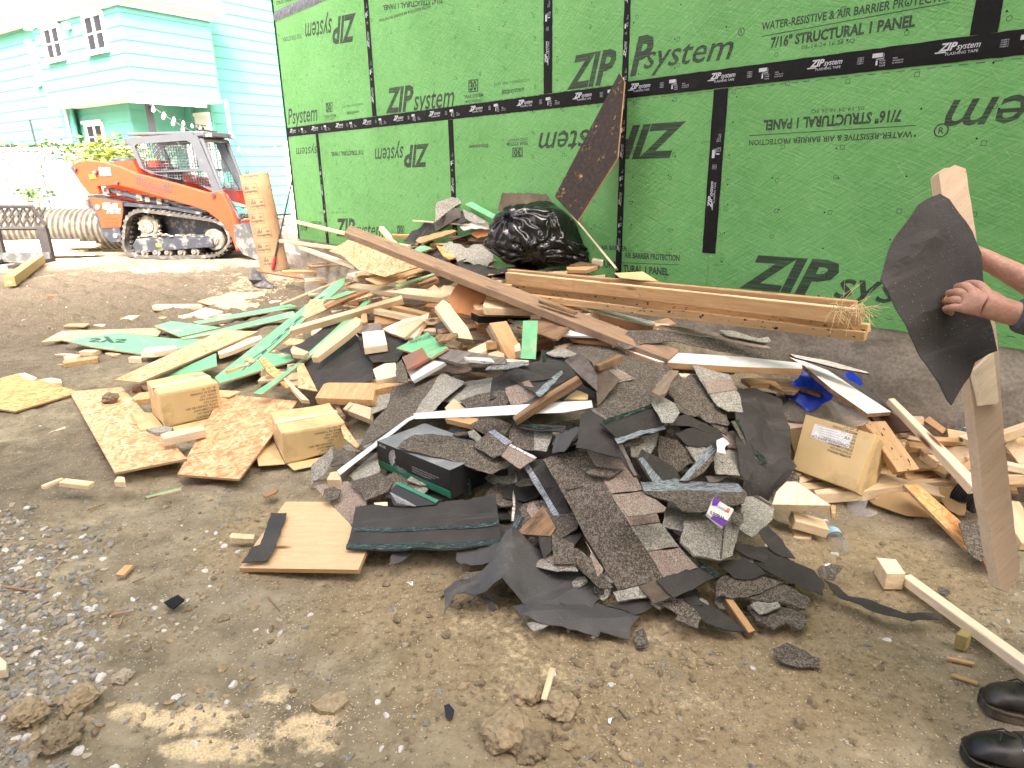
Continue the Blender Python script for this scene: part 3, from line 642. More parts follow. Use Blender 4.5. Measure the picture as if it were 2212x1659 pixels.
def hwindow(plane_s,ta,tb,z0,z1,cols=2,name='window',pane='window_dark',sash=True):
 """double-hung pair; on plane s=plane_s between t=ta..tb"""
 fr_=MB();c=.09;s0=plane_s
 a,b_=min(ta,tb),max(ta,tb)
 hbox(fr_,s0-.07,s0+.0,a-c,a, z0-c,z1+c);hbox(fr_, s0-.07,s0,b_, b_+c,z0-c,z1+c);hbox(fr_,s0-.07,s0,a,b_,z1,z1+c);hbox(fr_,s0-.1,s0,a-.02,b_+.02,z0-c,z0);hbox(fr_,s0-.13,s0-.07,a-c-.03,b_+c+.03,z1+c-.03,z1+c+.05);hbox(fr_,s0-.13,s0-.07,a-c-.03,b_+c+.03, z0-c-.03,z0-c+.03)
 wdt=(b_-a)/cols
 for i in range(1,cols):hbox(fr_,s0-.065,s0,a+i*wdt-.03,a+i*wdt+.03,z0, z1)
 for i in range(cols):
  p0=a+i*wdt+(.03 if i else 0);p1=a+(i+1)*wdt-(.03 if i<cols-1 else 0);zm=(z0+z1)/2
  for(q0, q1,y0, y1)in((p0,p0+.022,z0,z1),(p1-.022, p1,z0, z1),(p0+.022, p1-.022,z0,z0+.03),(p0+.022,p1-.022,z1-.025,z1), (p0+.022,p1-.022,zm-.02,zm+.02)):hbox(fr_,s0-.045,s0,q0,q1,y0, y1)
 w_=fr_.build(name,MATS['white_paint'],house,frame=HM)
 for i in range(cols):
  g=MB();p0=a+i*wdt+.02;p1=a+(i+1)*wdt-.02;hbox(g,s0-.035, s0-.02,p0,p1, z0+.02,z1-.02);g.build('pane',MATS[pane], w_,frame=HM)
 return w_
def wpair(A,Bq,s,cols=2,**k):
 a=hpx(A,s=s);b_=hpx(Bq,s=s);return hwindow(s-.02, a[1],b_[1],b_[2],a[2],cols, **k)
wpair(V(1,(265,180)), V(1,(385,335)),0);wpair(V(1,(503,108)),V(1,(640, 285)), 0);wpair(V(1, (518,742)),V(1,(632, 872)), sp0)
wpair(V(1,(186,268)), V(1,(242,488)),sw,1);wpair(V(1,(283,742)),V(1,(330,880)),sw,1)
for w_, (p0,p1)in enumerate((((530, 740),(556,800)),((585,735), (612,800)))):
 a=hpx(V(1,p0), s=sp0);b_=hpx(V(1,p1),s=sp0);g=MB();hbox(g,sp0-.034,sp0-.051,a[1],b_[1],b_[2]-.7,a[2]);g.build('curtain',MATS['curtain'],house,frame=HM)
for(p0, p1)in():
 a=hpx(V(1,p0), s=0);b_=hpx(V(1,p1), s=0);g=MB();hbox(g,-.052,-.056,a[1],b_[1],b_[2], a[2]);g.build('window_blind',MATS['curtain'],house,frame=HM)
d0=hpx(V(1,(1122,690)),s=s1-.02);d1=hpx(V(1,(1210,770)), s=s1-.02);dt0=td+.15;dt1=td+1.05;dz=d0[2]
mb=MB();hbox(mb,s1-.07,s1+.02,dt0,dt1,.3,dz);dr=mb.build('door',MATS['door_white'],house,frame=HM)
mb=MB();hbox(mb,s1-.11,s1,dt0-.11,dt0,.3,dz+.1);hbox(mb, s1-.11,s1,dt1,dt1+.11,.3,dz+.1);hbox(mb,s1-.11,s1,dt0,dt1,dz,dz+.1);mb.build('door_frame', MATS['white_paint'], dr,frame=HM)
mb=MB();tc_=(dt0+dt1)/2;poly=[(math.cos(a*math.pi/12)*.28,math.sin(a*math.pi/12)*.28)for a in range(13)]
mb.add([Vector((s1-.078,-(tc_+x),dz-.55+y))for x, y in poly],[tuple(range(13))]);mb.build('fanlight',MATS['window_dark'],dr,frame=HM)
mb=MB()
for a in(30,60,90,120,150):mb.tube([(s1-.085,-tc_,dz-.55),(s1-.085,-(tc_+math.cos(math.radians(a))*.28),dz-.55+math.sin(math.radians(a))*.28)],.012,5)
mb.build('glazing_bars',MATS['white_paint'],dr,frame=HM)
mb=MB();mb.box((s1-.12,-(td+.5),dz+.35),(s1-.02,-(td+.85),dz+.6));mb.build('wall_lamp',MATS['white_paint'],house,frame=HM)
mb=MB();mb.box((-.12, -.05,0),(0,.07,zw));
po=hpx(V(1,(873,600)),t=.3);mb=MB();hbox(mb,po[0]-.07,po[0]+.07,.25,.39,0,zw);mb.build('porch_post',MATS['dark_post'],house,frame=HM)
dp=MB();x_=Lb+.12;dp.tube([(x_,.1,zw+.1),(x_,.1,zw-.9),(x_+.02, -.1,zw-1.15), (x_-.25,-.3,zw-1.4), (x_-.25,-.3,0)],.05, 8);dp.build('downpipe',MATS['white_paint'],house,frame=HM)
dp=MB();dp.tube([(sw-.1,-(La2-.05), zw+.1),(sw-.1,-(La2-.05),0)],.05,8);dp.build('downpipe',MATS['white_paint'], house, frame=HM)
v_=hpx(V(1,(415,155)),s=0);mb=MB();hbox(mb,-.18,-.03,v_[1]-.1,v_[1]+.1,v_[2]-.08,v_[2]+.08);mb.build('vent_hood',MATS['white_paint'], house, frame=HM)
mb=MB();c1=hpx(V(1,(222,705)),s=sw);mb.tube([hpt(sw-.25, c1[1], c1[2]),hpt(sw-.25,c1[1]-.1, .2)],.04,6);mb.build('service_mast',MATS['dark_post'],house)
plain('bulb',(.9,.9,.85),.3, 0,.02);plain('cable_black', (.02,.02,.02),.5)
def strand(A,Bq,sag,n,label):
 r_=thing('string_lights',A,label,'string lights');pts=[A.lerp(Bq,i/20)-Vector((0,0,sag*4*(i/20)*(1-i/20)))for i in range(21)]
 mb=MB();mb.tube(pts,.012,5);mb.build('cable',MATS['cable_black'],r_)
 for i in range(n):
  k=(i+.5)/n;p=A.lerp(Bq,k)-Vector((0,0,sag*4*k*(1-k)))
  mb=MB();mb.lathe([(.004,-.15),(.04, -.13), (.05,-.09),(.03,-.04),(.015,-.01)],8,M=Matrix.Translation(p));mb.build('bulb',MATS['bulb'],r_)
sA=at_y(V(1,(868,600)),20.0);strand(sA,at_y(V(1,(1325,735)),24.5),.25, 9,'string of round bulbs sagging from the dark porch post to the house wing')
strand(at_y(V(1,(870, 606)), 19.8), at_y(V(1,(1700,845)),19),.5,15,'lower string of round bulbs reaching from the porch post to the green wall')
mb=MB();q=hpx(V(1,(1555,800)),t=1.25);hbox(mb,q[0]-.2,q[0]+.2,1.1,1.23,q[2]-.1,q[2]+.1);mb.build('wall_vent',MATS['greywood'], house, frame=HM)
plain('lattice_white',(.34,.34,.33),.6);FY=16.5
fen=thing('lattice_fence',(-9,FY+.25,0),'white diamond lattice fence standing behind the chain-link','fence')
fx0,fx1=-14.5, at_y((330,400),FY+.25).x
zf=at_y((100,312),FY).z;print('fence top', zf)
mb=MB();zl=zf-.12;st=.2
def clip_line(x0,sgn):
 a,b_=Vector((x0,.1)), Vector((x0+sgn*(zl-.1),zl));
 def cx(p,q,X):k=(X-p.x)/(q.x-p.x);return p.lerp(q,k)
 lo,hi=fx0,fx1
 if max(a.x,b_.x)<lo or min(a.x,b_.x)>hi:return None
 if a.x<lo:a=cx(a,b_,lo)
 if b_.x<lo:b_=cx(a,b_,lo)
 if a.x>hi:a=cx(a,b_,hi)
 if b_.x>hi:b_=cx(a,b_,hi)
 return a,b_
x=fx0-3
while x<fx1+3:
 for sgn,yo in((1,0),(-1,.02)):
  c_=clip_line(x,sgn)
  if c_ and(c_[1]-c_[0]).length>.05:
   a,b_=c_;d=(b_-a).normalized();n=Vector((-d.y,d.x))*.024;y=FY+.25+yo
   mb.add([(a.x-n.x,y,a.y-n.y), (b_.x-n.x,y,b_.y-n.y),(b_.x+n.x,y, b_.y+n.y),(a.x+n.x,y,a.y+n.y),(a.x-n.x,y+.012,a.y-n.y), (b_.x-n.x,y+.012,b_.y-n.y), (b_.x+n.x,y+.012,b_.y+n.y), (a.x+n.x,y+.012,a.y+n.y)],[(0,1,2, 3),(7, 6,5,4),(0,4,5,1),(3, 2,6,7)])
 x+=st
mb.build('lattice_panel',MATS['lattice_white'],fen)
for i in range(5):
 mb=MB();x=fx0+i*2.3;mb.box((x-.06,FY+.3,0),(x+.06,FY+.42,zf));mb.build('fence_post', MATS['white_paint'], fen)
mb=MB();mb.box((fx0,FY+.22,zl),(fx1,FY+.3, zf-.02));mb.build('top_rail',MATS['white_paint'],fen)
plain('galvanised',(.42,.44, .45),.4,.6,.15)
cl=thing('chain_link_fence', (-10,FY,0),'grey chain-link fence with a dark top rail and climbing leaves', 'fence')
mb=MB();x=-15.;zc=zf-.02
while x<fx1:
 for sgn in(1,-1):
  a=Vector((x,FY,.1));b_=Vector((x+sgn*(zc-.1),FY,zc));mb.tube([a,b_],.0065,3,cap=False)
 x+=.115
mb.build('mesh_wire', MATS['galvanised'],cl)
mb=MB();mb.tube([(-16,FY,zc+.02),(fx1,FY,zc-.02)],.028,8);mb.build('top_rail',MATS['dark_post'],cl)
for x in(-15.2,-12.55,-9.9):
 mb=MB();mb.tube([(x,FY,0),(x,FY,zc+.08)],.035,8);mb.build('fence_post',MATS['galvanised'],cl)
def leafmat(name,a,b_):
 m,t,b=nmat(name);oi=noise_(t,wcoord(t),6,4);t.links.new(ramp(t, oi,[(.3,a),(.7,b_)]),b.inputs['Base Color']);b.inputs['Roughness'].default_value=.5
 b.inputs['Subsurface Weight'].default_value=0;return m
leafmat('leaf_yellow',(.3,.34,.03), (.12,.2,.03));leafmat('leaf_green',(.05,.13,.03),(.12,.2,.05))
def shrub(c,r, n,mat, name,label,cat='shrub'):
 o=thing(name,Vector((c[0],c[1],0)), label, cat);mb=MB();R=random.Random(n)
 for i in range(n):
  p=Vector((R.gauss(0,.45),R.gauss(0, .45),R.gauss(0,.45)));
  if p.length>1.2:p=p.normalized()*R.uniform(.5,1.2)
  p=Vector((c[0]+p.x*r[0],c[1]+p.y*r[1],c[2]+p.z*r[2]));s=R.uniform(.035,.075);M=Matrix.Translation(p)@Matrix.Rotation(R.uniform(0,6.3),4,'Z')@Matrix.Rotation(R.uniform(-1.2,1.2),4,'X')
  mb.add([M@Vector(q)for q in((-s,0,0),(0,s*.55,s*.15),(s, 0,0),(0,-s*.55,s*.15))],[(0,1,2,3)])
 mb.build('leaves',MATS[mat], o);tb=MB()
 for k in range(5):tb.tube([(c[0]+R.uniform(-.1,.1),c[1], 0),(c[0]+R.uniform(-.3,.3), c[1]+R.uniform(-.1,.1),c[2]*.6),(c[0]+R.uniform(-.6,.6)*r[0],c[1],c[2]+r[2]*.5)],[.02,.014,.006], 5)
 tb.build('stems',MATS['weathered'], o)
pb=at_y(V(1,(660,905)),15.6);shrub((pb.x,15.6,pb.z),(1.0,.4,.42),900,'leaf_yellow','bush','yellow-green bush between the fence and the loader')
pb=at_y(V(1,(130,855)),16.4);shrub((pb.x,16.4,pb.z),(1.5,.15,.14),160, 'leaf_green', 'creeper','thin dark creeper trailing over the top rail of the fence','climbing plant')
pb=at_y(V(1,(480,880)),16.3);shrub((pb.x,16.3,pb.z),(1.0,.15,.2),200,'leaf_green','creeper','creeper on the chain-link fence just left of the yellow bush','climbing plant')
pb=at_y(V(1,(200,1150)),16.0);shrub((pb.x, 16.0,pb.z),(.5,.2,.2),120,'leaf_green','weed','green weeds at the foot of the lattice above the corrugated pipe','plant')
plain('loader_orange',(.5,.05,.014),.45,0, .06,4, .05,dirt=((.45,.25,.14),.02));plain('loader_dark',(.03, .036,.048),.5,0,.2,6,.1,dirt=((.3, .27,.22),.4))
plain('cab_grey',(.075,.085, .095), .45,0, .1,6,.05,dirt=((.24, .23,.21),.1));plain('track_rubber',(.06,.055,.05),.85,0,.3,14, .4,dirt=((.3, .27,.21),.4))
plain('dusty_steel',(.15,.135,.11), .75,0, .25,12,.3,dirt=((.38,.34,.28),.4));plain('sticker_yellow',(.8, .6,.03),.5);plain('sticker_white', (.8,.8,.78),.5)
plain('steel_bucket', (.09,.092,.095),.5,.4,.2,5, .2,dirt=((.32,.3,.26),.5));plain('seat_black',(.02,.02, .022), .7);plain('lamp_lens',(.7,.72,.75),.2)
LY=math.radians(-7)
near=at_z((262,560),-.045);LF=Vector((math.cos(LY),math.sin(LY),0));LL=Vector((-math.sin(LY),math.cos(LY),0))
LO=near+LL*.84
LM=Matrix(((LF.x,LL.x,0,LO.x),(LF.y,LL.y,0,LO.y), (0,0,1,LO.z), (0,0,0,1)))
ld=thing('track_loader',LO,'orange compact track loader with a grey mesh-sided cab and dusty rubber tracks','loader')
def q1(x,y):return((x-700)/290,(1525-y)/335)
XZ=Matrix(((1, 0,0,0),(0,0,1,0),(0, 1,0,0),(0,0,0,1)))
def sidep(mb,poly,y0, y1,mi=0):mb.prism(poly,y0,y1,M=XZ, mi=mi)
def catmull(pts,n=6):
 out=[];k=len(pts)
 for i in range(k):
  p0,p1,p2,p3=[Vector(pts[(i+j-1)%k])for j in range(4)]
  for j in range(n):
   t=j/n;out.append(.5*((2*p1)+(-p0+p2)*t+(2*p0-5*p1+4*p2-p3)*t*t+(-p0+3*p1-3*p2+p3)*t**3))
 return out
loop=[q1(722,1455),q1(765,1512),q1(900,1522),q1(1080,1522),q1(1250,1510),q1(1345,1440),q1(1352,1355),q1(1295,1290),q1(1100,1252),q1(960,1230),q1(850,1222),q1(775,1265), q1(735,1370)]
outer=catmull(loop,8)
def track(y0,y1,side):
 mb=MB();n=len(outer);ctr=sum(outer, Vector((0,0)))/n;inner=[]
 for i in range(n):
  t=(outer[(i+1)%n]-outer[i-1]).normalized();nn=Vector((t.y,-t.x));nn=nn if nn.dot(outer[i]-ctr)>0 else-nn;inner.append((outer[i]-nn*.05,nn))
 vs_=[]
 for i in range(n):
  o_,(a,nn)=outer[i],inner[i];vs_+=[(o_.x,y0,o_.y), (o_.x, y1,o_.y),(a.x,y1,a.y),(a.x, y0,a.y)]
 f=[]
 for i in range(n):
  j=(i+1)%n
  for k in range(4):f.append((i*4+k,i*4+(k+1)%4,j*4+(k+1)%4,j*4+k))
 mb.add(vs_,f)
 acc=0;nxt=0
 for i in range(n):
  j=(i+1)%n;seg=(outer[j]-outer[i]).length;t=(outer[j]-outer[i]).normalized();nn=inner[i][1]
  while nxt<acc+seg:
   p=outer[i]+t*(nxt-acc);M=Matrix(((t.x,0,nn.x,p.x),(0,1,0,0),(t.y,0,nn.y,p.y), (0,0,0,1)))
   for(ya, yb,sh)in((y0+.01,(y0+y1)/2-.01,0), ((y0+y1)/2+.01,y1-.01,.05)):mb.box((-.022+sh,ya, -.002),(.022+sh,yb,.026),M=M)
   M2=Matrix(((t.x,0,nn.x,p.x-nn.x*.055),(0,1,0,0),(t.y,0,nn.y,p.y-nn.y*.055),(0,0,0,1)))
   mb.box((-.02,(y0+y1)/2-.05,-.03),(.02,(y0+y1)/2-.01,0),M=M2);mb.box((-.02,(y0+y1)/2+.01,-.03),(.02,(y0+y1)/2+.05,0),M=M2)
   nxt+=.1
  acc+=seg
 tr=mb.build('track',MATS['track_rubber'],ld,frame=LM)
 def wheel(name,c,r,w_,hub=.4,teeth=0):
  mb=MB();M=Matrix.Translation((c[0], (y0+y1)/2,c[1]))@Matrix.Rotation(math.pi/2,4,'X')
  mb.lathe([(.01,-w_/2-.02),(r*hub,-w_/2-.02),(r*hub,-w_/2),(r*.9,-w_/2),(r,-w_/2+.02),(r,w_/2-.02), (r*.9, w_/2), (r*hub,w_/2), (r*hub,w_/2+.02),(.01,w_/2+.02)],28,M=M)
  for k in range(teeth):
   a=k*math.tau/teeth;mb.box((r*.95,-.02,-w_*.3),(r*1.14,.02,w_*.3),M=M@Matrix.Rotation(a,4,'Z'))
  for k in range(6):
   a=k*math.tau/6;mb.box((r*hub*.6-.012,-.012,-w_/2-.035),(r*hub*.6+.012, .012,w_/2+.035),M=M@Matrix.Rotation(a,4,'Z'))
  return mb.build(name, MATS['dusty_steel'], tr,frame=LM)
 wheel('sprocket',q1(868,1322),.2,.12,.62,13);wheel('idler_wheel',q1(1248,1408),.2,.2,.5)
 for x in(830,900,970, 1050,1130):wheel('roller',q1(x,1484),.085,.24,.5)
 mb=MB();sidep(mb,[q1(770,1442),q1(800,1400),q1(880,1392),q1(1180,1378),q1(1250,1392),q1(1252,1452),q1(900,1478), q1(790,1490)],y0+.06,y1-.06)
 sidep(mb,[q1(900,1398),q1(1248,1398),q1(1250,1448),q1(940,1470)],y0+.03,y0+.06);sidep(mb,[q1(900,1398),q1(1248,1398),q1(1250,1448),q1(940,1470)],y1-.06,y1-.03)
 mb.build('track_frame',MATS['loader_dark'],tr,frame=LM)
 mb=MB();R=random.Random(3)
 for k in range(60):
  x=R.uniform(800,1200);z=1396+R.uniform(-10,2)-(x>860)*6*math.sin((x-860)/60.);c=q1(x,z-6);r=R.uniform(.02,.06)
  M=Matrix.Translation((c[0],R.uniform(y0+.05,y1-.05),c[1]))@Matrix.Rotation(R.uniform(0,6),4,'Z')@Matrix.Rotation(R.uniform(-.4,.4),4, 'X');mb.lathe([(r*.4,-r*.3),(r,-r*.1),(r*.8,r*.35),(r*.2,r*.5)],7,M=M)
 mb.build('caked_mud', MATS['dusty_steel'], tr,frame=LM)
 if side<0:
  mb=MB();c=q1(932,1438);mb.box((c[0]-.045,y0+.02,c[1]-.03),(c[0]+.045,y0+.0285,c[1]+.03));mb.build('warning_label',MATS['sticker_yellow'],tr, frame=LM)
track(-.84,-.46,-1);track(.46,.84,1)
mb=MB();sidep(mb,[q1(600,1360),q1(590,1180),q1(820,1180),q1(1220,1240),q1(1260,1330),q1(1240,1400),q1(820,1420)],-.44,.44);mb.build('chassis',MATS['loader_dark'],ld,frame=LM)
for sy in(-1,1):
 ya,yb=(-.8,-.46)if sy<0 else(.46,.8)
 mb=MB();sidep(mb,[q1(562,1128),q1(600,1135),q1(765,1175),q1(760,1220), q1(720,1320), q1(712,1415), q1(650,1420), q1(612,1385)],ya,yb);bp=mb.build('rear_fender',MATS['loader_dark'],ld,frame=LM)
 yy_=ya-.012 if sy<0 else yb
 mb=MB();sidep(mb,[q1(576,1140),q1(762,1172),q1(758,1232),q1(728,1325), q1(615,1330), q1(612,1260)],yy_,yy_+.012)
 for k in range(3):
  z_=1265+k*22;sidep(mb,[q1(636,z_),q1(722,z_+2),q1(716,z_+8),q1(638,z_+8)],yy_-.006,yy_+.0,0)
 mb.build('side_panel',MATS['loader_orange'],bp,frame=LM)
 if sy<0:
  mb=MB();yt=yy_-.003
  def t3(s,a,b_, h,**k):
   A,B_,H_=[Vector((q[0],yt,q[1]))for q in(q1(*a),q1(*b_),q1(*h))];put_text(mb,s,A,B_,H_,**k)
  t3('SVL',(643, 1210), (748,1218),(643,1175),bold=.05,shear=.15, mi=0);t3('75-2',(662,1238), (742,1240),(662,1212),bold=.05,shear=.15)
  mb.build('model_lettering',MATS['sticker_white'], bp,frame=LM)
 mb=MB();c=q1(686,1378);mb.lathe([(.045,-.02),(.045,.02)],12,M=Matrix.Translation((c[0],ya if sy<0 else yb,c[1]))@Matrix.Rotation(math.pi/2,4,'X'));c=q1(617,1200);mb.lathe([(.05,-.02),(.05,.02)],12,M=Matrix.Translation((c[0], ya-.01 if sy<0 else yb+.01, c[1]))@Matrix.Rotation(math.pi/2,4,'X'))
 mb.build('bolt',MATS['dusty_steel'],bp,frame=LM)
 mb=MB();sidep(mb,[q1(740,1178),q1(1000,1200),q1(1210,1240),q1(1205,1255),q1(1000,1216),q1(745,1196)],ya+.02,yb);mb.build('fender',MATS['loader_dark'],ld,frame=LM)
mb=MB();sidep(mb,[q1(598,1130),q1(610,1000),q1(680,930), q1(790,925),q1(860,1180),q1(700,1200)],-.42,.42);eh=mb.build('engine_cover', MATS['loader_orange'],ld,frame=LM)
mb=MB();c=q1(690,922);mb.lathe([(.3,0),(.3,.02),(.2,.05),(.05,.06)],16,M=Matrix.Translation((c[0], -.1,c[1]-.01)));mb.build('engine_cap',MATS['loader_dark'],eh,frame=LM)
arm=[q1(505,965),q1(520,948),q1(562,928),q1(620,924),q1(700,934),q1(790,962), q1(880,1005), q1(1080,1062),q1(1262,1122),q1(1335,1114),q1(1352,1130),q1(1392,1240),q1(1402,1300),q1(1418,1440),q1(1405,1468),q1(1380,1476),q1(1366,1400),q1(1330,1310),q1(1240,1226),q1(1128,1188),q1(1010,1150),q1(840,1092), q1(760,1072), q1(640,1076), q1(645,1124), q1(585,1122), q1(548,1060), q1(524,1000)]
for sy in(-1,1):
 ya,yb=(-.83,-.72)if sy<0 else(.72,.83)
 mb=MB();sidep(mb,arm, ya,yb);a_=mb.build('lift_arm',MATS['loader_orange'],ld, frame=LM)
 bv=a_.modifiers.new('b','BEVEL');bv.width=.012;bv.segments=2;bv.limit_method='ANGLE'
 yo=ya-.015 if sy<0 else yb+.015
 for(x,y,r)in((536,974,.04),(768,1056,.028),(1302, 1138,.035),(1396,1446,.035),(652,993,.045)):
  mb=MB();c=q1(x,y);mb.lathe([(.005,-.03),(r,-.03), (r,.03),(.005,.03)], 14,M=Matrix.Translation((c[0],yo,c[1]))@Matrix.Rotation(math.pi/2,4,'X'));mb.build('pivot_pin',MATS['loader_dark'],a_, frame=LM)
 if sy<0:
  yt=ya-.0125
  for(pp, mi)in(((675,966,736, 1014), 'sticker_white'),((610,1008,646,1030),'sticker_yellow')):
   a,b_=q1(pp[0], pp[1]),q1(pp[2],pp[3]);mb=MB();mb.box((a[0],yt-.002,b_[1]),(b_[0],ya-.0005,a[1]));mb.build('sticker',MATS[mi],a_,frame=LM)
  mb=MB()
  yt=ya-.004
  def t3(s,a,b_, h,**k):
   A,B_,H_=[Vector((q[0],yt,q[1]))for q in(q1(*a),q1(*b_),q1(*h))];put_text(mb,s,A,B_,H_,mi=2, **k)
  t3('3RD',(872, 1040), (930,1056),(874,1016),bold=.07);t3('GEN', (1008, 1082), (1068, 1100), (1010, 1058), bold=.07);t3('CONSTRUCTION & DEVELOPMENT',(868,1064),(1068,1126),(868,1048), bold=.03);t3('617-293-5573',(900,1094),(1026,1132),(902,1080), bold=.05)
  A=[Vector((q[0],yt,q[1]))for q in(q1(935,1066),q1(962,1046),q1(978,1064),q1(985,1056),q1(1004,1080),q1(998,1082),q1(985,1066), q1(976,1074), q1(962,1054), q1(942,1070))];mb.add(A,[tuple(range(10))],2)
  mb.build('lettering', [MATS['sticker_white'],MATS['sticker_yellow'],MATS['ink']],a_, frame=LM)
 mb=MB();ymid=(ya+yb)/2+(.1 if sy<0 else-.1)
 P3=lambda x,y, yy=None:(q1(x,y)[0], ymid if yy is None else yy, q1(x,y)[1])
 mb.tube([P3(690,1100),P3(850,1160), P3(851,1160.3),P3(1010,1195)],[.05,.05,.028,.028],10);mb.build('hydraulic_cylinder',MATS['loader_dark'], ld,frame=LM)
 mb=MB();mb.tube([P3(1340,1140),P3(1400,1290),P3(1400.3,1291),P3(1425,1370)],[.045,.045,.025,.025], 10);mb.build('hydraulic_cylinder', MATS['loader_dark'], ld,frame=LM)
mb=MB();
for(x,y,s)in((665,1105,.05), (735,1120,.05),(848, 1150,.06),(895,1160, .05),(1005,1165,.04),(960,1175,.05)):c=q1(x,y);mb.box((c[0]-s, -.72,c[1]-s), (c[0]+s,-.5,c[1]+s), bev=.012)
mb.tube([(q1(740,1150)[0],-.6,q1(740,1150)[1]),(q1(800,1120)[0],-.62,q1(800,1120)[1]),(q1(930,1190)[0],-.6,q1(930,1180)[1]),(q1(1040, 1180)[0],-.6, q1(1040,1200)[1])],.02,6)
mb.build('linkage',MATS['dusty_steel'],ld, frame=LM)
mb=MB();c0=q1(1340,1180);mb.box((c0[0]-.04,-.72,c0[1]-.5),(c0[0]+.12,.72,c0[1]-.36));mb.build('cross_member',MATS['loader_orange'],ld,frame=LM)
CY=.47
def cabq(x,y):q=q1(x, y);return(q[0]+.02,q[1]+.02)
cb=MB()
out_=[cabq(785,815),cabq(800,798),cabq(1150,778), cabq(1190,800),cabq(1275,1125),cabq(1235, 1130), cabq(1150,1080),cabq(880,1010),cabq(830,975)]
hole1=[cabq(820,850), cabq(835,838),cabq(1120,822),cabq(1146,836),cabq(1178,980),cabq(1165, 990),cabq(900,1000), cabq(852,985)]
hole2=[cabq(905,1006),cabq(1182,1004),cabq(1210,1015),cabq(1228,1105), cabq(1200,1098),cabq(905,1012)]
def ring_frame(mb,outer_,holes,y0,y1):
 pts2=[Vector(p)for p in outer_];e=[(i,(i+1)%len(outer_))for i in range(len(outer_))];
 for h in holes:
  b0=len(pts2);pts2+=[Vector(p)for p in h];e+=[(b0+i,b0+(i+1)%len(h))for i in range(len(h))]
 r=delaunay_2d_cdt(pts2,e,[], 0,1e-6);tris=[]
 for f in r[2]:
  c=sum((r[0][i]for i in f),Vector((0,0)))/len(f)
  def inp(poly):
   k=False;n=len(poly)
   for i in range(n):
    a,b_=poly[i],poly[(i+1)%n]
    if(a[1]>c.y)!=(b_[1]>c.y)and c.x<(b_[0]-a[0])*(c.y-a[1])/(b_[1]-a[1])+a[0]:k=not k
   return k
  if inp(outer_)and not any(inp(h)for h in holes):tris.append(tuple(f))
 v0=[(p.x,y0,p.y)for p in r[0]];v1=[(p.x,y1,p.y)for p in r[0]];n=len(v0)
 cnt={}
 for f in tris:
  for i in range(3):k=(f[i],f[(i+1)%3]);cnt[k]=1
 fs=tris+[tuple(n+i for i in f)[::-1]for f in tris]
 for(a,b_)in list(cnt):
  if(b_,a)not in cnt:fs.append((b_,a, n+a,n+b_))
 mb.add(v0+v1,fs)
for sy in(-1,1):
 y0,y1=(-CY,-CY+.06)if sy<0 else(CY-.06,CY)
 mb=MB();ring_frame(mb,out_,[hole1,hole2],y0,y1);cf=mb.build('cab_frame',MATS['cab_grey'],ld,frame=LM)
 mb=MB()
 for h in(hole1,hole2):
  xs=[p[0]for p in h];zs=[p[1]for p in h]
  def span(poly, c,ax):
   r=[]
   for i in range(len(poly)):
    a,b_=poly[i],poly[(i+1)%len(poly)]
    if(a[ax]>c)!=(b_[ax]>c):k=(c-a[ax])/(b_[ax]-a[ax]);r.append(a[1-ax]+(b_[1-ax]-a[1-ax])*k)
   return(min(r), max(r))if len(r)>1 else None
  x=min(xs)+.03
  while x<max(xs):
   s_=span(h,x,0)
   if s_:mb.box((x-.0045,(y0+y1)/2-.004,s_[0]),(x+.0045,(y0+y1)/2+.004,s_[1]))
   x+=.052
  z=min(zs)+.03
  while z<max(zs):
   s_=span(h,z,1)
   if s_:mb.box((s_[0],(y0+y1)/2-.008, z-.0045),(s_[1],(y0+y1)/2-.0041,z+.0045))
   z+=.052
 mb.build('window_mesh',MATS['loader_dark'],cf,frame=LM)
tp_=[cabq(785, 815),cabq(800,798),cabq(1150,778), cabq(1190,800)]
mb=MB();a=cabq(785,800);b_=cabq(1178,776);mb.box((a[0],-CY+.01, b_[1]-.03),(b_[0]+.06,CY-.01,b_[1]+.02),bev=.012);mb.box((b_[0]-.02,-CY-.0,b_[1]-.07),(b_[0]+.2,CY,b_[1]+.015), bev=.015);rf=mb.build('cab_roof',MATS['cab_grey'],ld,frame=LM)
for yv_ in(-CY+.05,CY-.05):
 mb=MB();mb.box((b_[0]+.17,yv_-.06,b_[1]-.09),(b_[0]+.26, yv_+.06,b_[1]+.0),bev=.01);wl=mb.build('work_light',MATS['loader_dark'],rf,frame=LM)
 mb=MB();mb.box((b_[0]+.262,yv_-.045,b_[1]-.075),(b_[0]+.268,yv_+.045,b_[1]-.015));mb.build('light_lens',MATS['lamp_lens'],wl,frame=LM)
mb=MB();mb.tube([(b_[0]-.1,-.2,b_[1]+.03), (b_[0]-.08,-.1,b_[1]+.06),(b_[0]-.02,.05, b_[1]+.05),(b_[0],.3,b_[1]+.04)],.015,6);mb.build('cable',MATS['seat_black'],rf,frame=LM)
f0=cabq(1196,805);f1=cabq(1275,1125);mb=MB();f2=(f1[0]+.08,.62)
for yv_ in(-CY+.035,CY-.035):mb.tube([(f0[0]+.04, yv_,f0[1]-.03),(f1[0]+.02,yv_,f1[1]),(f2[0],yv_, f2[1])],.04,8)
mb.tube([(f0[0]+.04,-CY,f0[1]-.05), (f0[0]+.04,CY,f0[1]-.05)],.035,8);mb.tube([(f2[0],-CY,f2[1]),(f2[0],CY,f2[1])],.04, 8)
fd=mb.build('cab_door',MATS['cab_grey'],ld,frame=LM)
m,t,b=nmat('cab_glass');b.inputs['Base Color'].default_value=(.75,.9,.88,1);b.inputs['Roughness'].default_value=.03;b.inputs['Transmission Weight'].default_value=1;b.inputs['IOR'].default_value=1.1;b.inputs['Alpha'].default_value=.5
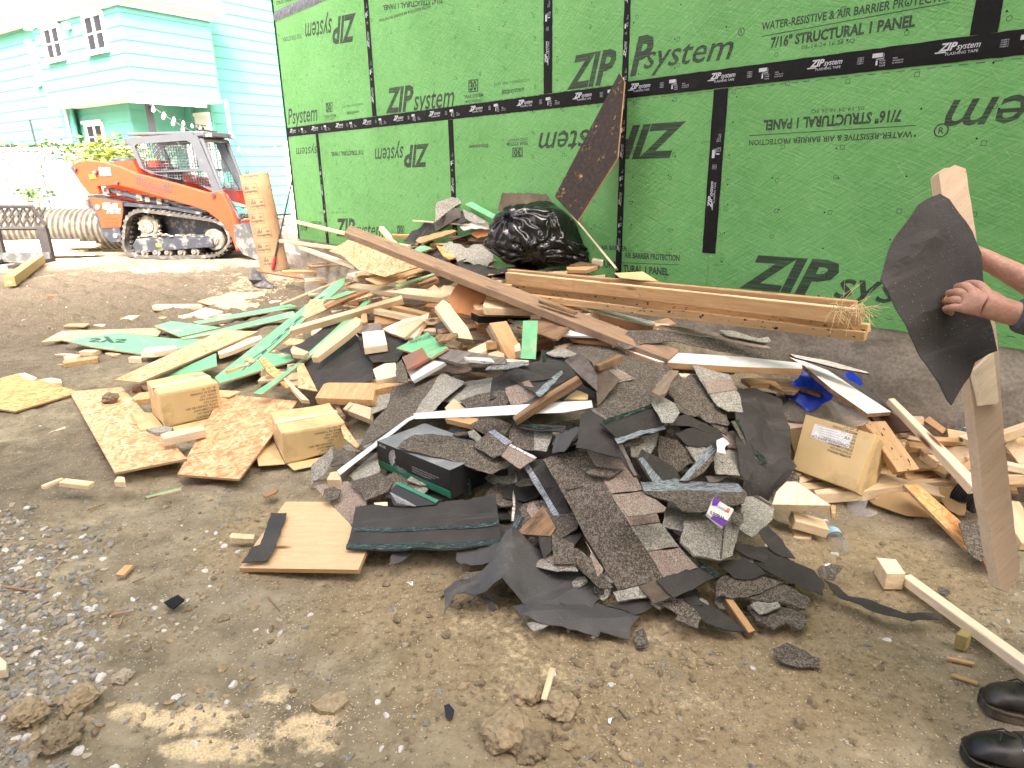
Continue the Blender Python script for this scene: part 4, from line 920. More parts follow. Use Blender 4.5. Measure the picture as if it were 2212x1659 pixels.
mb=MB();mb.add([(f0[0]+.04,-CY+.07, f0[1]-.09),(f0[0]+.04,CY-.07,f0[1]-.09),(f2[0]-.01,CY-.07,f2[1]+.04), (f2[0]-.01,-CY+.07,f2[1]+.04)],[(0,1,2,3)]);mb.build('door_glass',MATS['cab_glass'],fd,frame=LM)
mb=MB();mb.tube([(f0[0]+.07, 0,f0[1]-.15), (f1[0]+.03,.2,f1[1])],.008, 5);mb.build('wiper', MATS['seat_black'],fd,frame=LM)
mb=MB();mb.tube([(f1[0]+.06, -CY-.02,f1[1]+.6),(f1[0]+.12,-CY-.05,f1[1]+.55), (f1[0]+.14,-CY-.05,f1[1]+.1),(f1[0]+.06,-CY-.02, f1[1]+.05)],.014,7);mb.build('grab_handle',MATS['cab_grey'],fd,frame=LM)
mb=MB();c=cabq(1000,1050);mb.box((c[0]-.28,-.27,.95),(c[0]+.22, .27,1.1),bev=.03);mb.box((c[0]-.33,-.25,1.05),(c[0]-.2, .25,1.65),bev=.04);mb.box((c[0]-.3,-.33,1.2),(c[0]+.15, -.28,1.26),bev=.01);mb.tube([(c[0]+.12,-.31,1.2),(c[0]+.14,-.31,1.42)],.02,7);mb.tube([(c[0]+.12, .31,1.2),(c[0]+.14,.31,1.42)],.02, 7)
mb.build('operator_seat',MATS['seat_black'],ld,frame=LM)
mb=MB();c=cabq(862,975);mb.box((c[0]-.06,-.3,c[1]-.02),(c[0]+.12,.1,c[1]+.13),bev=.03);mb.build('fuel_can',MATS['loader_orange'],ld,frame=LM)
mb=MB();c=cabq(772,812);mb.box((c[0]-.06,-.42,c[1]-.08), (c[0]+.05,-.3,c[1]+.03),bev=.01);mb.build('rear_light', MATS['steel_bucket'],ld,frame=LM)
bx=q1(1400,0)[0];mb=MB();prof=[(bx, .62),(bx+.06, .64),(bx+.42, .06),(bx+.86, .02),(bx+.86, .0),(bx+.36,.0),(bx+.1,.12),(bx-.02,.34)]
mb.prism(prof, -.9,.9,M=XZ)
side_=[(bx,.64),(bx+.1,.62), (bx+.84,.04), (bx+.84,0),(bx+.35,0),(bx+.1,.1),(bx-.03, .34)]
for yv_ in(-.915,.9):mb.prism(side_,yv_,yv_+.018, M=XZ)
mb.build('bucket',MATS['steel_bucket'],ld, frame=LM)
plain('pipe_black',(.1,.088, .068), .8,0,.3,5,.3, dirt=((.24,.2,.14),.4));plain('tube_card',(.36,.24,.13),.8,0,.08,8,.1);plain('red_plastic',(.6,.02,.03), .45);plain('rust_steel',(.035,.032,.03),.7,.2,.3,8,.3)
PY=14.2;a=at_y((0,433),PY);zc_=.0+.42
cp=None;mb=MB();prof=[];x=a.x-3;pts=[];n=0;rr=[]
x1=at_y((212,470),PY).x+1.2
while x<x1:
 for dx, r in((0,.37), (.02,.42),(.06,.42), (.08,.37),(.1,.365)):pts.append((x+dx,PY, zc_));rr.append(r)
 x+=.115
mb.tube(pts,rr,28,cap=False);cp=mb.build('corrugated_pipe',MATS['pipe_black'],smooth=False);tag(cp,'long muddy corrugated pipe lying in front of the lattice fence','pipe',None)
def ypt(f,p,y):return at_y(V(f,p),y)
AY=12.6;at_=thing('fork_carriage',ypt(1,(150,1480),AY),'black steel fork frame with an open grille, left of the loader','fork frame')
mb=MB();mb.tube([ypt(1,(-60, 1215), AY),ypt(1,(190,1218),AY),ypt(1,(270,1330),AY),ypt(1,(270,1345),AY),ypt(1,(-60,1345),AY)],.035,6);mb.build('top_frame', MATS['rust_steel'],at_)
mb=MB()
for i in range(7):
 x=-40+i*44;mb.tube([ypt(1,(x,1222), AY),ypt(1,(x+32,1275),AY),ypt(1,(x,1330), AY)],.02,4);mb.tube([ypt(1, (x+44, 1222), AY),ypt(1,(x+12,1275),AY),ypt(1,(x+44,1330),AY)],.02,4)
mb.build('grille',MATS['rust_steel'],at_)
for(x0, x1_)in((225,290),(-60,20)):
 mb=MB();p=ypt(1,(x0,1345),AY);q=ypt(1,(x0+55,1345),AY);mb.box((p.x,AY-.05,-.06),(q.x,AY+.03,p.z));mb.box((p.x,AY-1.0,-.03),(q.x,AY-.05,.03));mb.build('fork',MATS['rust_steel'],at_)
mb=MB();p=ypt(1,(-60, 1462), AY);q=ypt(1,(305,1462),AY);mb.box((p.x,AY-.1,-.02),(q.x,AY-.02,.14));mb.build('bottom_rail',MATS['steel_bucket'],at_)
R=random.Random(5);rw=[(0,560,1462, 7),(0, 480,1440,7),(0,450,1418,7), (0,560,1398,6),(0,565,1380, 6),(0, 445,1362,5)]
for i in range(12):
 row=i//2;x0=ypt(1,(-200+R.uniform(-40,40), 1400), 13.3).x;x1_=ypt(1,((560,470,445,560,565,450)[row]+R.uniform(-50,6),1400),13.3).x;z=-.01+.05*row;y=13.2+(i%2)*.15+R.uniform(-.01,.01)
 mb=MB();mb.box((x0,y, z),(x1_,y+.14,z+.044),bev=.004);o=mb.build('stacked_board',MATS['pine_pale'],frame=Matrix.Translation(((x0+x1_)/2,y,z)),recenter='world')
 tag(o,('lowest','second lowest','third lowest','third highest', 'second highest','topmost')[row]+(' front',' rear')[i%2]+' board of the pale stack before the corrugated pipe', 'board','boards stacked before the pipe')
mb=MB();p=ypt(1,(420, 1040), 15.9);q=ypt(1,(590,1170),15.9)
mb.add([ypt(1, (420,1038),15.9),ypt(1,(548,1035), 15.9), ypt(1, (600,1175),15.7),ypt(1,(442,1170), 15.7)],[(3,2, 1,0)])
mb.add([v+Vector((0,.02,0))for v in mb.v[:4]],[(0,1,2,3)]);mb.f+=[(0,1,5,4),(1,2,6,5),(2,3, 7,6),(3,0,4,7)];mb.m+=[0]*4
tag(mb.build('osb_sheet',MATS['osb_warm']),'small strand board sheet leaning on the fence behind the loader','board')
a=at_z((10,604),.14);M=frame_from(Vector((a.x+.02,a.y,.02)),Vector((-.35,.93, 0)),Vector((0,0,1)))
mb=MB();mb.box((-.0,-.0,0),(3.0,.14,.14),bev=.006);tm=mb.build('timber_post', MATS['treated'],frame=Matrix.Translation((at_z((36,618),0).x,at_z((36,618),0).y,0))@Matrix.Rotation(math.radians(117), 4,'Z'));tag(tm,'square greenish timber with a small tag, at the left edge','timber')
mb=MB();mb.box((-.002,.05,.05),(-.0005,.1, .075));mb.build('end_tag',MATS['sticker_white'], tm,frame=tm.matrix_basis)
base=at_z((594,583),.0);top_r=.215
ct=thing('cardboard_tube',base,'tall brown cardboard column tube printed with black boxes, beside the loader','tube')
dirv=Vector((-.1,.02, 1)).normalized();Mt=frame_from(base,Vector((1,0, 0))-dirv*dirv.x,dirv);HT=1.48
mb=MB();mb.lathe([(top_r,0), (top_r,HT),(top_r-.012,HT), (top_r-.012,.02)],40,M=Mt,cap=False);tb_=mb.build('tube_wall', MATS['tube_card'],ct,smooth=False)
mb=MB()
def on_tube(u, z,e=.0015):a=u/top_r-math.pi/2;return Mt@Vector(((top_r+e)*math.cos(a),(top_r+e)*math.sin(a),z))
def tubetext(s,u0,u1, z0,h,bold=.02):
 vs_,fs, w_,cap=text_geo(s,0, bold);mb.add([on_tube(u1-x/w_*(u1-u0),z0+h-y/cap*h)for x,y in vs_],fs)
def tuberect(u0,u1,z0,z1):
 n=4;p=[];
 for i in range(n+1):u=u0+(u1-u0)*i/n;p+=[on_tube(u,z0),on_tube(u,z1)]
 mb.add(p,[(2*i,2*i+2, 2*i+3, 2*i+1)for i in range(n)])
for k in range(7):
 z=.08+k*.22;off=-.03 if k%2 else .03
 for uo in(-.52,-.02,.45):
  u0=uo-.11+off;u1=uo+.13+off;t_=.004
  tuberect(u0,u1,z,z+t_);tuberect(u0, u1,z+.15,z+.15+t_);tuberect(u0,u0+t_,z,z+.15);tuberect(u1-t_,u1,z,z+.15)
  tubetext('Handiforms',u0+.015,u1-.015,z+.02,.035);tubetext('QR8F',u1-.07,u1-.02,z+.085,.022)
  for q in range(5):tuberect(u0+.03+q*.017,u0+.04+q*.017,z+.075,z+.075+.03+.02*(q%3))
  tubetext('12', u0-.05,u0-.025,z+.06,.03)
mb.build('print',MATS['ink'],tb_)
a=ypt(1,(1603, 1590), base.y-.25);b_=at_y(V(1,(1775,822)),base.y+0.35);pl=thing('tool_pole',a,'thin black pole with red grips standing beside the cardboard tube','pole')
mb=MB();mb.tube([a.lerp(b_,.1),a.lerp(b_,.86)],.014,8);mb.build('shaft',MATS['seat_black'], pl);mb=MB();mb.tube([a,a.lerp(b_,.02),a.lerp(b_, .1)],[.014,.024,.022],8);mb.build('grip', MATS['red_plastic'], pl)
mb=MB();mb.tube([a.lerp(b_,.86),a.lerp(b_, .99),b_],[.024,.026, .015], 8);mb.build('grip',MATS['red_plastic'],pl)
sA=at_z(V(4,(1668,262)),.16);sB=at_z(V(4,(2120,335)),.22);sh=thing('shovel',sA,'shovel with a muddy steel blade lying before the cardboard tube','shovel')
mb=MB();mb.tube([sA,sA.lerp(sB,.5), sB],[.02,.019,.019], 8);mb.build('handle',MATS['pine_red'],sh)
bl=[V(4,p)for p in((1648,250),(1690,275),(1742,330),(1778,352), (1772, 374),(1700,372),(1640,352), (1612, 320),(1618,275))];hh=[.2,.17,.1,.06,.02,.0,.02,.1,.17]
pts=[at_z(p,h)for p,h in zip(bl,hh)];c=sum(pts,Vector())/len(pts)+Vector((.01,.07,-.01));mb=MB();mb.add(pts+[c], [(i,(i+1)%9,9)for i in range(9)]);o=mb.build('blade',MATS['steel_bucket'],sh);o.modifiers.new('s','SOLIDIFY').thickness=.004
def cblock(name,pxs,z1,depth,label, mat='concrete_dark', z0=-.05):
 p=at_z(pxs[0], z1);q=at_z(pxs[1],z1);X=(q-p).normalized();Y=Vector((-X.y,X.x, 0));L=(q-p).length
 mb=MB();mb.box((0,0,z0-z1),(L,depth,0),bev=.012);o=mb.build(name,MATS[mat],frame=frame_from(p,X,Vector((0,0,1))));return tag(o,label, 'concrete block')
cblock('concrete_block',(V(5,(212,395)),V(5,(655, 560))),.42,.7,'grey concrete block with a wet stain, under the long boards left of the heap')
cblock('concrete_step',(V(5, (-40,190)),V(5,(150, 250))),.5,.6, 'pale concrete step at the far corner of the green wall','concrete')
cblock('concrete_kerb',(V(5, (20,400)),V(5,(200,440))),.16,.5,'low concrete slab between the tube and the concrete block','concrete')
ALL=[]
wood('ply',(.76,.56,.34),(.66,.45,.25));plain('brick_red',(.3,.12,.07),.7,0,.15,8,.2,dirt=((.2,.12,.09),.5))
plain('orange_board', (.4,.165,.05),.7,0,.12,9,.2,dirt=((.2,.08,.03),.4));plain('blue_plastic',(.01,.06,.6),.3,0,.1,4,.1);plain('brown_crate',(.3,.12,.04),.6)
def tar_face():
 m,t,b=nmat('tar_face');n=noise_(t,ocoord(t),9,7,.7);n2=noise_(t,ocoord(t),40, 4,.7)
 c=ramp(t,n2,[(.4,(.012,.008, .006)),(.62,(.035,.02,.012))]);c=mix(t,math_(t,'MULTIPLY',ramp(t,n,[(.55,0.0),(.66, .8)]), ramp(t,n2,[(.5,0.0), (.62,1.0)])), c,(.5, .3,.1))
 t.links.new(c, b.inputs['Base Color']);b.inputs['Roughness'].default_value=.8;bump(t,b,n2,.4,.004)
tar_face()
def flaky():
 m,t,b=nmat('flaky_white');n=noise_(t,ocoord(t,(4, 30,30)),3,7,.7);c=ramp(t,n, [(.42, (.3,.25,.18)),(.5,(.72,.7,.66))]);t.links.new(c, b.inputs['Base Color']);b.inputs['Roughness'].default_value=.7;bump(t,b,n,.5,.003)
flaky()
def fit_plane(pts):
 c=sum(pts,Vector())/len(pts);A=np.array([[p.x-c.x,p.y-c.y]for p in pts]);z=np.array([p.z-c.z for p in pts])
 s,*_=np.linalg.lstsq(A.T@A+np.eye(2)*1e-3, A.T@z, rcond=None);n=Vector((-s[0],-s[1], 1)).normalized()
 v=(c-CAM).normalized()
 for _ in range(12):
  if-n.dot(v)>.22:break
  n=(n+(-v)*.08+Vector((0,0,.05))).normalized()
 return c,n
class Surf:pass
def slab(f,poly,mat,th,label=None,lift=0.0,z=None,lifts=None,jag=0.0,warp=0.0,rigid=True,name='board',cat=None,group=None,side=None,parent=None,grain=(0,1),res=.05,bands=None, ndir=None,curl=0.0,at=None, ridges=()):
 """a flat or warped piece: its upper face has the outline poly; thickness goes down. Each corner is set on the heap (raised by lift) or at an explicit height z"""
 px=[V(f,p)for p in poly];n_=len(px)
 if z is not None:
  W=[at_z(p,q)for p,q in zip(px,z if isinstance(z,(list,tuple))else[z]*n_)]
  if any(wall_d(q.x,q.y)<.07 for q in W)and W[0].y<9 and ndir is None:ndir=(ND+Vector((0,0,.8))).normalized()
  W=[front(p,q)if q.x>P0.x else q for p,q in zip(px,W)]
 else:W=[on_heap(p,lift+(lifts[i]if lifts else 0))for i,p in enumerate(px)]
 c,n=fit_plane(W)
 if ndir is not None:n=Vector(ndir).normalized()
 if at is not None:c=at
 wc=sum(((at_plane(p,c,n)-CAM).length for p in px))/n_
 Q=[at_plane(p, c,n)for p in px]
 if at is not None:c=sum(Q,Vector())/n_
 x=Q[grain[1]]-Q[grain[0]];M=frame_from(c,x,n);Mi=M.inverted()
 L=[Mi@q for q in Q];L2=[Vector((q.x,q.y))for q in L]
 resid=[0]*n_ if rigid else[max(-.15,min(.15,(w_-c).dot(n)))for w_ in W]
 seed=random.random()*100;RL=[]
 for(r0, r1,rh, rw)in ridges:
  e_=[Mi@at_plane(V(f,p),c,n)for p in(r0,r1)];RL.append((Vector((e_[0].x,e_[0].y)),Vector((e_[1].x,e_[1].y)),rh,rw))
 def zf(a,b):
  s=0;wt=0
  if not rigid:
   for q,r in zip(L2,resid):k=1/((q.x-a)**2+(q.y-b)**2+.002);s+=k*r;wt+=k
   s=s/wt
  if warp:s+=warp*(noise.noise(Vector((a*3.1+seed,b*3.1,seed)))+.45*noise.noise(Vector((a*9+seed,b*9,3.3))))
  for(ra, rb,rh, rw)in RL:
   ab=rb-ra;tq=max(0,min(1,(Vector((a, b))-ra).dot(ab)/ab.dot(ab)));s+=rh*math.exp(-((Vector((a,b))-ra-ab*tq).length/rw)**1.3)
  if curl:s+=curl*(a*a+.5*b*b)
  return s
 S=Surf();S.M=M;S.c=c;S.n=n;S.zf=zf
 def mesh(L2_,th_,off, jag_,res_):
  out=[];k=len(L2_)
  for i in range(k):
   a,b=L2_[i],L2_[(i+1)%k];d=b-a;ln=d.length
   if ln<1e-6:continue
   m_=max(1,int(ln/(.022 if jag_ else res_)))if(jag_ or warp or not rigid)else 1;nn=Vector((-d.y,d.x))/ln
   for j in range(m_):
    p=a+d*(j/m_)
    if jag_:p=p+nn*jag_*(noise.noise(Vector((p.x*23,p.y*23,seed)))+.6*noise.noise(Vector((p.x*70,p.y*70,seed+5))))*(1.6 if j else .5)
    out.append(p)
  ins=[]
  if warp or not rigid or curl:
   xs=[p.x for p in out];ys=[p.y for p in out];a=min(xs)+res_*.5
   while a<max(xs):
    b=min(ys)+res_*.5
    while b<max(ys):ins.append(Vector((a+random.uniform(-.2, .2)*res_,b+random.uniform(-.2,.2)*res_)));b+=res_
    a+=res_
  e=[(i,(i+1)%len(out))for i in range(len(out))]
  try:r=delaunay_2d_cdt(out+ins,e,[], 1,1e-5)
  except Exception:return None
  vv=r[0];tris=[tuple(t)for t in r[2]]
  if not tris:return None
  if not(warp or not rigid or curl or jag_):pass
  N_=len(vv);top=[(p.x, p.y,zf(p.x,p.y)+off)for p in vv];bot=[(p.x,p.y,q[2]-th_)for p, q in zip(vv,top)]
  ed={}
  for t in tris:
   for i in range(len(t)):ed[(t[i],t[(i+1)%len(t)])]=1
  fs=list(tris);fm=[0]*len(fs);fs+=[tuple(N_+i for i in t)[::-1]for t in tris];fm+=[0]*len(tris)
  for(a,b)in ed:
   if(b,a)not in ed:fs.append((b,a,N_+a,N_+b));fm.append(1)
  if tris:
   a,b,c_=[vv[i]for i in tris[0][:3]]
   if(b-a).cross(c_-a)<0:fs=[t[::-1]for t in fs]
  return(top+bot,fs),fm
 r=mesh(L2,th,0,jag,res)
 if r is None:print('FAILED', label);return None
 mm=MATS[mat];sm=MATS[side]if side else mm
 o=link(name,r[0],[mm, sm],parent,M, r[1]);S.o=o
 if parent is None:tag(o,label,cat or name.replace('_',' '),group)
 if th>.02 and not jag and not warp:
  bv=o.modifiers.new('b','BEVEL');bv.width=.002;bv.segments=1;bv.limit_method='ANGLE'
 for bd in bands or[]:
  bf,bp,bm,bn=bd[:4];off=bd[4]if len(bd)>4 else .0035
  BQ=[Mi@at_plane(V(bf, p),c,n)for p in bp];B2=[Vector((q.x,q.y))for q in BQ]
  rr=mesh(B2,.0018,off, jag*.7 if bn!='tab' else .002,res)
  if rr:link(bn, rr[0], [MATS[bm],MATS[bm]], o,M,rr[1])
 ALL.append(o);return S
def decal_text(S,f,s, A,B,H, mat='ink',name='lettering', d=.0012,**k):
 """writing on a slab's upper face"""
 Mi=S.M.inverted();q=[Mi@at_plane(V(f,p),S.c,S.n)for p in(A,B,H)];mb=MB()
 vs_,fs, w_,cap=text_geo(s,k.get('shear',0),k.get('bold', 0));a, b,h=[Vector((p.x,p.y))for p in q];X=(b-a)/w_;Y=(h-a);Y=(Y-X*(Y.dot(X)/X.dot(X)))/cap
 P_=[a+X*x+Y*y for x,y in vs_];mb.add([(p.x,p.y,S.zf(p.x, p.y)+d)for p in P_], fs);return mb.build(name,MATS[mat],S.o,frame=S.M)
def beam(f,a,b,w,t,mat,label,lift=.0,z=None,lifts=(0,0), name='board', cat=None,group=None, tilt=0.0,side=None,taper=1.0,skew=(0,0),rough=0.0,bow=0.0):
 """sawn piece: a, b = pixels of the middle of its upper face at both ends; w, t = real width and thickness in metres"""
 pa,pb=V(f,a),V(f,b)
 A=front(pa,at_z(pa,z[0]))if z else on_heap(pa,lift+lifts[0]);B=front(pb,at_z(pb,z[1]))if z else on_heap(pb,lift+lifts[1])
 X=B-A;Ln=X.length;up=Vector((0,0,1));sd=up.cross(X.normalized());up=(up+sd*tilt)
 M=frame_from(A,X,up);k=max(1,int(Ln/.15))if(rough or bow)else 1;vs_=[]
 for i in range(k+1):
  u=i/k;ww=w/2*(1+(taper-1)*u);tt=t*(1+(taper-1)*u*.6)
  for(yy_,zz)in((-1,0), (1,0), (1,-1),(-1,-1)):
   sk=(skew[0]if i==0 else skew[1]if i==k else 0)*yy_*ww
   j=rough*(noise.noise(Vector((u*9+A.x*31,yy_*3.1,zz*2.7)))if rough else 0)
   vs_.append((Ln*u+sk,yy_*ww+j,zz*tt+j*.7+bow*math.sin(u*math.pi)))
 fs=[(i*4+q,i*4+(q+1)%4,(i+1)*4+(q+1)%4,(i+1)*4+q)for i in range(k)for q in range(4)];fs+=[(3,2,1,0),(k*4, k*4+1, k*4+2, k*4+3)]
 fs=[tuple(q)[::-1]for q in fs]
 fm=[0 if(i%4==0 and i<4*k)else 1 for i in range(len(fs))]
 o=link(name,(vs_,fs), [MATS[mat],MATS[side]if side else MATS[mat]],None,M,fm);tag(o, label, cat or name.replace('_',' '),group)
 bv=o.modifiers.new('b','BEVEL');bv.width=min(.0025,t*.15);bv.segments=1;bv.limit_method='ANGLE'
 ALL.append(o);S=Surf();S.o=o;S.M=M;S.L=Ln;S.n=(M.to_3x3()@Vector((0,0, 1)));S.c=A;S.zf=lambda a,b:0.0;return S
SH=dict(th=.0045,rigid=False,jag=.003,warp=.007,name='shingle', cat='roof shingle')
def shingle(f, poly,mat,label,lift=0,**k):
 d=dict(SH);d.update(k);th=d.pop('th');return slab(f,poly,mat,th,label, lift,**d)
def felt_(f,poly,mat, label, lift=0,**k):
 d=dict(th=.0025,rigid=False, jag=.006,warp=.016,name='felt_sheet',cat='roofing felt');d.update(k);th=d.pop('th');return slab(f,poly,mat,th,label,lift,**d)
def carton(f,FL,FR,BL,h,ztop,mat,label,name='cardboard_box',top=None,**k):
 """closed box: pixels of the top face's front-left, front-right and back-left corners at height ztop"""
 a,b,c=at_z(V(f,FL),ztop),at_z(V(f,FR),ztop),at_z(V(f,BL),ztop);X=(b-a);Lx=X.length;X.normalize();Y=Vector((-X.y, X.x,0))
 Ly=abs((c-a).dot(Y));M=frame_from(a,X,Vector((0,0,1)));r=thing(name,a-Vector((0,0,h)),label,'box');mb=MB()
 k=14;vs_={};fs=[]
 def gv(i,j,l):
  if(i,j, l)not in vs_:vs_[(i, j,l)]=len(vs_)
  return vs_[(i, j,l)]
 for a_ in range(k):
  for b_ in range(k):
   for q in((lambda u,v:(u,v,0)),(lambda u,v:(v,u,k)),(lambda u,v:(v,0,u)),(lambda u,v:(u,k,v)),(lambda u,v:(0,u,v)),(lambda u,v:(k,v,u))):fs.append(tuple(gv(*q(u,v))for u,v in((a_,b_), (a_,b_+1),(a_+1,b_+1),(a_+1,b_))))
 pts=[];e3=lambda q,L:min(q,L-q)
 for(i,j,l)in vs_:
  p=Vector((Lx*i/k,Ly*j/k,-h+h*l/k));w_=noise.noise(p*9+a)*.006;c_=sum(1 for q in(i,j, l)if q in(0,k))
  if name=='cardboard_box':p+=Vector((noise.noise(p*7+a),noise.noise(p*7+b),noise.noise(p*7+c)))*.0035+(Vector((Lx/2,Ly/2,-h/2))-p).normalized()*((.004+.012*max(0, noise.noise(p*5+b)))if c_>=2 else 0)
  pts.append(p)
 mb.add(pts,fs);s=mb.build('body',MATS[mat],r,frame=M);return r, M,Lx,Ly
OS=dict(side='osb_edge',name='osb_sheet',cat='strand board')
slab(4, [(-30, 966),(125,925),(490, 1040), (484,1056),(95,1172),(-30,1150)],'osb_warm',.012,'tan strand board sheet cut off by the left edge',.03,**OS)
slab(4, [(450, 1045), (790,1015),(1210,1478),(745,1570)],'osb', .012,'large strand board rectangle lying on mud with a dirt clod on it',.02, grain=(0,3),**OS)
slab(4, [(1440,1060), (1930, 1105), (1550, 1612), (1150, 1580)],'osb_pink',.012,'coarse-flaked strand board between the two cardboard boxes',.03,grain=(0, 3),**OS)
slab(4, [(268, 722),(400,652),(1062,630),(1020,685),(780,662),(390,712)],'osb',.012, 'long strand board strip, leftmost of the green and tan panels',.03,**OS)
ZP=dict(side='osb_edge',name='sheathing_offcut',cat='sheathing offcut')
S=slab(4,[(395,708),(780,664),(1100,700),(1330,705),(1100,790), (1040, 820),(905,800),(590, 752)], 'zip_loose',.012,'wide green panel offcut with upside-down letters, at the left of the heap',.055,**ZP)
decal_text(S,4,'sys', (590,700),(850,705), (625,740),'ink_dark',shear=.3,bold=.03)
slab(4, [(1000,618),(1110,588),(1430,628), (1165, 688)], 'zip_loose',.012,'small green panel offcut with a wet patch, behind the wide green one',.05,**ZP)
slab(4, [(1250,592),(1880,478),(1935,496), (1290, 606)], 'zip_loose',.012,'narrow green strip pointing left, farthest back of the green strips',.06,grain=(0,1),**ZP)
slab(4, [(1170,696),(1440,636),(1900,522), (1920, 556),(1440,662),(1185,706)],'zip_loose',.012,'long narrow green strip just in front of the farthest one',.08,**ZP)
slab(4, [(1280,460),(1380,430),(1720,400), (1700, 470),(1650,515),(1500,520)],'osb', .012,'mottled strand board piece with a green corner, behind the pale blocks',.03,**OS)
slab(4, [(1390,440),(1480,405),(1715,398), (1660, 425),(1470,432)],'zip_loose',.012, 'faded green scrap lying on the mottled strand board',.05,**ZP)
slab(4, [(985, 982),(1400,795),(1405,878), (1100, 972)], 'zip_loose',.012,'green panel piece half under the left cardboard box',.06,**ZP)
slab(4, [(745, 966),(1440,645),(1675,655), (905,984)],'osb',.012,'long angle-cut strand board lying across the green panels',.12,grain=(0,1),**OS)
S=slab(4,[(1392,952), (2150, 350),(2240,300),(2230,350), (1735, 795),(1982,818),(1425,990)],'zip_loose',.012,'long green panel with large dark letters pointing to the front',.15,grain=(0,1),**ZP)
decal_text(S,4,'system',(1560,915), (2080, 430),(1640,880),'ink_dark', shear=.25,bold=.02)
slab(4, [(1640,1056), (1900, 880),(2157,650),(2380,440), (2400, 455),(2170,690),(1700,1062)],'zip_loose', .012,'thin green strip running from the small boxes up to the pointed block',.09,**ZP)
slab(4, [(1955,555),(2012,446),(2105,450), (2080, 500),(2000,560)],'osb',.012,'small strand board chip lying on the lettered green panel',.18,**OS)
PB=dict(name='offcut',cat='wood offcut')
slab(4, [(985, 490),(1012,478),(1305,477), (1312, 490),(1150,500),(990,498)], 'pine',.038,'long pale block with nail holes, farthest left behind the green strips',.05,**PB)
slab(4, [(1225,540),(1330,500),(1447,525), (1350, 558)], 'pine_pale',.038,'square pale block with a yellow edge beside the green strips',.05,**PB)
slab(4, [(778, 574),(830,552),(905, 550),(860,577)],'pine',.05, 'lone pale block on the dirt, standing apart to the left',.05, **PB)
slab(4, [(1020,568),(1045,558),(1085,560), (1060, 572)], 'pine_warm',.03,'tiny wooden block between two pale blocks',.03,**PB)
slab(4, [(1155,556),(1215,541),(1255,548), (1195, 562)], 'pine_pale',.04,'little pale block touching the square block with the yellow edge', .04,**PB)
slab(4, [(410, 618),(450,604),(585, 603),(545,622)],'pine_warm',.014,'thin tan strip on the dirt behind the leftmost strand board',.02,**PB)
slab(4, [(605, 612),(650,606),(745, 612),(700,622)],'pine',.01, 'very thin shaving board beside the thin tan strip',.015,**PB)
slab(4, [(510, 785),(545,773),(660, 772),(600,790)],'pine',.04, 'pale block tucked under the wide green panel',.035,**PB)
slab(4, [(680, 795),(710,788),(782, 800),(740,815)],'osb',.012, 'small dark-edged chip poking out under the wide green panel', .02,**PB)
slab(4, [(405, 850),(415,838),(635, 812),(632,828),(415, 862)], 'pine_warm',.038,'weathered tan stick lying alone before the wide green panel',.045,**PB)
slab(4, [(410, 818),(450,806),(520, 806),(490,824)],'pine_pale',.03,'pale block just behind the weathered tan stick',.03,**PB)
slab(4, [(828, 826),(850,814),(925, 818),(915,832)],'pine',.045,'end block under the front edge of the wide green panel',.045, **PB)
slab(4, [(910, 790),(950,758),(1140,748),(1145,762),(1000,790)],'pine_pale',.045,'pale angle-cut block lying on the wide green panel',.1,**PB)
slab(4, [(355, 802),(420,798),(480, 800),(400,806)],'pine_pale',.008,'flat pale sliver on the mud left of the stick',.01,**PB)
slab(4, [(1410,785),(1600,700),(1690,680), (1700, 700),(1500,780),(1420,805)],'pine_pale',.038,'pale stud end between the long strand board and the lettered panel',.1,**PB)
slab(4, [(855, 1082), (900,1052),(1020,1035),(1040,1050),(960,1090),(870,1100)],'pine_warm',.038,'slant-cut block under the left cardboard box flap',.05,**PB)
slab(4, [(915, 1004), (935,992),(1015,990),(1015, 1008)],'pine_pale',.04,'pale block end behind the left cardboard box',.05,**PB)
slab(4, [(848, 1030), (870,1010),(915,1008),(912, 1030)],'pine_red',.02,'reddish broken chip beside the pale block end',.03,**PB)
slab(4, [(1038,1322), (1075, 1308), (1320, 1262), (1330, 1292), (1060, 1352)],'pine_pale',.045,'almost white stud end between the two front strand boards',.07,**PB)
slab(4, [(255, 966),(330,953),(395, 965),(400,985),(330, 990)], 'pine',.03,'pale stick with a yellow torn end on the left mud',.04,**PB)
slab(4, [(120, 930),(160,922),(240, 955),(215,968)],'pine_pale',.03,'pale stick end showing behind the left-edge strand board',.045,**PB)
slab(4, [(1120,1072), (1430, 1035), (1560, 1042), (1480, 1080)],'card',.006,'strip of flattened cardboard behind the left box',.03,name='cardboard_strip', cat='cardboard')
slab(4, [(945, 1285), (1060, 1265), (1120, 1278), (1110, 1305), (1010, 1310)],'shingle_light',.02, 'flat grey stone-like shingle chip behind the white stud end', .02,jag=.006, name='shingle_chip', cat='roof shingle')
beam(4, (275,1655),(405,1603),.03,.02,'pine','splintered pale stick on the dirt, left of its twin',.02,taper=.6, rough=.006,name='stick',cat='stick')
beam(4, (402,1618),(592,1640),.045, .025,'pine','short flat pale stick on the dirt, right of the splintered one',.025,name='stick',cat='stick')
slab(4, [(738, 1625), (762,1592),(808,1598),(812, 1630)],'pine',.03,'small tapered pine chip on the dirt below the large strand board',.03,**PB)
beam(11,(842,60),(1040,8),.018,.012,'zip_loose','thin green sliver on the dirt under the coarse strand board',.015,side='pine',name='stick', cat='stick')
slab(11,[(1322,285),(1335,268),(1468,278), (1462, 303),(1330,297)],'pine',.02,'small lone pine strip left of the plywood square',.022,**PB)
slab(11,[(665, 505),(720,452),(768, 452),(712,512)],'pine_warm',.012,'thin wooden tile on the dirt beside the gravel',.014,**PB)
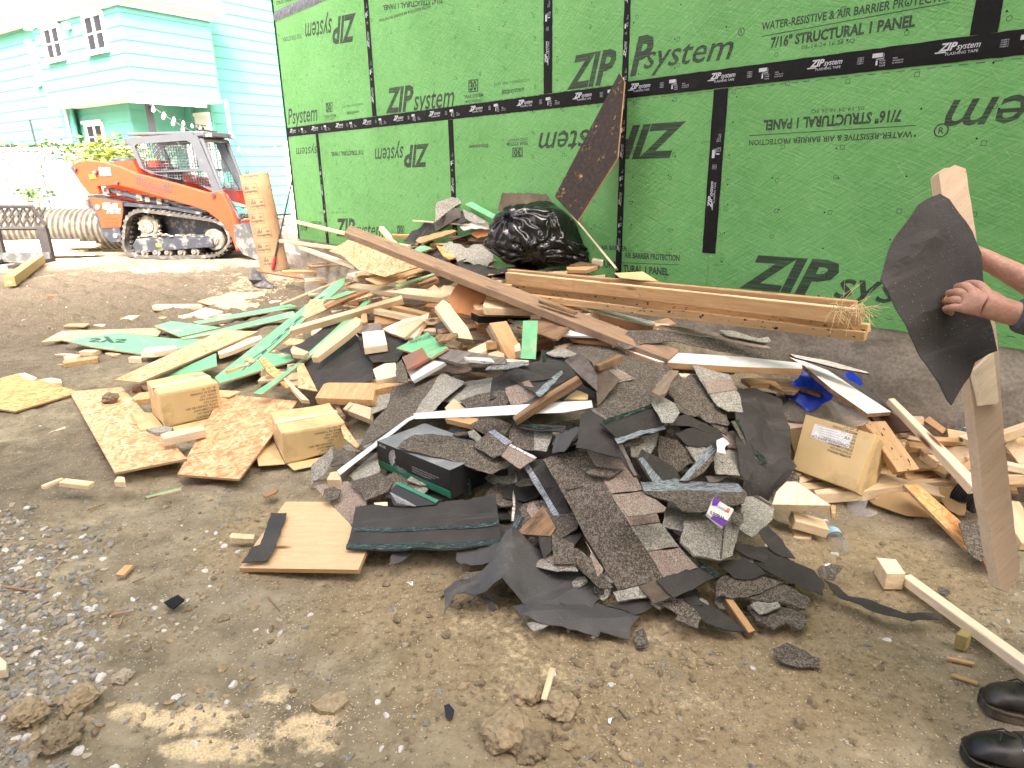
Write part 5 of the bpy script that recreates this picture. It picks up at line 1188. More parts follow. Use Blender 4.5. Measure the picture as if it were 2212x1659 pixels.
slab(11,[(-20, 960),(38,1010),(36,1052),(-20,1060)],'pine_pale',.03,'end of a pale plank entering at the lower left edge',.03, **PB)
slab(4, [(300, 415),(370,412),(372, 425),(310,425)],'brick_red',.03,'broken red brick end standing on the far mud',.05, name='brick', cat='brick')
slab(4, [(420, 330),(470,318),(480, 332),(430,340)],'weathered',.02,'flat muddy wood chip near the squared timber',.02, **PB)
slab(11,[(1512,50),(1545,25),(1600, 15),(1590,35),(1530, 60)],'pine_red',.008,'reddish bark sliver behind the plywood square', .015,jag=.004,**PB)
slab(4, [(310, 1312), (420,1270),(425,1282)],'pine_pale',.006,'long pointed pale splinter on the mud before the large strand board',.01,**PB)
slab(5, [(405, 400),(575,305),(1370,480),(890,622),(670, 562),(515,432)],'osb_pink', .012,'big angle-cut strand board crowning the left of the heap',z=[.72,.84,.86,.64, .64,.7],**OS)
beam(5, (90,128),(620,252),.05,.03, 'pine','upper thin stud reaching left past the wall corner',z=(.86,.8),name='stud', cat='timber')
beam(5, (-10,300),(490,362), .05,.035,'pine','middle thin stud ending left above the concrete block',z=(.62,.66),name='stud',cat='timber')
beam(5, (168,358),(650,528), .06,.035,'pine_pale','lower thin stud resting on the concrete block', z=(.52,.62),name='stud',cat='timber')
bb=slab(0,[(756,486), (1468, 756),(1443,776),(744,501)], 'old_brown',.042,'long old brown beam crossing over the whole heap, the longest piece',z=[1.02,.8,.8,1.02],name='old_beam',cat='timber',grain=(0,1))
slab(5, [(560, 598),(790,546),(880, 578),(652,635)],'pine_pale',.042,'clean pale block lying on the crowning strand board',.21,**PB)
beam(5, (485,682),(1440,778),.1,.042,'pine','wide clean stud lying level in the middle of the heap',.2,tilt=-.35,name='stud',cat='timber')
beam(5, (70,1072),(1040,795),.06,.05,'pine','long stud running from the felt up under the wide clean stud',.14,tilt=-.3,name='stud',cat='timber')
beam(5, (-10,850),(640,590), .05,.02,'pine','slender batten along the back of the green panels',.12,name='batten',cat='timber')
slab(5, [(190, 960),(420,830),(770, 762),(790,778),(440, 880),(200,985)],'osb',.012, 'narrow strand board rip under the lettered green panel',.13,**OS)
slab(5, [(365, 870),(640,760),(760, 740),(560,815),(400, 890)], 'pine_red',.012,'raw reddish ply strip above the narrow rip',.15,**PB)
slab(5, [(380, 818),(560,745),(650, 745),(470,810)],'zip_loose',.012,'short green strip wedged under the clean stud end',.16,**ZP)
slab(5, [(720, 640),(1130,560),(1370,488), (1385, 505),(900,680),(830, 690)], 'pine_warm',.012,'splintered edge strip under the crowning strand board',.165,**PB)
slab(5, [(980, 690),(1250,610),(1330,578), (1335, 600),(1180,650),(1000,705)],'zip_loose',.012,'torn dark green strip showing under the splintered edge',.13,**ZP)
beam(5, (862,185),(985,330), .05,.038,'pine','short pointed stud standing up behind the old beam', z=(.98,.84),name='stud',cat='timber')
slab(5, [(950, 250),(1110,252),(1108,262), (960,262)],'pine_warm',.03, 'hidden tan board edge seen against the green wall',.03,**PB)
beam(5, (1000, 330),(1110,350),.04, .03,'pine_pale','pale stick end beside the old beam near the top',.06,name='stick', cat='stick')
slab(5, [(1170,680),(1330,612),(1355,640), (1350, 670),(1190,715)],'pine_red',.042,'brown block in the dark hollow under the crowning board',.06,**PB)
slab(5, [(1250,735),(1320,688),(1380,735), (1330, 760)], 'pine',.038,'pale block wedged behind the clean stud',.08,**PB)
slab(5, [(1435,812),(1565,612),(1655,612), (1765, 735),(1750,835),(1640,962), (1495, 928)], 'orange_board',.014, 'curved orange fibreboard scrap standing up in the middle',.3, z=None,jag=.006,name='fibreboard_scrap',cat='board scrap',ndir=(-.15, -.75,.6))
slab(5, [(1322,886),(1388,822),(1428,832), (1612, 1065), (1655, 1165), (1515, 1148)],'pine',.042,'knotty short stud sloping down below the orange scrap',.24,ndir=(.1,-.65,.75),name='stud',cat='timber',grain=(0, 5))
slab(5, [(1290,905),(1320,880),(1370,915), (1350, 950)], 'pine_red',.04,'cut reddish block end left of the knotty stud',.1,**PB)
slab(5, [(870, 1070), (1060, 985),(1200,958),(1275,925), (1270, 960),(1140,1160),(940,1108)],'pine_pale', .03,'fan-shaped pair of nailed pale boards in the centre',.15, **PB)
slab(5, [(1000,1050), (1080, 1010), (1200, 985),(1230,1000),(1060,1150),(1000,1130)],'pine',.02,'thin board on top of the fan-shaped pale boards',.18,**PB)
slab(5, [(805, 930),(1025,955),(1000,1030),(800,1030)],'pine_warm',.038,'broad shaded board under the stud in the dark hollow',.06,**PB)
slab(5, [(690, 930),(735,935),(740, 1010), (680,1020)],'pine_warm',.038,'upright block end in the hollow above the felt',.1,**PB)
beam(5, (760,885),(1290,990),.05,.04,'pine','stud end crossing the hollow below the long level stud',.1,name='stud',cat='timber')
beam(5, (880,850),(1270,940),.06,.04,'pine_warm', 'shadowed stud in the hollow behind the crossing stud', .08,name='stud',cat='timber')
beam(5, (1250, 985),(1370,975),.06, .04,'pine','small squared block end beside the knotty stud',.12,name='offcut',cat='wood offcut')
slab(5, [(1500,940),(1560,950),(1815,1050),(1810, 1085), (1700, 1060), (1520, 985)], 'pine_red',.042,'reddish stud lying under the foot of the orange scrap',.12, **PB)
slab(5, [(1200,1060), (1340, 1062), (1330, 1095), (1210, 1085)],'pine',.03,'layered pale chips left of the knotty stud',.1,**PB)
slab(5, [(1320,1030), (1390, 1005), (1450, 1110), (1340, 1110)],'felt_back',.006,'crumpled black felt scrap behind the knotty stud',.12,jag=.008,name='felt_scrap',cat='roofing felt')
slab(5, [(1325,1150), (1350, 1120), (1520, 1105), (1525, 1120), (1450, 1165), (1360, 1180)],'rotten',.014,'rotten bark-edged splinter lying across the knotty stud',.2,jag=.006,**PB)
slab(5, [(1400,1210), (1500, 1150), (1560, 1190), (1510, 1240)],'pine',.04,'pale block under the lower end of the knotty stud',.1,**PB)
slab(5, [(1430,1222), (1500, 1205), (1510, 1225), (1450, 1240)],'pine_red',.03,'tiny red block beside the weathered plank',.1, **PB)
beam(5, (1870, 1010), (2040, 1330), .11,.035,'pine_warm','stained double stud sloping towards the grey shingles',z=(.66,.5),name='stud',cat='timber')
beam(5, (1830, 1035), (1990, 1310), .08,.035,'weathered','narrow weathered stud beside the stained double stud', z=(.65,.5),name='stud',cat='timber')
beam(5, (1660, 1270), (1850, 1175), .09,.038,'pine','pale block with a round black knot',.13,name='offcut',cat='wood offcut')
slab(5, [(1815,1140), (1870, 1120), (1930, 1220), (1880, 1240)],'pine_warm',.03,'tan block right of the block with the black knot',.12,**PB)
slab(5, [(1780,1285), (1860, 1255), (1925, 1285), (1920, 1315), (1800, 1310)],'pine',.03,'rough pale chip above the white flaky strip',.12,**PB)
slab(5, [(2010,1200), (2060, 1195), (2065, 1260), (2015, 1270)],'pine_pale',.04,'pale board end beside the upright green strip',.12,**PB)
beam(5, (1960, 980),(2140,1080),.02,.015,'weathered','thin grey lath left of the upright green strip',.15,name='stick', cat='stick')
slab(5, [(1740,865),(1755,825),(2160,850), (2230, 890),(2230,905),(1760,890)],'pine',.042,'pale stud with faint print beside the old beam',z=[.74,.74,.74, .7,.7, .74],name='stud',cat='timber')
slab(5, [(1655,870),(1670,855),(1740,862), (1755, 905),(1680,905)],'pine_warm',.03,'short tan block end under the printed stud',z=.71,name='offcut',cat='wood offcut')
slab(5, [(1638,930),(1665,905),(2280,940), (2450, 985),(2350,985),(1700,958)],'pine_red',.045,'stud painted black along its side, under the printed one',z=[.68,.68,.66, .63,.63,.68], side='tape_black',name='stud',cat='timber')
slab(6, [(75,1108),(95,780), (225,780),(205,1112)],'zip_loose', .012,'upright green strip with dashes standing before the shingles',.12,ndir=(0,-.8,.6),**ZP)
slab(5, [(1985,1000), (2085, 1000), (2070, 1050), (2030, 1050)],'zip_loose',.012,'small green corner left of the upright green strip',.15,**ZP)
slab(6, [(45,845),(160,790), (300,785),(490,830), (385,940)],'rotten', .012,'curved brown plywood scrap behind the dark shingles',.17,rigid=False,warp=.02,name='plywood_scrap',cat='board scrap')
slab(5, [(1310,1308), (1425, 1240), (1935, 1322), (1930, 1375), (1545, 1372)],'greywood',.02,'weathered grey plank lying level at the top of the shingles',.15,name='plank',cat='timber')
slab(5, [(1575,1312), (1700, 1318), (2135, 1345), (2130, 1362), (1850, 1362), (1600, 1335)],'flaky_white',.014,'thin white flaking strip over the grey plank',.19,name='trim_strip',cat='trim')
slab(5, [(1758,1425), (1790, 1395), (2105, 1365), (2090, 1385), (1960, 1415)],'release_strip',.004,'shiny silver-blue strip under the white flaking strip',.18,name='tape_strip',cat='tape')
slab(5, [(1040,1318), (1215, 1232), (1272, 1325), (1088, 1425)],'brick_red',.014,'brown-red tile with a dark cross line',.2,name='tile',cat='tile')
slab(5, [(1085,1432), (1270, 1340), (1410, 1362), (1130, 1522)],'white_paint',.02,'clean white board corner beside the brown-red tile',.16,name='painted_board',cat='board')
S=slab(5,[(990,1238), (1260, 1102), (1438, 1235), (1290, 1325), (1110, 1272)],'zip_loose',.012,'green diamond-shaped panel scrap with faint words in the centre', .17,**ZP)
decal_text(S,5,'PARA USE EL',(1085, 1215), (1345, 1130), (1075, 1190), 'ink_dark')
slab(5, [(695, 1100), (882,1078),(912,1205),(712, 1232)],'pine_pale',.05,'squarish pale block with a split end on the felt',.17,**PB)
slab(5, [(788, 1420), (890,1370),(985,1362),(1005,1478), (820,1515)],'pine_pale',.05,'pale block behind the narrow shingle, next to the white board',.12,**PB)
shingle(5,[(988,1380),(1040, 1340), (1080, 1450), (1090, 1545), (1010, 1535), (985,1450)],'shingle_dark', 'narrow dark shingle strip against the pale blocks',.19)
slab(5, [(255, 1315), (390,1150),(640,968),(685,985),(680,1030),(560,1130),(310,1318)],'pine',.042,'pointed pale stud with one knot lying on the felt',.17,name='stud',cat='timber')
slab(5, [(75,1250),(100,1215),(232, 1268), (190,1300),(90,1290)],'pine',.03,'small slant-cut block on the green strip end',.16,**PB)
felt_(5,[(-20, 1280), (180,1190),(420,1020),(500, 1005), (620,1080),(800,1400),(800, 1530), (300,1610),(180,1400),(60,1300)],'felt','large torn black felt under the pointed stud',.06)
felt_(5,[(650, 1120), (900,1080),(1110,1170),(1000,1340),(790,1370),(700,1250)],'felt','black felt sheet beneath the squarish pale block',.1)
slab(5, [(640, 1100), (700,1050),(860,1020),(870, 1070), (720,1120)],'greywood',.004,'cracked old brown felt above the black sheet',.13,jag=.008,rigid=False,warp=.01,name='felt_scrap',cat='roofing felt')
slab(5, [(135, 1365), (190,1368),(310,1610),(140, 1580)],'osb', .012,'tapered strand board scrap below the green strip',.1,**OS)
slab(5, [(-160,1310), (-60,1400),(120,1560),(40,1580),(-120,1450),(-200,1330)],'osb_warm',.012,'tan strand board strip slanting towards the right box',.09,**OS)
slab(5, [(-5,1480),(30,1490),(240,1690),(170,1680)],'pine',.03, 'pine strip slanting down behind the right cardboard box',.1,**PB)
slab(7, [(60,112),(140,-12), (800,-8),(548,45),(532,128)],'pine_warm', .042,'broad orange-tinted board at the edge of the shingles',.1,name='plank',cat='timber')
slab(7, [(288, 200),(342,145),(520, 190),(505,285)],'pine',.042,'pale block just left of the shingle slope',.08, **PB)
slab(7, [(205, 150),(235,150),(305, 255),(270,268)],'rotten',.02,'broken brown splinter beside the right cardboard box',.08,**PB)
slab(7, [(265, 330),(300,325),(425, 505),(400,520),(300, 440)], 'osb', .012,'strand board sliver poking out beside the right box',.07,**OS)
slab(7, [(155, 775),(185,715),(240, 705),(272,755),(262, 775)], 'pine',.04,'small pine block under the white metal strip end', .06,**PB)
slab(7, [(1112,192),(1190,115),(1312,222), (1260, 252),(1130,215)],'pine',.03,'pale block behind the bent white metal strip',.1,**PB)
slab(7, [(1110,280),(1260,262),(1392,278), (1330, 330)], 'pine_warm',.03,'tan tapered block in front of the bent white metal strip',.08,**PB)
slab(7, [(540, 962),(650,955),(652, 985),(560,985)],'pine_pale',.02,'pale wood end under the front shingles',.05,**PB)
def stud2(a,b, z,w,t, mat,label,side=None, **k):return beam(0,a,b,w,t, mat,label,z=z,name='stud',cat='timber',side=side,group='long studs stacked along the green wall', **k)
stud2((1100,581),(1850,650), (.87,.93),.042,.07,'pine_warm','rear long stud of the top pair along the green wall','pine_warm', rough=.002)
stud2((1096,588),(1862,668), (.87,.91),.042,.07,'pine','front long stud of the top pair along the wall, straw on its end','pine_warm',rough=.002)
stud2((1110,614),(1878,700), (.79,.83),.045,.04,'pine_stained', 'tar-spotted long stud under the top pair','pine_stained',rough=.003)
stud2((1130,634),(1872,716), (.76,.8),.05, .04,'pine_stained','lowest long stud of the stack with black tar smears','pine_stained',rough=.003)
slab(6, [(190, 562),(240,545),(1235,790),(1225,815),(1180,820), (500,660)],'flaky_white',.075,'square old beam with flaking white top and orange sides',z=[.75,.75,.66,.66,.66, .72],side='pine_red',name='old_beam',cat='timber',grain=(0,2))
slab(6, [(440, 905),(492,835),(640, 868),(830,932),(700, 915)], 'white_paint',.012,'bright white board corner under the old beam',.14,name='painted_board',cat='board')
slab(6, [(500, 925),(760,925),(900, 960),(880,975),(560, 945)], 'pine_red',.02,'brown strip end beneath the bright white corner',.1,**PB)
slab(0, [(1350,755),(1603,770),(1733,784), (1733, 796),(1603,792),(1420,781)],'white_paint',.035,'long white painted board right of the old beam end',z=[.62,.6,.58,.56, .56,.6],side='pine_warm',name='painted_board',cat='board')
slab(6, [(1200,1140), (1700, 1150), (1890, 1125), (1932, 1200), (1700, 1215)],'greywood',.03,'grey weathered plank under the long white board',z=[.56,.56, .56,.54,.54], name='plank', cat='timber')
slab(6, [(1440,1235), (1540, 1240), (1500, 1265), (1460, 1262)],'pine_pale',.02,'pale chip under the grey weathered plank',.1, **PB)
beam(6, (240,600),(560,700), .03,.02,'rotten','splintered lath beside the flaking square beam',z=(.8,.76),rough=.006,name='stick',cat='stick')
slab(6, [(885, 368),(1130,355),(1262,438), (1100, 425),(930,405)],'card',.004,'yellow cardboard scrap behind the long studs',z=[.93,.95,.9,.9,.92], name='cardboard_strip',cat='cardboard')
tf=thing('straw_tuft',at_z((1858,668),.91),'tuft of dry straw caught on the stud ends at the right','straw');mb=MB();R=random.Random(9);c0=at_z((1850,662),.92)
for i in range(90):
 a=c0+Vector((R.uniform(-.1,.05),R.uniform(-.03,.03),R.uniform(-.03,.015)));d=Vector((R.uniform(-.6,.8),R.uniform(-.8,.2),R.uniform(-1.0,.6))).normalized()*R.uniform(.04,.13)
 mb.tube([a,a+d*.5+Vector((0, 0,R.uniform(-.005,.01))),a+d],[.0012,.001,.0006],3,cap=False)
plain('straw', (.62,.5,.28), .7,0,.2,20,.05);mb.build('straw',MATS['straw'],tf)
plain('nail',(.35,.36,.38),.35,.8,.1)
for i,(p,h,lab)in enumerate((((1113,616),.83,'left end'),((1237,627),.83,'left quarter'),((1379,650),.82, 'middle'),((1561,672),.82,'right half'))):
 a=at_z(p,h);mb=MB();mb.tube([a,a+Vector((.004,-.004,.035))],.0013,5);mb.lathe([(.0035,0),(.0035,.0015)],8,M=Matrix.Translation(a+Vector((.004,-.004,.035))));tag(mb.build('nail',MATS['nail']),'bright nail sticking up from the tar-spotted stud, '+lab,'nail','nails in the long studs')
def on_wall_slab(f,poly,d_top,d_bot,th,mat,label, name,cat,side=None):
 px=[V(f,p)for p in poly];y0=min(p[1]for p in px);y1=max(p[1]for p in px)
 top=min(px,key=lambda p:p[1]);bot=max(px,key=lambda p:p[1]);T=at_plane(top,P0+ND*d_top,ND);B=at_plane(bot,P0+ND*d_bot,ND);n=((T-B).cross(UD));n=n if n.dot(CAM-B)>0 else-n;n.normalize()
 Q=[at_plane(p, B,n)for p in px];c=sum(Q,Vector())/len(Q);M=frame_from(c,T-B,n);Mi=M.inverted();mb=MB();P_=[Mi@q for q in Q];mb.prism([(p.x,p.y)for p in P_],-th,0,mi=0,mi_side=1)
 return tag(mb.build(name,[MATS[mat],MATS[side or mat]],frame=M, recenter=False),label,cat)
on_wall_slab(2,[(1962,393),(1990,440),(1952,850), (1735, 1195), (1612, 1060), (1640, 1008)],.05,.45,.012, 'tar_face','dark tarry panel leaning on the green wall, tip up high', 'tarred_board','board','pine_warm')
on_wall_slab(2,[(1694,1150), (1704, 1150), (1950, 1446), (1938, 1450)],.03,.3,.02,'pine_pale','thin pale lath leaning on the wall right of the rubbish bag','lath','stick')
slab(2, [(975, 1092), (1060, 1064), (1132, 1080), (1052, 1130), (965,1200)],'shingle_light',.005,'brownish speckled shingle standing up left of the bag',z=[1.12, 1.16,1.14,1.06,.98], name='shingle',cat='roof shingle', ndir=(-.3,-.85,.4),jag=.004)
beam(2, (970,1196),(1085,1122),.05, .09,'greywood','dark weathered beam end under the standing shingle',z=(.98,1.08),name='old_beam', cat='timber')
slab(2, [(1128,1102), (1165, 1088), (1330, 1180), (1312, 1200)],'zip_loose',.012,'green strip with a white edge behind the rubbish bag',z=[1.06,1.08,.98,.96],side='pine_pale', name='sheathing_offcut',cat='sheathing offcut')
slab(2, [(1115,1128), (1170, 1150), (1262, 1208), (1190, 1205), (1130, 1180)],'shingle_light',.005,'pale shingle scrap just left of the rubbish bag',z=[1.02,1.0, .96,.96,.98], name='shingle',cat='roof shingle', jag=.004)
slab(2, [(1040,1200), (1120, 1130), (1160, 1190), (1100, 1210)],'felt_back',.004,'black folded felt between the two pale shingles',z=[.96,1.02,.98, .96],jag=.006,name='felt_scrap',cat='roofing felt')
beam(2, (850,1188),(1300,1222),.022,.012,'pine','thin lath pointing left from under the rubbish bag',z=(1.0,.98),name='stick', cat='stick')
slab(2, [(1098,1222), (1215, 1190), (1240, 1195), (1275, 1235), (1120, 1240)],'white_paint',.01,'crumpled white sheet beside the rubbish bag',z=[.95,.98,.98,.94, .94],jag=.006,rigid=False,warp=.02,name='paper_sheet',cat='paper')
slab(2, [(862, 1300), (880,1282),(1060,1238),(1085,1248),(1000, 1278), (890,1312)],'pine_warm',.015,'split pale board left of the bag pointing left',z=[.92,.93,.97,.97, .94,.91],name='offcut',cat='wood offcut', jag=.004)
slab(2, [(1160,1262), (1190, 1242), (1240, 1240), (1266, 1268), (1195, 1286)],'orange_board',.01,'round tan wood scrap touching the bag',z=.93,jag=.005,name='offcut',cat='wood offcut')
slab(2, [(1035,1282), (1060, 1270), (1180, 1285), (1262, 1298), (1258, 1308), (1100, 1298)],'rotten',.012,'ragged red-brown splinters below the round scrap',z=[.9,.92,.9,.88,.87,.88],jag=.006,name='offcut',cat='wood offcut')
slab(2, [(835, 1325), (880,1300),(960,1270),(970, 1285), (900,1320)],'rotten',.012,'ragged rotten lath under the split pale board',z=[.86,.88,.92,.9,.86], jag=.006,name='offcut',cat='wood offcut')
shingle(2,[(968,1290),(1100, 1296), (1240, 1300), (1265, 1380), (1345, 1470), (1180, 1462), (1060, 1400), (1000, 1340)],'shingle_light','large brown-grey shingle slab in front of the rubbish bag', z=[.92,.92,.9,.86,.82,.8,.84,.88], jag=.01,th=.01)
shingle(2,[(1080,1420),(1130,1400), (1345, 1470), (1380, 1500), (1150, 1490)],'felt_back','tarred black layer under the large brown-grey shingle slab',z=[.82,.84,.8,.78,.78],jag=.01, th=.01)
slab(2, [(975, 1325), (1008, 1332), (1082, 1388), (1040, 1400), (1003, 1372)],'osb_warm',.01,'torn tan scrap on the large brown-grey shingle',z=[.93,.93,.88,.87, .89],jag=.006,name='offcut',cat='wood offcut')
felt_(5,[(1050,310),(1130,230),(1280,168), (1480, 185),(1420,225),(1290,240), (1115, 320)], 'felt','black rolled felt behind the splintered boards',z=[.86,.94,1.0,1.02, .96,.93,.84], curl=.6)
felt_(2,[(860, 1330), (960,1300),(1010,1345),(1080,1410),(1100, 1450), (980,1400)],'felt_back','black felt showing between old beam and large shingle',z=[.82,.86,.84,.8,.78,.8])
slab(2, [(855, 1345), (900,1318),(950,1340),(880, 1362)],'zip_loose',.012,'tiny green chip at the top of the heap',z=[.84,.87, .86,.83],**ZP)
slab(2, [(1812,1405), (1820, 1392), (1875, 1402), (1870, 1412)],'pine_pale',.035,'pale block end right of the rubbish bag',z=.92,name='offcut',cat='wood offcut')
slab(2, [(1690,1432), (1750, 1412), (1855, 1432), (1840, 1446)],'rotten',.02, 'ragged brown board under the right side of the bag',z=[.88,.9,.9,.88],jag=.006,name='offcut',cat='wood offcut')
slab(2, [(1305,1130), (1330, 1040), (1700, 1050), (1720, 1180), (1600, 1150), (1420, 1110), (1340, 1180)],'mud_felt',.006,'speckled brown sheet standing behind the rubbish bag',z=[1.0,1.2,1.2,1.0, 1.0,1.08,.98],ndir=(-.45,-.8,.3),name='shingle_sheet',cat='roof shingle',jag=.005)
slab(6, [(470, 315),(740,310),(640, 345),(480,340)],'pine_warm',.02,'brown lath behind the left ends of the long studs',z=[.92,.93,.91,.91], name='stick', cat='stick')
m,t,b=nmat('bag_plastic');n=noise_(t,ocoord(t),5, 4,.6,.5);b.inputs['Base Color'].default_value=(.006,.006,.007, 1);b.inputs['Roughness'].default_value=.16;b.inputs['Specular IOR Level'].default_value=.6
wv=noise_(t,ocoord(t, (9,9,2.6)),1.4,5,.55,.8);bump(t,b, wv,.35,.015)
bgc=at_z(V(2,(1510,1300)),1.0);bgc.z=1.02
d=(bgc-CAM);
bag=thing('rubbish_bag',bgc-Vector((0,0,.24)),'full shiny black rubbish bag on top of the heap','bag')
bm=bmesh.new();bmesh.ops.create_icosphere(bm,subdivisions=6,radius=1)
for v in bm.verts:
 p=v.co.copy();a=math.atan2(p.y,p.x);sq=.34;r=Vector((p.x*.345,p.y*.27, p.z*.245))
 if p.z<0:r.z*=.85;r.x*=1.06
 r.x+=(.10 if p.x>0 else 0)*max(0,-p.z+.1)*p.x*1.2;r.z-=.05*max(0,p.x)**2
 k=Vector((p.x*1,p.y,p.z));cre=0
 for kc, amp,fr in((Vector((-.55,-.5,.62)), .045,12),(Vector((-.05,-.85,-.5)), .04,11),(Vector((.9, -.2,-.3)),.03,9)):
  dd=(p-kc.normalized());dist=dd.length;ax=kc.normalized();e1=ax.orthogonal().normalized();e2=ax.cross(e1);an=math.atan2(dd.dot(e2),dd.dot(e1))
  cre+=amp*math.exp(-(dist/.75)**2)*(abs(math.sin(an*fr/2+2.2*noise.noise(p*3)))-.6)*min(1,dist*3)
 cre+=.035*(noise.noise(p*2.0+Vector((3,1,7))))+.006*abs(noise.noise(Vector((p.x*9,p.y*9,p.z*3))))
 r*=1+cre/.27
 v.co=r
me=bpy.data.meshes.new('bag_body');bm.to_mesh(me);bm.free();me.materials.append(MATS['bag_plastic']);me.polygons.foreach_set('use_smooth',[True]*len(me.polygons))
yaw=math.atan2(d.y,d.x)-math.pi/2;o=bpy.data.objects.new('bag_body',me);C.objects.link(o);o.matrix_basis=Matrix.Translation(bgc)@Matrix.Rotation(yaw,4,'Z');attach(o,bag)
kn=o.matrix_basis@Vector((-.19,-.17,.15));mb=MB();R=random.Random(4)
for i in range(9):
 a=i*math.tau/9;mb.tube([kn,kn+Vector((math.cos(a)*.012,-.012,math.sin(a)*.012)),kn+Vector((math.cos(a)*.03+R.uniform(-.01,.01),-.03,math.sin(a)*.03+.012))],[.012,.01,.006],6)
mb.build('bag_knot',MATS['bag_plastic'],bag)
D,Lt,Pk,FB='shingle_dark','shingle_light', 'shingle_pink','felt_back'
shingle(6,[(905,958), (1010, 860),(1300,878),(1760,955), (2212, 1040), (2330, 1075), (2330, 1110), (2212, 1095), (1800, 1040), (1380, 985),(1150,980),(975,1025)],D,'long curled shingle strip lying along the studs at the upper right',.14,bands=[(6,[(1235,850), (1285, 832),(1735,900),(2175,965), (2240, 1030), (1745, 950),(1300,884)],Pk, 'tab')])
slab(6, [(1790,860),(1910,870),(2130,930), (2212, 920),(2240,960),(2180,965), (1850, 905)], Lt,.004,'pale shingle scraps behind the long curled strip',.13,rigid=False,name='shingle', cat='roof shingle',jag=.004)
shingle(6,[(360,915), (400,885),(530,950), (470,1020),(380,1000)],D,'small black shingle corner behind the biggest dark shingle',.07)
shingle(6,[(440,1000),(660,890),(960,1030),(870,1180),(680,1130),(560, 1060)],D,'dark shingle at the crest of the shingle heap',.09)
shingle(6,[(870,1180),(950,1035),(1340,1190),(1425,1255),(1215, 1390), (1010, 1305)],D,'broad dark shingle with straw flecks right of the crest',.1)
shingle(6,[(780,1180),(880,1170),(1060,1275),(920,1310), (830,1230)],Lt,'grey and pink shingle tab under the broad dark one',.115,bands=[(6, [(850, 1255), (890,1212),(1045,1272),(925,1300)],Pk,'tab')])
shingle(6,[(290,1040),(430,1000),(560,1060),(455, 1125), (330,1060)],Lt,'pale grey shingle tab at the left of the crest',.11)
shingle(6,[(255,1030),(300,1040),(470,1130),(560, 1270), (380,1330),(200,1380),(-20, 1290), (80,1200),(240,1100)],FB,'upturned black shingle with a clear strip, left of the crest',.09,bands=[(6,[(200,1380),(430,1228), (442,1258),(240,1418)],'release_strip','adhesive_strip'),(6,[(262,1060),(300,1052), (292,1140),(262,1140)],'sealant','adhesive_strip')])
slab(6, [(450, 1115), (590,1065),(680,1150),(742, 1260), (738,1390),(600,1270)],'greywood', .004,'curled grey felt flap standing up at the crest',.16,lifts=[.03, .05,.05,.02,-.02,.0],rigid=False,warp=.03,name='felt_flap',cat='roofing felt')
shingle(6,[(590,1062),(760,1170),(935,1302),(830, 1400), (742,1510),(728,1400),(745, 1270), (690,1160)],'mud_felt','brown bent shingle folded beside the curled grey flap',.14, warp=.03)
shingle(6,[(945,1308),(1215, 1392), (1262, 1440), (1190, 1500), (1000, 1575), (760,1640),(690,1570),(760, 1470)],D,'wide dark shingle in front of the brown bent one',.12,bands=[(6,[(1200,1500),(1262,1425),(1400,1500), (1450, 1580), (1390, 1660), (1300, 1659)],Lt,'tab')])
shingle(6,[(1360,1390),(1400,1255), (1600, 1250), (1700, 1440), (1790, 1510), (1880, 1670), (1700, 1640), (1640, 1600), (1500, 1560), (1420, 1480)],D,'dark torn shingle below the upright splintered stake',.1,jag=.006)
shingle(6,[(1560,1170),(1840,1145), (1895, 1280), (1965, 1450), (2005, 1558), (1870, 1550), (1780, 1510), (1660, 1340)],Lt,'light shingle with a pink middle tab at the right of the crest',.13,bands=[(6,[(1648,1300),(1895,1288),(1940,1390),(1695, 1410)],Pk,'tab')])
beam(6, (10,1625),(570,1262),.045,.035,'rotten','long splintered brown batten lying across the shingles', .19,lifts=(.0,.0),rough=.012,name='old_batten',cat='timber')
beam(6, (728,1165),(938,1072),.04,.03,'rotten','short end of a splintered batten at the crest',.17,rough=.012,name='old_batten',cat='timber')
slab(6, [(1210,1392), (1352, 1212), (1442, 1212), (1330, 1405), (1275, 1430)],'weathered',.02,'upright splintered grey stake among the dark shingles',.2,jag=.005,name='stake', cat='stick')
shingle(6,[(-60,1360),(150,1298),(242,1420),(60,1500),(-40,1500)],Pk,'pinkish shingle tab left of the splintered batten',.11)
slab(6, [(450, 1460), (560,1375),(660,1420),(650, 1462)],'card',.008,'yellowish board scrap under the splintered batten',.1,name='board_scrap',cat='board scrap')
shingle(6,[(380,1440),(520,1360),(590,1310),(720, 1400), (710,1440),(560,1370),(440, 1465)],FB,'black shingle edge with clear tape above the yellowish scrap',.1, bands=[(6,[(410,1430),(560, 1350), (575,1362),(430,1450)],'sealant','adhesive_strip')])
slab(0, [(893, 893),(1037,880),(1217,868), (1278, 865),(1281,880),(1217,891), (1037, 899),(896,905)],'white_metal',.003,'bent white metal edging, the level half over the shingles',.17,name='metal_edging',cat='metal trim',ndir=(-.1, -.75,.65))
slab(7, [(870, 250),(800,285),(240, 702),(262,735),(822, 297),(880,272)],'white_metal',.003,'grey-white metal edging sloping down left to the ground',z=[.42,.4,.04,.02, .38,.42],name='metal_edging',cat='metal trim')
shingle(7,[(545,45),(690,30),(800,0),(720, 110),(640,190),(510, 235)], Lt,'light shingle tabs at the top left of the slope',.06,bands=[(7,[(695,28),(815,-4),(700,130),(668,150)],Pk,'tab')])
shingle(7,[(700,20),(950,-40),(1120,-60),(950,100),(815, 250),(560,460),(435, 525),(500,310),(640, 195)], D,'long dark shingle running down the left slope',.1,bands=[(7,[(830, 250),(950,100),(1100,-60),(1275,-20),(1260,5),(1080,140),(1010,215),(905,225)],Lt,'tab')])
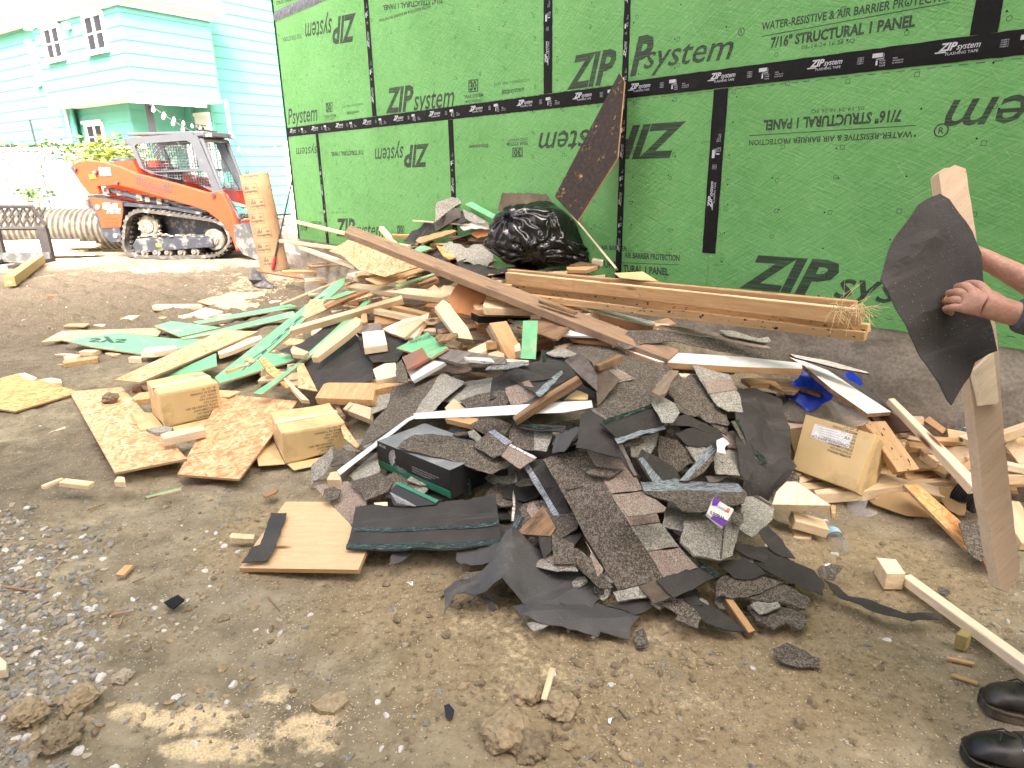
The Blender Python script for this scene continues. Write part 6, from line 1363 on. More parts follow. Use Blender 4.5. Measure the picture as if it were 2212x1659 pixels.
shingle(7,[(1080,140),(1110, 95),(1270,0), (1480, -60),(1600,-20),(1560,60),(1400,110),(1240,130)],Lt,'wide grey shingle tab behind the white metal edging',.08)
shingle(7,[(1230,130),(1400, 85),(1590,60),(1650, 120),(1600,175),(1400,195), (1290, 190)], D,'brown-black shingle just behind the white metal edging',.11)
shingle(7,[(1500,-60),(1720, -100), (1980, -70),(1700,20),(1560,90),(1470,110)],FB,'smooth dark shingle back beside the clear strip', .1)
shingle(7,[(1600,60), (1810, -10),(1880,80),(1740,165),(1650,165)],Pk, 'pink-grey tab above the white metal edging',.13)
shingle(7,[(1740,150),(1890, 90),(2000,60),(1990, 110),(1800,170)],'membrane','thin blue-grey felt under the splintered batten',.14)
shingle(7,[(1310,330),(1440, 268),(1560,290),(1660,330), (1600, 410),(1440,412)],D,'dark shingle below the level white edging',.1)
shingle(7,[(1300,385),(1350, 368),(1425,440),(1375,465), (1310, 420)], Lt,'little light shingle scrap behind the grey-topped box',.11)
shingle(7,[(1640,390),(1690, 318),(1840,365),(1842,540), (1640, 525)], D,'squarish dark shingle with a light neighbour',.1,bands=[(7, [(1842,370),(1980,350),(1992,420), (1940, 552),(1842,540)],Lt, 'tab')])
shingle(7,[(1660,300),(1980, 330),(2100,350),(2080,395), (1850, 370),(1680,345)],FB, 'black shingle edge with glue streaks below the batten end',.12,bands=[(7,[(1680,315),(1900,345), (2070, 365),(1880,362),(1690,335)],'sealant','adhesive_strip')])
felt_(7,[(1980,480),(2060,385),(2110,370), (2100, 500),(2000,560)],'membrane','small blue-grey felt corner between the light tabs',.12)
shingle(7,[(1345,500),(1475, 395),(1660,490),(1610,560), (1500, 600)], D,'dark shingle with a silver strip right of the grey box',.12,bands=[(7,[(1475,402),(1522,380),(1662,478),(1612,502)],'release_strip','adhesive_strip')])
shingle(7,[(1570,582),(1640, 502),(1850,605),(1720,682)],Pk,'pinkish tab with a white edge beside the tall silver strip',.13,bands=[(7,[(1640,505), (1655, 492),(1860,600),(1845,612)],'flaky_white','edge_strip')])
r_,M_,Lx,Ly=carton(7, (570,460),(1155,698),(845,280),.135,.29,'box_grey','grey-topped black carton with a shell picture and a green band',name='product_carton')
mb=MB();mb.box((-.0015,-.0025,-.136),(Lx+.0015,-.0005,-.0));mb.box((Lx+.0005, 0,-.136),(Lx+.0025,Ly,0));mb.build('side_print', MATS['box_black'],r_,frame=M_)
mb=MB();mb.box((-.0015,-.0042,-.13),(Lx+.0015,-.0028,-.098));mb.build('green_band',MATS['box_green'],r_,frame=M_)
mb=MB();plain('print_white', (.6,.6,.6),.5);plain('print_grey', (.25,.25,.25),.5)
cx,cz=Lx*.27,-.062
for k in range(15):
 a=math.radians(100+k*9.0);r0,r1_=.012,.052;q=Vector((math.cos(a),math.sin(a)));n_=Vector((-q.y,q.x))*.0011
 mb.add([Vector((cx+x_,-.0035,cz+y_))for x_,y_ in((q*r0-n_),(q*r1_-n_*1.8),(q*r1_+n_*1.8),(q*r0+n_))],[(0, 1,2,3)],0)
for k in range(9):
 for j in range(12):
  a=math.radians(190+j*14);r0=.012+k*.0045;p=Vector((cx+.028+math.cos(a)*r0,-.0046,cz-.022+math.sin(a)*r0*.55));mb.add([p,p+Vector((.0025,0,0)),p+Vector((.0025,0,.0013)), p+Vector((0,0,.0013))],[(0, 1,2,3)],0)
for i,s in enumerate(('THE ARCHITECTURAL COLLECTION','DESIGNED FOR PERFORMANCE','AND LASTING BEAUTY')):put_text(mb,s,Vector((Lx*.5,-.0036,-.06-i*.011)),Vector((Lx*(.86-i*.05), -.0036,-.06-i*.011)),Vector((Lx*.5,-.0036,-.0545-i*.011)))
put_text(mb,'40',Vector((Lx*.03,-.0036,-.022)),Vector((Lx*.07,-.0036,-.022)), Vector((Lx*.03,-.0036,-.008)));put_text(mb,'LED',Vector((Lx*.08,-.0036,-.022)),Vector((Lx*.13,-.0036,-.022)),Vector((Lx*.08,-.0036,-.01)))
mb.build('picture',MATS['print_white'],r_, frame=M_)
S=slab(7,[(665,880),(735,800),(1060,950),(1040,975),(870,992),(700,982)],'box_black',.004,'open black carton flap with a green stripe and lines of small print',.07,name='carton_flap',cat='cardboard',bands=[(7,[(712,812),(738,795),(1065,945),(1045,968)],'box_green','stripe')])
for i in range(7):decal_text(S,7,'AND KEEP DRY STORE FLAT AT ALL TIMES',(672+i*8,885+i*13), (800+i*13,952+i*7),(678+i*8,878+i*13),'print_white')
shingle(7,[(730,505), (780,450),(870,405), (1020, 400),(1180,430),(1340,470), (1560, 540),(1645,580),(1655,650), (1500, 712),(1340,680),(1100,600), (960,570)],D, 'broad dark shingle lying over the top of the black carton',z=[.31,.32,.33,.33,.33, .33,.32,.3,.28,.27,.29,.3,.305],jag=.006)
shingle(7,[(1000,735),(1035, 688),(1230,712),(1330,778), (1338, 935),(1200,955),(1062,960), (1040, 850)], FB,'dark upright shingle leaning on the end of the black carton',z=[.2,.24,.25,.22, .1,.09,.1,.14],ndir=(-.1,-.85,.5), bands=[(7,[(1040,735),(1090,720),(1110,950),(1062,955)],'tape_black', 'adhesive_strip'),(7,[(1290,770),(1330,780),(1335,930), (1300, 925)], 'sealant','adhesive_strip')])
shingle(7,[(1500,715),(1640, 690),(1705,960),(1480,952)],FB,'black shingle in the hollow right of the carton',z=[.24,.24,.08,.08])
shingle(7,[(1650,700),(1752, 738),(1850,958),(1722,978)],FB,'black shingle with a worn white edge in the hollow',z=[.25,.25,.1,.08],bands=[(7,[(1648,705), (1665, 705),(1735,978),(1718,978)],'flaky_white','edge_strip')])
shingle(7,[(340,745), (560,560),(592,700), (500,772),(400,792)],Lt,'light shingle at the foot of the sloping white edging',.03)
shingle(7,[(195,525), (400,540),(330,660), (190,655)],D, 'dark shingle corner behind the small tilted light one',.05)
shingle(7,[(50,655),(210,500),(200, 600),(160,705),(45,822)],Lt,'small light shingle tilted against the right cardboard box',z=[.1,.2,.14,.08,.02], ndir=(-.5,-.7,.5))
shingle(7,[(50,832),(200,792),(330, 790),(420,870),(478, 948),(375,1130),(310,1130), (180,952)],Pk,'pinkish pair of shingle tabs beside the plywood square',.03,jag=.004)
shingle(7,[(330,792), (560,730),(690,765), (700,800),(650,875), (560,905),(475,940), (420,870)],D, 'dark shingle joined to the pinkish tabs',.05,jag=.005)
shingle(7,[(135,850), (220,832),(275,860), (250,920),(180,945), (120,915)],D, 'small round dark shingle crumb on the pinkish tabs',.055,jag=.006)
slab(11,[(1380,470),(1470,330),(1645,88),(1890,88),(2015,215),(2110,372),(2064,480)],'ply', .019,'square of clean plywood with printed marks, at the front left', .03,side='pine_warm',name='plywood_square',cat='plywood',grain=(0,6))
SP=[None]
felt_(11,[(1395,442), (1450, 350),(1500,335),(1520,270), (1560, 150),(1652,150),(1590,340), (1540, 430)], 'felt','black felt scrap lying on the left side of the plywood square',.055, rigid=True,warp=.004)
for(a,b_,h,s)in(((1700,370), (1760, 290),(1680,360),'II'),):
 pass
S=shingle(7,[(395,1000),(560,985),(780,1003),(1130,960), (1300, 948),(1525,895),(1555,1110),(1575, 1290), (1200, 1322), (800,1352),(320,1348),(362, 1140)],FB,'long upturned shingle with two glue strips lying at the front',.06,warp=.012,jag=.003, bands=[(7,[(372,1162),(500, 1166), (700,1172),(1000,1165),(1300,1140),(1552, 1110), (1556, 1150), (1300, 1165), (1000, 1188), (700,1205),(385,1190)],'sealant','adhesive_strip'),(7,[(326,1305),(700,1300),(1100, 1275), (1400, 1262), (1572, 1255), (1576, 1288), (1200, 1318), (800,1348),(322,1346)],'sealant','adhesive_strip')])
shingle(7,[(1625,1205),(1700,1055), (1755, 1078), (1720, 1190), (1660, 1225)],FB,'short black piece with green glue beside the brown plank', .06,bands=[(7,[(1640,1200), (1702, 1065), (1745, 1082), (1690, 1190)],'sealant','adhesive_strip')])
slab(7, [(1690,1212), (1912, 985),(2012,1160),(1972,1232)],'rotten',.02,'brown plank piece under the tall silver strip',.08,name='plank',cat='timber',grain=(0,1))
felt_(7,[(1212,1340), (1330, 1312), (1600, 1310), (1622, 1215), (1760, 1222), (1802, 1240), (1700, 1450), (1580, 1500), (1330, 1480), (1210, 1432)],'membrane','blue-grey torn felt beside the long upturned shingle',.05,ridges=(((1640,1230),(1500, 1440), .04,.05),))
felt_(7,[(655, 1475), (690,1375),(852,1352),(760, 1440)],'membrane','small pointed blue-grey felt sliver under the long upturned shingle',.02)
felt_(12,[(490,160),(560,135),(650, 110),(780,70),(840,20),(900,-10),(1080,20),(1270,50),(1400,165),(1340,240),(1220,282),(1080,242), (960,230),(830,178), (740,190),(660,192), (560,180),(488,235)],'membrane','big curved blue-grey felt sheet with a ridge, frontmost of the pile',z=[.09,.09,.1,.14,.22,.2,.14,.1,.06,.045,.03,.03,.05,.1,.06,.05,.04,.01],warp=.012,res=.03,ridges=(((895,0),(825,175),.07,.07),((1330,120),(1100,230),.025,.05),((560,140),(600,185),.03,.05)))
felt_(12,[(885,245),(1100,236),(1330,228), (1480, 262),(1622,310),(1562,370), (1562, 428),(1400,390),(1380,420), (1210, 388),(1020,340),(930,300)], 'membrane','flat ragged blue-grey felt sheet tucked under the big curved one',.02,warp=.008,ridges=(((1000,290),(1560, 330),.02,.03),))
slab(12,[(720, 200),(745,195),(800, 260),(775,275)],FB,.003,'narrow black tab hanging from the big curved felt', .02,name='felt_scrap',cat='roofing felt', jag=.004)
slab(12,[(590, 80),(620,50), (830,35),(800,90),(640,108),(600,115)],'shingle_dark',.004,'dusty brown shingle behind the ridge of the curved felt',.05,rigid=False,jag=.004,name='shingle',cat='roof shingle')
slab(12,[(970, 345),(1010,340),(1100,352), (1010, 392)], 'shingle_light',.004,'grey shingle corner poking out in front of the flat felt',.01,name='shingle',cat='roof shingle', jag=.004)
slab(12,[(1590,395),(1640,375),(1672,460), (1610, 480),(1585,440)],D,.004,'small black shingle chip alone in front of the pile',.008, name='shingle_chip', cat='roof shingle',jag=.006)
felt_(8,[(1560,-80),(1680,-60),(1820,40),(1850,300),(1882,540), (1780, 660),(1770,800),(1600,690), (1560, 590),(1500,420),(1480,200), (1500, 0)],'felt','very large black felt sheet draped down the right side',ridges=(((1560, 600),(1850,560),.05, .04),((1640,0),(1600,500),.03,.05)),z=[.46,.46,.42,.34, .26,.18,.08,.16,.24, .34,.42,.46], jag=.004,warp=.02)
shingle(8,[(1670,215),(1720, 200),(1840,300),(1750,335), (1680, 290)], Lt,'torn light shingle lying on the draped black felt', .15,jag=.006)
shingle(8,[(1250,120),(1300, 30),(1430,60),(1490, 180),(1470,250),(1380,200), (1330, 150)], D,'dark curled shingle above the draped felt',.1,jag=.008)
shingle(8,[(1100,20), (1180, -20),(1300,40),(1330,130),(1200,130),(1110,90)], D,'small dark shingle between the light ones at the crest',.09,jag=.006)
shingle(8,[(940,40),(1010,0),(1090, 40),(1140,110),(1130,190),(1040,190),(980,90)],Lt,'light shingle tab right of the glue-striped one',.1,jag=.005)
shingle(8,[(600,180), (700,140),(960,52),(1045,185),(1000,225), (720,285)],FB,'upturned shingle with a green glue strip along its top',.13,bands=[(8,[(618,165),(700,135),(955, 52),(968,75), (720,155),(632,190)],'sealant','adhesive_strip')])
slab(8, [(700, 275),(850,240),(1040,195),(1050,215),(860,265),(725,305)],'release_strip',.002,'torn shiny film below the green glue strip',.15,rigid=False,warp=.01,jag=.006,name='film_strip',cat='plastic film')
shingle(8,[(800,315), (900,270),(1000,245),(990,300),(930,430), (815,405)],Lt,'light shingle left of the dark hollow',.08)
shingle(8,[(730,300), (880,275),(905,300), (780,335)],D, 'slim dark shingle below the torn film',.1)
shingle(8,[(1000,270),(1160, 290),(1245,440),(1140,510), (1020, 485),(1000,400)],D,'dark shingle curled round the middle hollow',.1,jag=.007)
shingle(8,[(1110,250),(1280, 190),(1400,210),(1455,280), (1385, 345),(1200,330)],FB, 'black shingle back above the two silver strips',.12,jag=.006, bands=[(8,[(1130,180),(1160,170),(1180,195),(1140,205)],'sealant','adhesive_strip')])
shingle(8,[(1075,140),(1180, 130),(1340,190),(1350,240), (1200, 200),(1080,190)],FB, 'thin black shingle behind the black back',.11,jag=.006)
shingle(8,[(1180,340),(1350, 338),(1270,440),(1230,400)],Lt,'triangular light shingle scrap left of the right silver strip',.12)
shingle(8,[(1360,390),(1480, 362),(1632,400),(1632,540), (1400, 520)], Lt,'cracked light shingle right of the silver strip',.11,jag=.004)
shingle(8,[(1415,255),(1500, 235),(1605,320),(1600,360), (1480, 345)], Pk,'pinkish shingle behind the cracked light one',.1,jag=.005)
shingle(8,[(1500,165),(1560, 150),(1812,385),(1780,465), (1690, 465),(1600,330)],D,'long dark shingle with a green glue strip, pointing to the front right',.17,bands=[(8,[(1520,160), (1556, 155),(1748,458),(1694,466)],'sealant','adhesive_strip')])
slab(8, [(1395,300),(1440,278),(1482,320), (1450, 350),(1460,385),(1400,375)],'white_paint',.002,'small crumpled white paper among the shingles',.2,jag=.005,rigid=False,warp=.02,name='paper_scrap',cat='paper')
shingle(8,[(850,430), (880,360),(1110,480),(1155, 572),(960,580)],FB,'dark shingle with the left silver strip',.12,bands=[(8,[(856,425),(885,418),(1030,575),(966,578)], 'release_strip','adhesive_strip')])
shingle(8,[(1140,572),(1345, 335),(1400,365),(1380,430), (1300, 520),(1200,575)],D,'dark shingle with the right silver strip', .14,bands=[(8,[(1140,572),(1348,335),(1392,368), (1192, 574)], 'release_strip','adhesive_strip')])
slab(8, [(1320,540),(1480,525),(1400,580), (1340, 580)], 'greywood',.01,'old wood scrap under the cracked light shingle',.08,name='offcut',cat='wood offcut')
shingle(8,[(870,590), (1100, 580),(1540,592),(1590,640), (1585, 720),(1450,760),(1280,790), (1160, 770),(1100,710),(920,655)], D,'long level dark shingle with a scuffed white strip', .14,jag=.006, bands=[(8,[(885,598),(1100, 588),(1545,600),(1580,640), (1540, 655),(1200,648),(900,640)], 'release_strip','adhesive_strip',.0015)])
shingle(8,[(470,120), (545,80),(640,200),(740,340),(862, 520),(840,525),(740, 420),(570,380),(440, 330)], FB,'big black shingle back lying behind the longest shingle',.14,bands=[(8,[(535,88),(555, 85),(862,515),(840,522)],'greywood','edge_strip')])
shingle(8,[(270,380), (300,260),(450,205), (470,230),(350,370)],'membrane','blue-grey felt sliver left of the big black shingle back',.13)
shingle(8,[(1590,650),(1660, 660),(1785,742),(1772,845), (1640, 945),(1550,902),(1560,765)],Lt,'thick light shingle at the right edge below the draped felt',.06, bands=[(8,[(1600,655),(1660,672),(1770,745),(1755,752)],D,'tab')])
shingle(8,[(1040,765),(1150, 772),(1290,792),(1560,800), (1560, 880),(1180,920),(1030,862)],Lt,'light shingle under the one with the sweet wrapper',.07)
shingle(8,[(1035,870),(1180, 915),(1160,960),(1030,880)],FB,'narrow black gap shingle under the thick light tab',.07)
shingle(8,[(1180,842),(1440, 838),(1560,885),(1505,1080),(1425, 1112), (1250, 1080), (1158, 982)], Lt,'thick octagonal light shingle right of the longest shingle',.1,th=.012,bands=[(8,[(1440,850), (1450, 850),(1430,1100),(1420,1105)],D,'tab')])
shingle(8,[(1500,780),(1575, 790),(1580,850),(1550,880), (1500, 840)], D,'small curled dark shingle right of the sweet wrapper',.13,jag=.006)
plain('wrapper_purple',(.16, .05,.42),.35, 0,.1,20,.1);plain('sweet_orange',(.8,.25, .05),.4)
S=slab(8,[(1378,684), (1516, 765),(1446,882),(1330,795)],'label_white',.012,'small white and purple sweet wrapper with upside-down name',.17,name='sweet_wrapper',cat='wrapper',rigid=False,warp=.006,jag=.002,bands=[(8, [(1352,828),(1372,812),(1470,842), (1446, 882)], 'wrapper_purple','purple_band'),(8,[(1368,702),(1380,686),(1420,712), (1395, 745),(1362,740)],'wrapper_purple', 'purple_band'),(8,[(1470,760),(1488,765), (1478, 790),(1458,780)],'sweet_orange','sweet')])
decal_text(S,8,"Welch's",(1452,822),(1352, 780),(1448,850),'ink',d=.004,bold=.02);decal_text(S,8,"Mixed Fruit",(1462,772),(1395,735), (1455, 785),'wrapper_purple',d=.004)
shingle(8,[(75,470),(120,440),(210, 425),(340,650),(475, 950),(430,1010),(400,1010), (230,720)],FB,'narrow black shingle with a full-length silver strip', z=[.32,.34,.36,.28,.12,.1,.1,.2],warp=.008,bands=[(8,[(76,468),(115,455),(432,990), (402,1012)],'release_strip','adhesive_strip')])
shingle(8,[(212,425), (340,385),(500,340), (560,450),(690,700), (800,870),(1035,1212),(880, 1268), (722,1312),(500,950),(350,660)],D, 'longest shingle, dark with pale tabs, curving down the front of the heap',z=[.37,.39,.4,.38,.32, .27,.12,.11,.1,.19,.28],warp=.008, jag=.002,bands=[(8,[(500,342),(560,362),(740,415),(800, 480),(898,655),(680, 702),(600,540)],Pk,'tab'),(8,[(684,708),(800,690),(900, 665),(960,760),(1010,872),(810,915),(740, 800)], Pk,'tab'),(8, [(814, 922),(1012,878),(1142,1018),(922,1052)],Lt,'tab'),(8,[(926,1058),(1146,1022),(1268, 1155), (1160, 1185), (1034, 1210)],Pk,'tab')])
shingle(8,[(760,770), (820,720),(905,665), (985,700),(1052,752),(1040, 778),(900,800),(790, 812)], Pk,'loose pinkish tab lying over the longest shingle',.24)
slab(8, [(500, 985),(525,1020),(560,1080), (622,1170),(620,1190),(585, 1225), (560,1150),(530,1090),(540, 1060)],'shingle_pink',.002, 'torn pink-white paper strip under the longest shingle',.12,name='paper_strip',cat='paper',jag=.002)
shingle(8,[(375,1060),(440,1030),(560,1130),(690, 1290), (600,1300),(480,1200)],D,'dark shingle showing under the left side of the longest one',.06,jag=.004)
shingle(8,[(270,932), (420,1000),(432,1142),(280, 1132)],D,'square dark shingle left of the torn pink paper',.08)
felt_(8,[(180, 940),(265,930),(270, 1050), (215,1100)],FB,'dark folded felt left of the square dark shingle',.08)
shingle(8,[(130,1150),(200,1105),(270,1080),(440, 1165), (450,1190),(300,1188)],Lt,'pale shingle with a pink half behind the curved felt',.06,bands=[(8,[(215,1105),(275,1082), (430,1150),(330,1180)],Pk,'tab')])
shingle(8,[(985,1245),(1100, 1210), (1255, 1165), (1425, 1218), (1260, 1300), (1105, 1368)],FB,'upturned black shingle under the lower right of the longest one', .06,bands=[(8,[(1262,1168), (1300, 1150), (1425, 1215), (1385, 1235)],'sealant','adhesive_strip')])
shingle(8,[(868,1292),(985,1245),(1085,1372),(965,1412)],'mud_felt','dusty brown shingle end beside the upturned black one',.05)
shingle(8,[(690,1332),(860,1295),(895,1300),(925, 1368), (720,1392)],Lt,'light shingle under the front corner of the longest one',.035)
shingle(8,[(640,1424),(780,1395),(900,1380),(975, 1420), (840,1480),(760,1450)],FB,'black shingle scrap with glue in front of the longest one',.02, jag=.005)
shingle(8,[(1010,1410),(1100,1385), (1182, 1370), (1235, 1430), (1292, 1512), (1270, 1582), (1108, 1520), (1130, 1490)],D,'dark torn shingle on the sand at the front',.02,jag=.007)
shingle(8,[(1225,1400),(1280,1395), (1420, 1460), (1600, 1600), (1450, 1585), (1330, 1540), (1250, 1470)],FB,'long narrow black felt scrap beside the orange stick',.02, jag=.006)
beam(8, (1475, 1372), (1640, 1605), .03,.03,'pine_warm', 'orange wooden stick sticking out of the front right of the pile',z=(.08,.03),side='rotten',name='stick',cat='stick')
shingle(8,[(830,1640),(875,1580),(915,1640),(905, 1710), (850,1700)],D,'little black shingle flake in front of the ragged felt',.006, jag=.006)
felt_(8,[(1515,1012), (1640, 1015), (1760, 1050), (1925, 1120), (1925, 1250), (1850, 1200), (1760, 1132), (1620, 1100), (1525, 1055)],'felt','black felt strip at the right foot of the shingle heap',.06)
shingle(8,[(1540,1040),(1700,1110), (1810, 1190), (1750, 1210), (1640, 1170), (1560, 1080)],Pk,'pale pink shingle under the right-foot felt strip', .05)
felt_(8,[(1412,1130), (1490, 1100), (1590, 1090), (1680, 1150), (1732, 1200), (1640, 1235), (1525, 1222)],FB,'torn black felt on the lower right shingles',.07)
shingle(8,[(1388,1270),(1450,1222), (1600, 1225), (1750, 1240), (1862, 1262), (1720, 1330), (1600, 1372), (1390, 1368)],D,'ragged dark shingle, upper of the lower right stack',.05,jag=.008, th=.012)
shingle(8,[(1560,1345),(1700,1300), (1925, 1270), (1930, 1400), (1800, 1420), (1650, 1400)],D,'ragged dark shingle, middle of the lower right stack',.035, jag=.008,th=.012)
shingle(8,[(1625,1420),(1700,1390), (1800, 1380), (1832, 1430), (1690, 1480)],Lt,'light grey shingle bit inside the lower right stack',.04,jag=.005)
shingle(10,[(25,700), (200,695),(350,740), (378,800),(350,842), (262,800),(190,838), (80,790)],D,'ragged dark shingle, lowest of the lower right stack',.02,jag=.008,th=.01)
shingle(10,[(0,560),(120,530),(300, 590),(395,650),(372, 720),(250,690),(0,650)],D,'wide ragged shingle at the right end of the stack',.04,jag=.008,th=.01)
felt_(10,[(-5, 350),(120,362),(300, 440),(420,490),(482, 560),(475,642),(420, 620),(250,555),(100, 470),(-5,440)],'felt','pointed black felt sheet spreading right from the pile',.045)
shingle(10,[(442,485),(520,460),(592,470), (540,545),(470,540)],D,'small dusty shingle at the tip of the pointed felt', .02,jag=.006)
felt_(10,[(85, 258),(150,232),(230, 320),(312,428),(262, 420),(160,372)],FB,'deep black felt below the tilted light shingle',.06)
felt_(10,[(480,552),(560,580),(625, 640),(760,668),(960, 750),(1080,745),(1178,752), (1172, 790),(1035,790),(1000,800), (790,742),(640,672), (560,640)],'felt','long thin black felt strip trailing over the sand to the right', .02,warp=.006)
slab(10,[(180, 955),(262,920),(330, 950),(462,1012),(450,1068), (350,1062),(215,1022)],D,.005,'separate black shingle piece lying on the bare ground',.012,jag=.008,name='shingle',cat='roof shingle')
slab(10,[(1148,595),(1185,588),(1228,622), (1200, 645),(1160,625)],D,.004,'tiny black shingle flake above the long white stick',.01,jag=.005,name='shingle_chip', cat='roof shingle')
slab(9, [(340, 545),(440,572),(620, 640),(860,800),(1072,938),(900,950),(640, 770),(450,610)],'white_paint',.02, 'white painted board slanting down to the right',z=[.56,.58,.56,.45,.36,.34, .44,.54],side='rotten',name='painted_board',cat='board')
slab(9, [(910, 952),(1072,940),(1228,1052),(1222, 1072), (1020, 1090)],'darkwood',.02,'dark brown grooved board under the end of the white one',z=[.34,.35,.28,.27,.27], name='plank', cat='timber')
slab(9, [(340, 520),(620,570),(900, 650),(915,662),(700, 625),(380,545)],'flaky_white',.008,'thin dark lath with a white ragged edge above the white board',z=[.6,.58,.54,.53,.56,.58],side='darkwood',name='stick',cat='stick')
slab(9, [(440, 600),(640,640),(900, 770),(1075,930),(1040,935), (840,800),(640,680)],'membrane',.02,'grey underside sheet behind the white slanting board',z=[.52,.52,.42,.33,.33,.4,.5],name='sheet',cat='board')
def plastic(name,col, a=.55):
 m,t,b=nmat(name);b.inputs['Base Color'].default_value=(*col,1);b.inputs['Roughness'].default_value=.12;b.inputs['Transmission Weight'].default_value=.75;b.inputs['IOR'].default_value=1.2;b.inputs['Alpha'].default_value=a
 bump(t, b,noise_(t,ocoord(t),22,5,.7),.8,.02);return m
plastic('clear_film', (.85,.87,.9), .5);plastic('bottle_plastic',(.9,.94,.97),.45)
slab(9, [(430, 660),(620,690),(660, 800),(640,850),(480, 890),(300,800),(350, 760)], 'blue_plastic',.003, 'bright blue plastic sheet in the gap below the white boards', z=[.46,.46,.42,.38,.33,.38, .42],rigid=False,warp=.05,jag=.004,name='plastic_sheet',cat='plastic sheet')
slab(9, [(690, 680),(780,640),(850, 700),(868,740),(820, 770),(740,730)],'blue_plastic',.003,'small blue plastic tuft right of the white slanting board',z=[.42,.46,.42, .38,.36,.38], rigid=False,warp=.06,jag=.004,name='plastic_sheet',cat='plastic sheet')
slab(9, [(245, 885),(380,830),(480, 900),(640,865),(800, 890),(915,1005),(700,1022), (560,990),(450,960), (300,942)],'clear_film',.002,'crumpled clear plastic bag behind the labelled box',z=[.34,.38,.35, .37,.35,.29,.27,.27, .29,.31],rigid=False,warp=.07,jag=.004,name='clear_bag',cat='bag')
slab(9, [(215, 830),(300,790),(330, 840),(280,880)],'clear_film',.002, 'wisp of clear film left of the blue plastic',z=[.32,.36,.33,.3],rigid=False,warp=.04,jag=.004,name='plastic_wisp',cat='plastic film')
slab(9, [(110, 690),(330,700),(590, 800),(560,815),(420, 770),(380,800),(290, 790),(150,740)],'rotten',.014,'broken splintered plank ends under the long white board',z=[.48,.46,.4,.38,.4,.38,.4,.44],jag=.006,name='plank',cat='timber')
slab(9, [(-10, 700),(60,690),(240,720),(300,790), (200,740),(60,745)], 'pine_warm',.02,'tan plank end in the shadow under the long white board',z=.44,name='plank',cat='timber')
slab(9, [(280, 962),(420,1000),(420,1060), (400,1110),(290,1100)],'brown_crate',.02, 'brown plastic tray corner left of the labelled box',z=[.22,.22,.18,.15,.15],name='tray',cat='tray')
slab(9, [(275, 1130), (350,1105),(372,1150),(355, 1190), (285,1180)],'label_white',.002,'crumpled white tissue beside the labelled box',z=[.2,.22,.2,.17,.17],rigid=False,warp=.03,jag=.004,name='tissue',cat='paper')
tb0=at_z(V(9,(700,690)),.34);gt=thing('green_tub',tb0,'green plastic tub standing against the concrete behind the boards','tub');plastic('green_clear',(.02,.4,.16),.85)
mb=MB();mb.lathe([(.0,.0),(.062,.0),(.068, .16),(.07,.165),(.066,.167),(.058, .01),(.0,.008)],24,M=Matrix.Translation(tb0),cap=False);mb.build('tub',MATS['green_clear'],gt,smooth=True)
def box_text(r,M,lines,x0,x1,z0,h,step,mat='ink', face='front', flip=True,Ly=0,name='lettering'):
 """lines printed on the front (y = 0) face, upside down when flip"""
 mb=MB()
 for i,s in enumerate(lines):
  z=z0+i*step;k=len(s)/18.0;xe=x1-(x1-x0)*min(1,k)
  if flip:put_text(mb,s,Vector((x1,-.0012,z+h)),Vector((xe,-.0012,z+h)), Vector((x1,-.0012,z)),bold=.01)
  else:put_text(mb,s,Vector((x0,-.0012,z)),Vector((x0+x1-xe,-.0012,z)),Vector((x0,-.0012,z+h)))
 return mb.build(name, MATS[mat],r,frame=M)
LN=['P/O#SP-056973','CLEVELAND,OH', 'ROHS COMPLIANT','LOT# 202305185-001','PART NO:','PATENT NO:', 'C/NO. 577','MADE IN TAIWAN','R. O. C.']
def carton2(f, FL,FR, BL,h,zt,label,cno,flaps):
 r,M,Lx, Ly=carton(f,FL,FR,BL,h,zt,'card',label)
 ln=list(LN);ln[6]='C/NO. '+cno;box_text(r, M,ln,Lx*.38,Lx*.93,-h*.93,h*.062,h*.098)
 mb=MB();mb.box((0,Ly*.44,.0005),(Lx,Ly*.58,.0012));mb.box((-.0012,Ly*.44,-h*.25),(-.0004,Ly*.58,0));mb.build('packing_tape',MATS['label_tape'],r,frame=M)
 for nm, pts in flaps:
  mb=MB();p=[Vector(q)for q in pts(Lx,Ly,h)];n=(p[1]-p[0]).cross(p[2]-p[0]).normalized()*.004;mb.add(p+[q+n for q in p],[(0,1,2, 3),(7, 6,5,4),(0,4,5,1),(1, 5,6,2),(2,6,7,3),(3, 7,4,0)]);mb.build(nm,MATS['card'], r,frame=M)
 return r
plain('label_tape',(.68,.56, .36),.3,0,.06,20,.1)
fl=[('flap',lambda X, Y,h:((-.002,0,-h),(-.002,Y, -h),(-.11,Y+.01,-h+.03),(-.13,.02, -h+.01))),('flap',lambda X, Y,h:((.01,-.002,-h), (X,-.002,-h), (X-.02,-.07,-h-.01), (.03,-.08,-h-.008)))]
carton2(4,(1028,1062),(1416, 985),(1003,965),.215,.27,'upright upside-down cardboard box on the left, printed C/NO. 577','577',fl)
carton2(4,(1822,1318),(2240, 1240), (1758, 1178), .175,.2,'squat upside-down cardboard box beside the shingles, printed C/NO. 527','527',fl)
bf=slab(9,[(455,955), (965,1104),(802,1508),(352, 1345)],'card',.2,'tipped cardboard box with a white shipping label',z=[.36,.36,.13, .13],name='cardboard_box',cat='box')
S=bf;Mi=S.M.inverted()
def on_face(p):q=Mi@at_plane(V(9,p),S.c,S.n);return q
mb=MB();q=[on_face(p)for p in((523, 1022), (800,1103),(765,1200),(488, 1125))];mb.add([Vector((p.x,p.y,.0012))for p in q],[(0, 1,2,3)]if(q[1]-q[0]).cross(q[2]-q[0]).z>0 else[(3,2,1,0)]);mb.build('shipping_label',MATS['label_white'],S.o,frame=S.M)
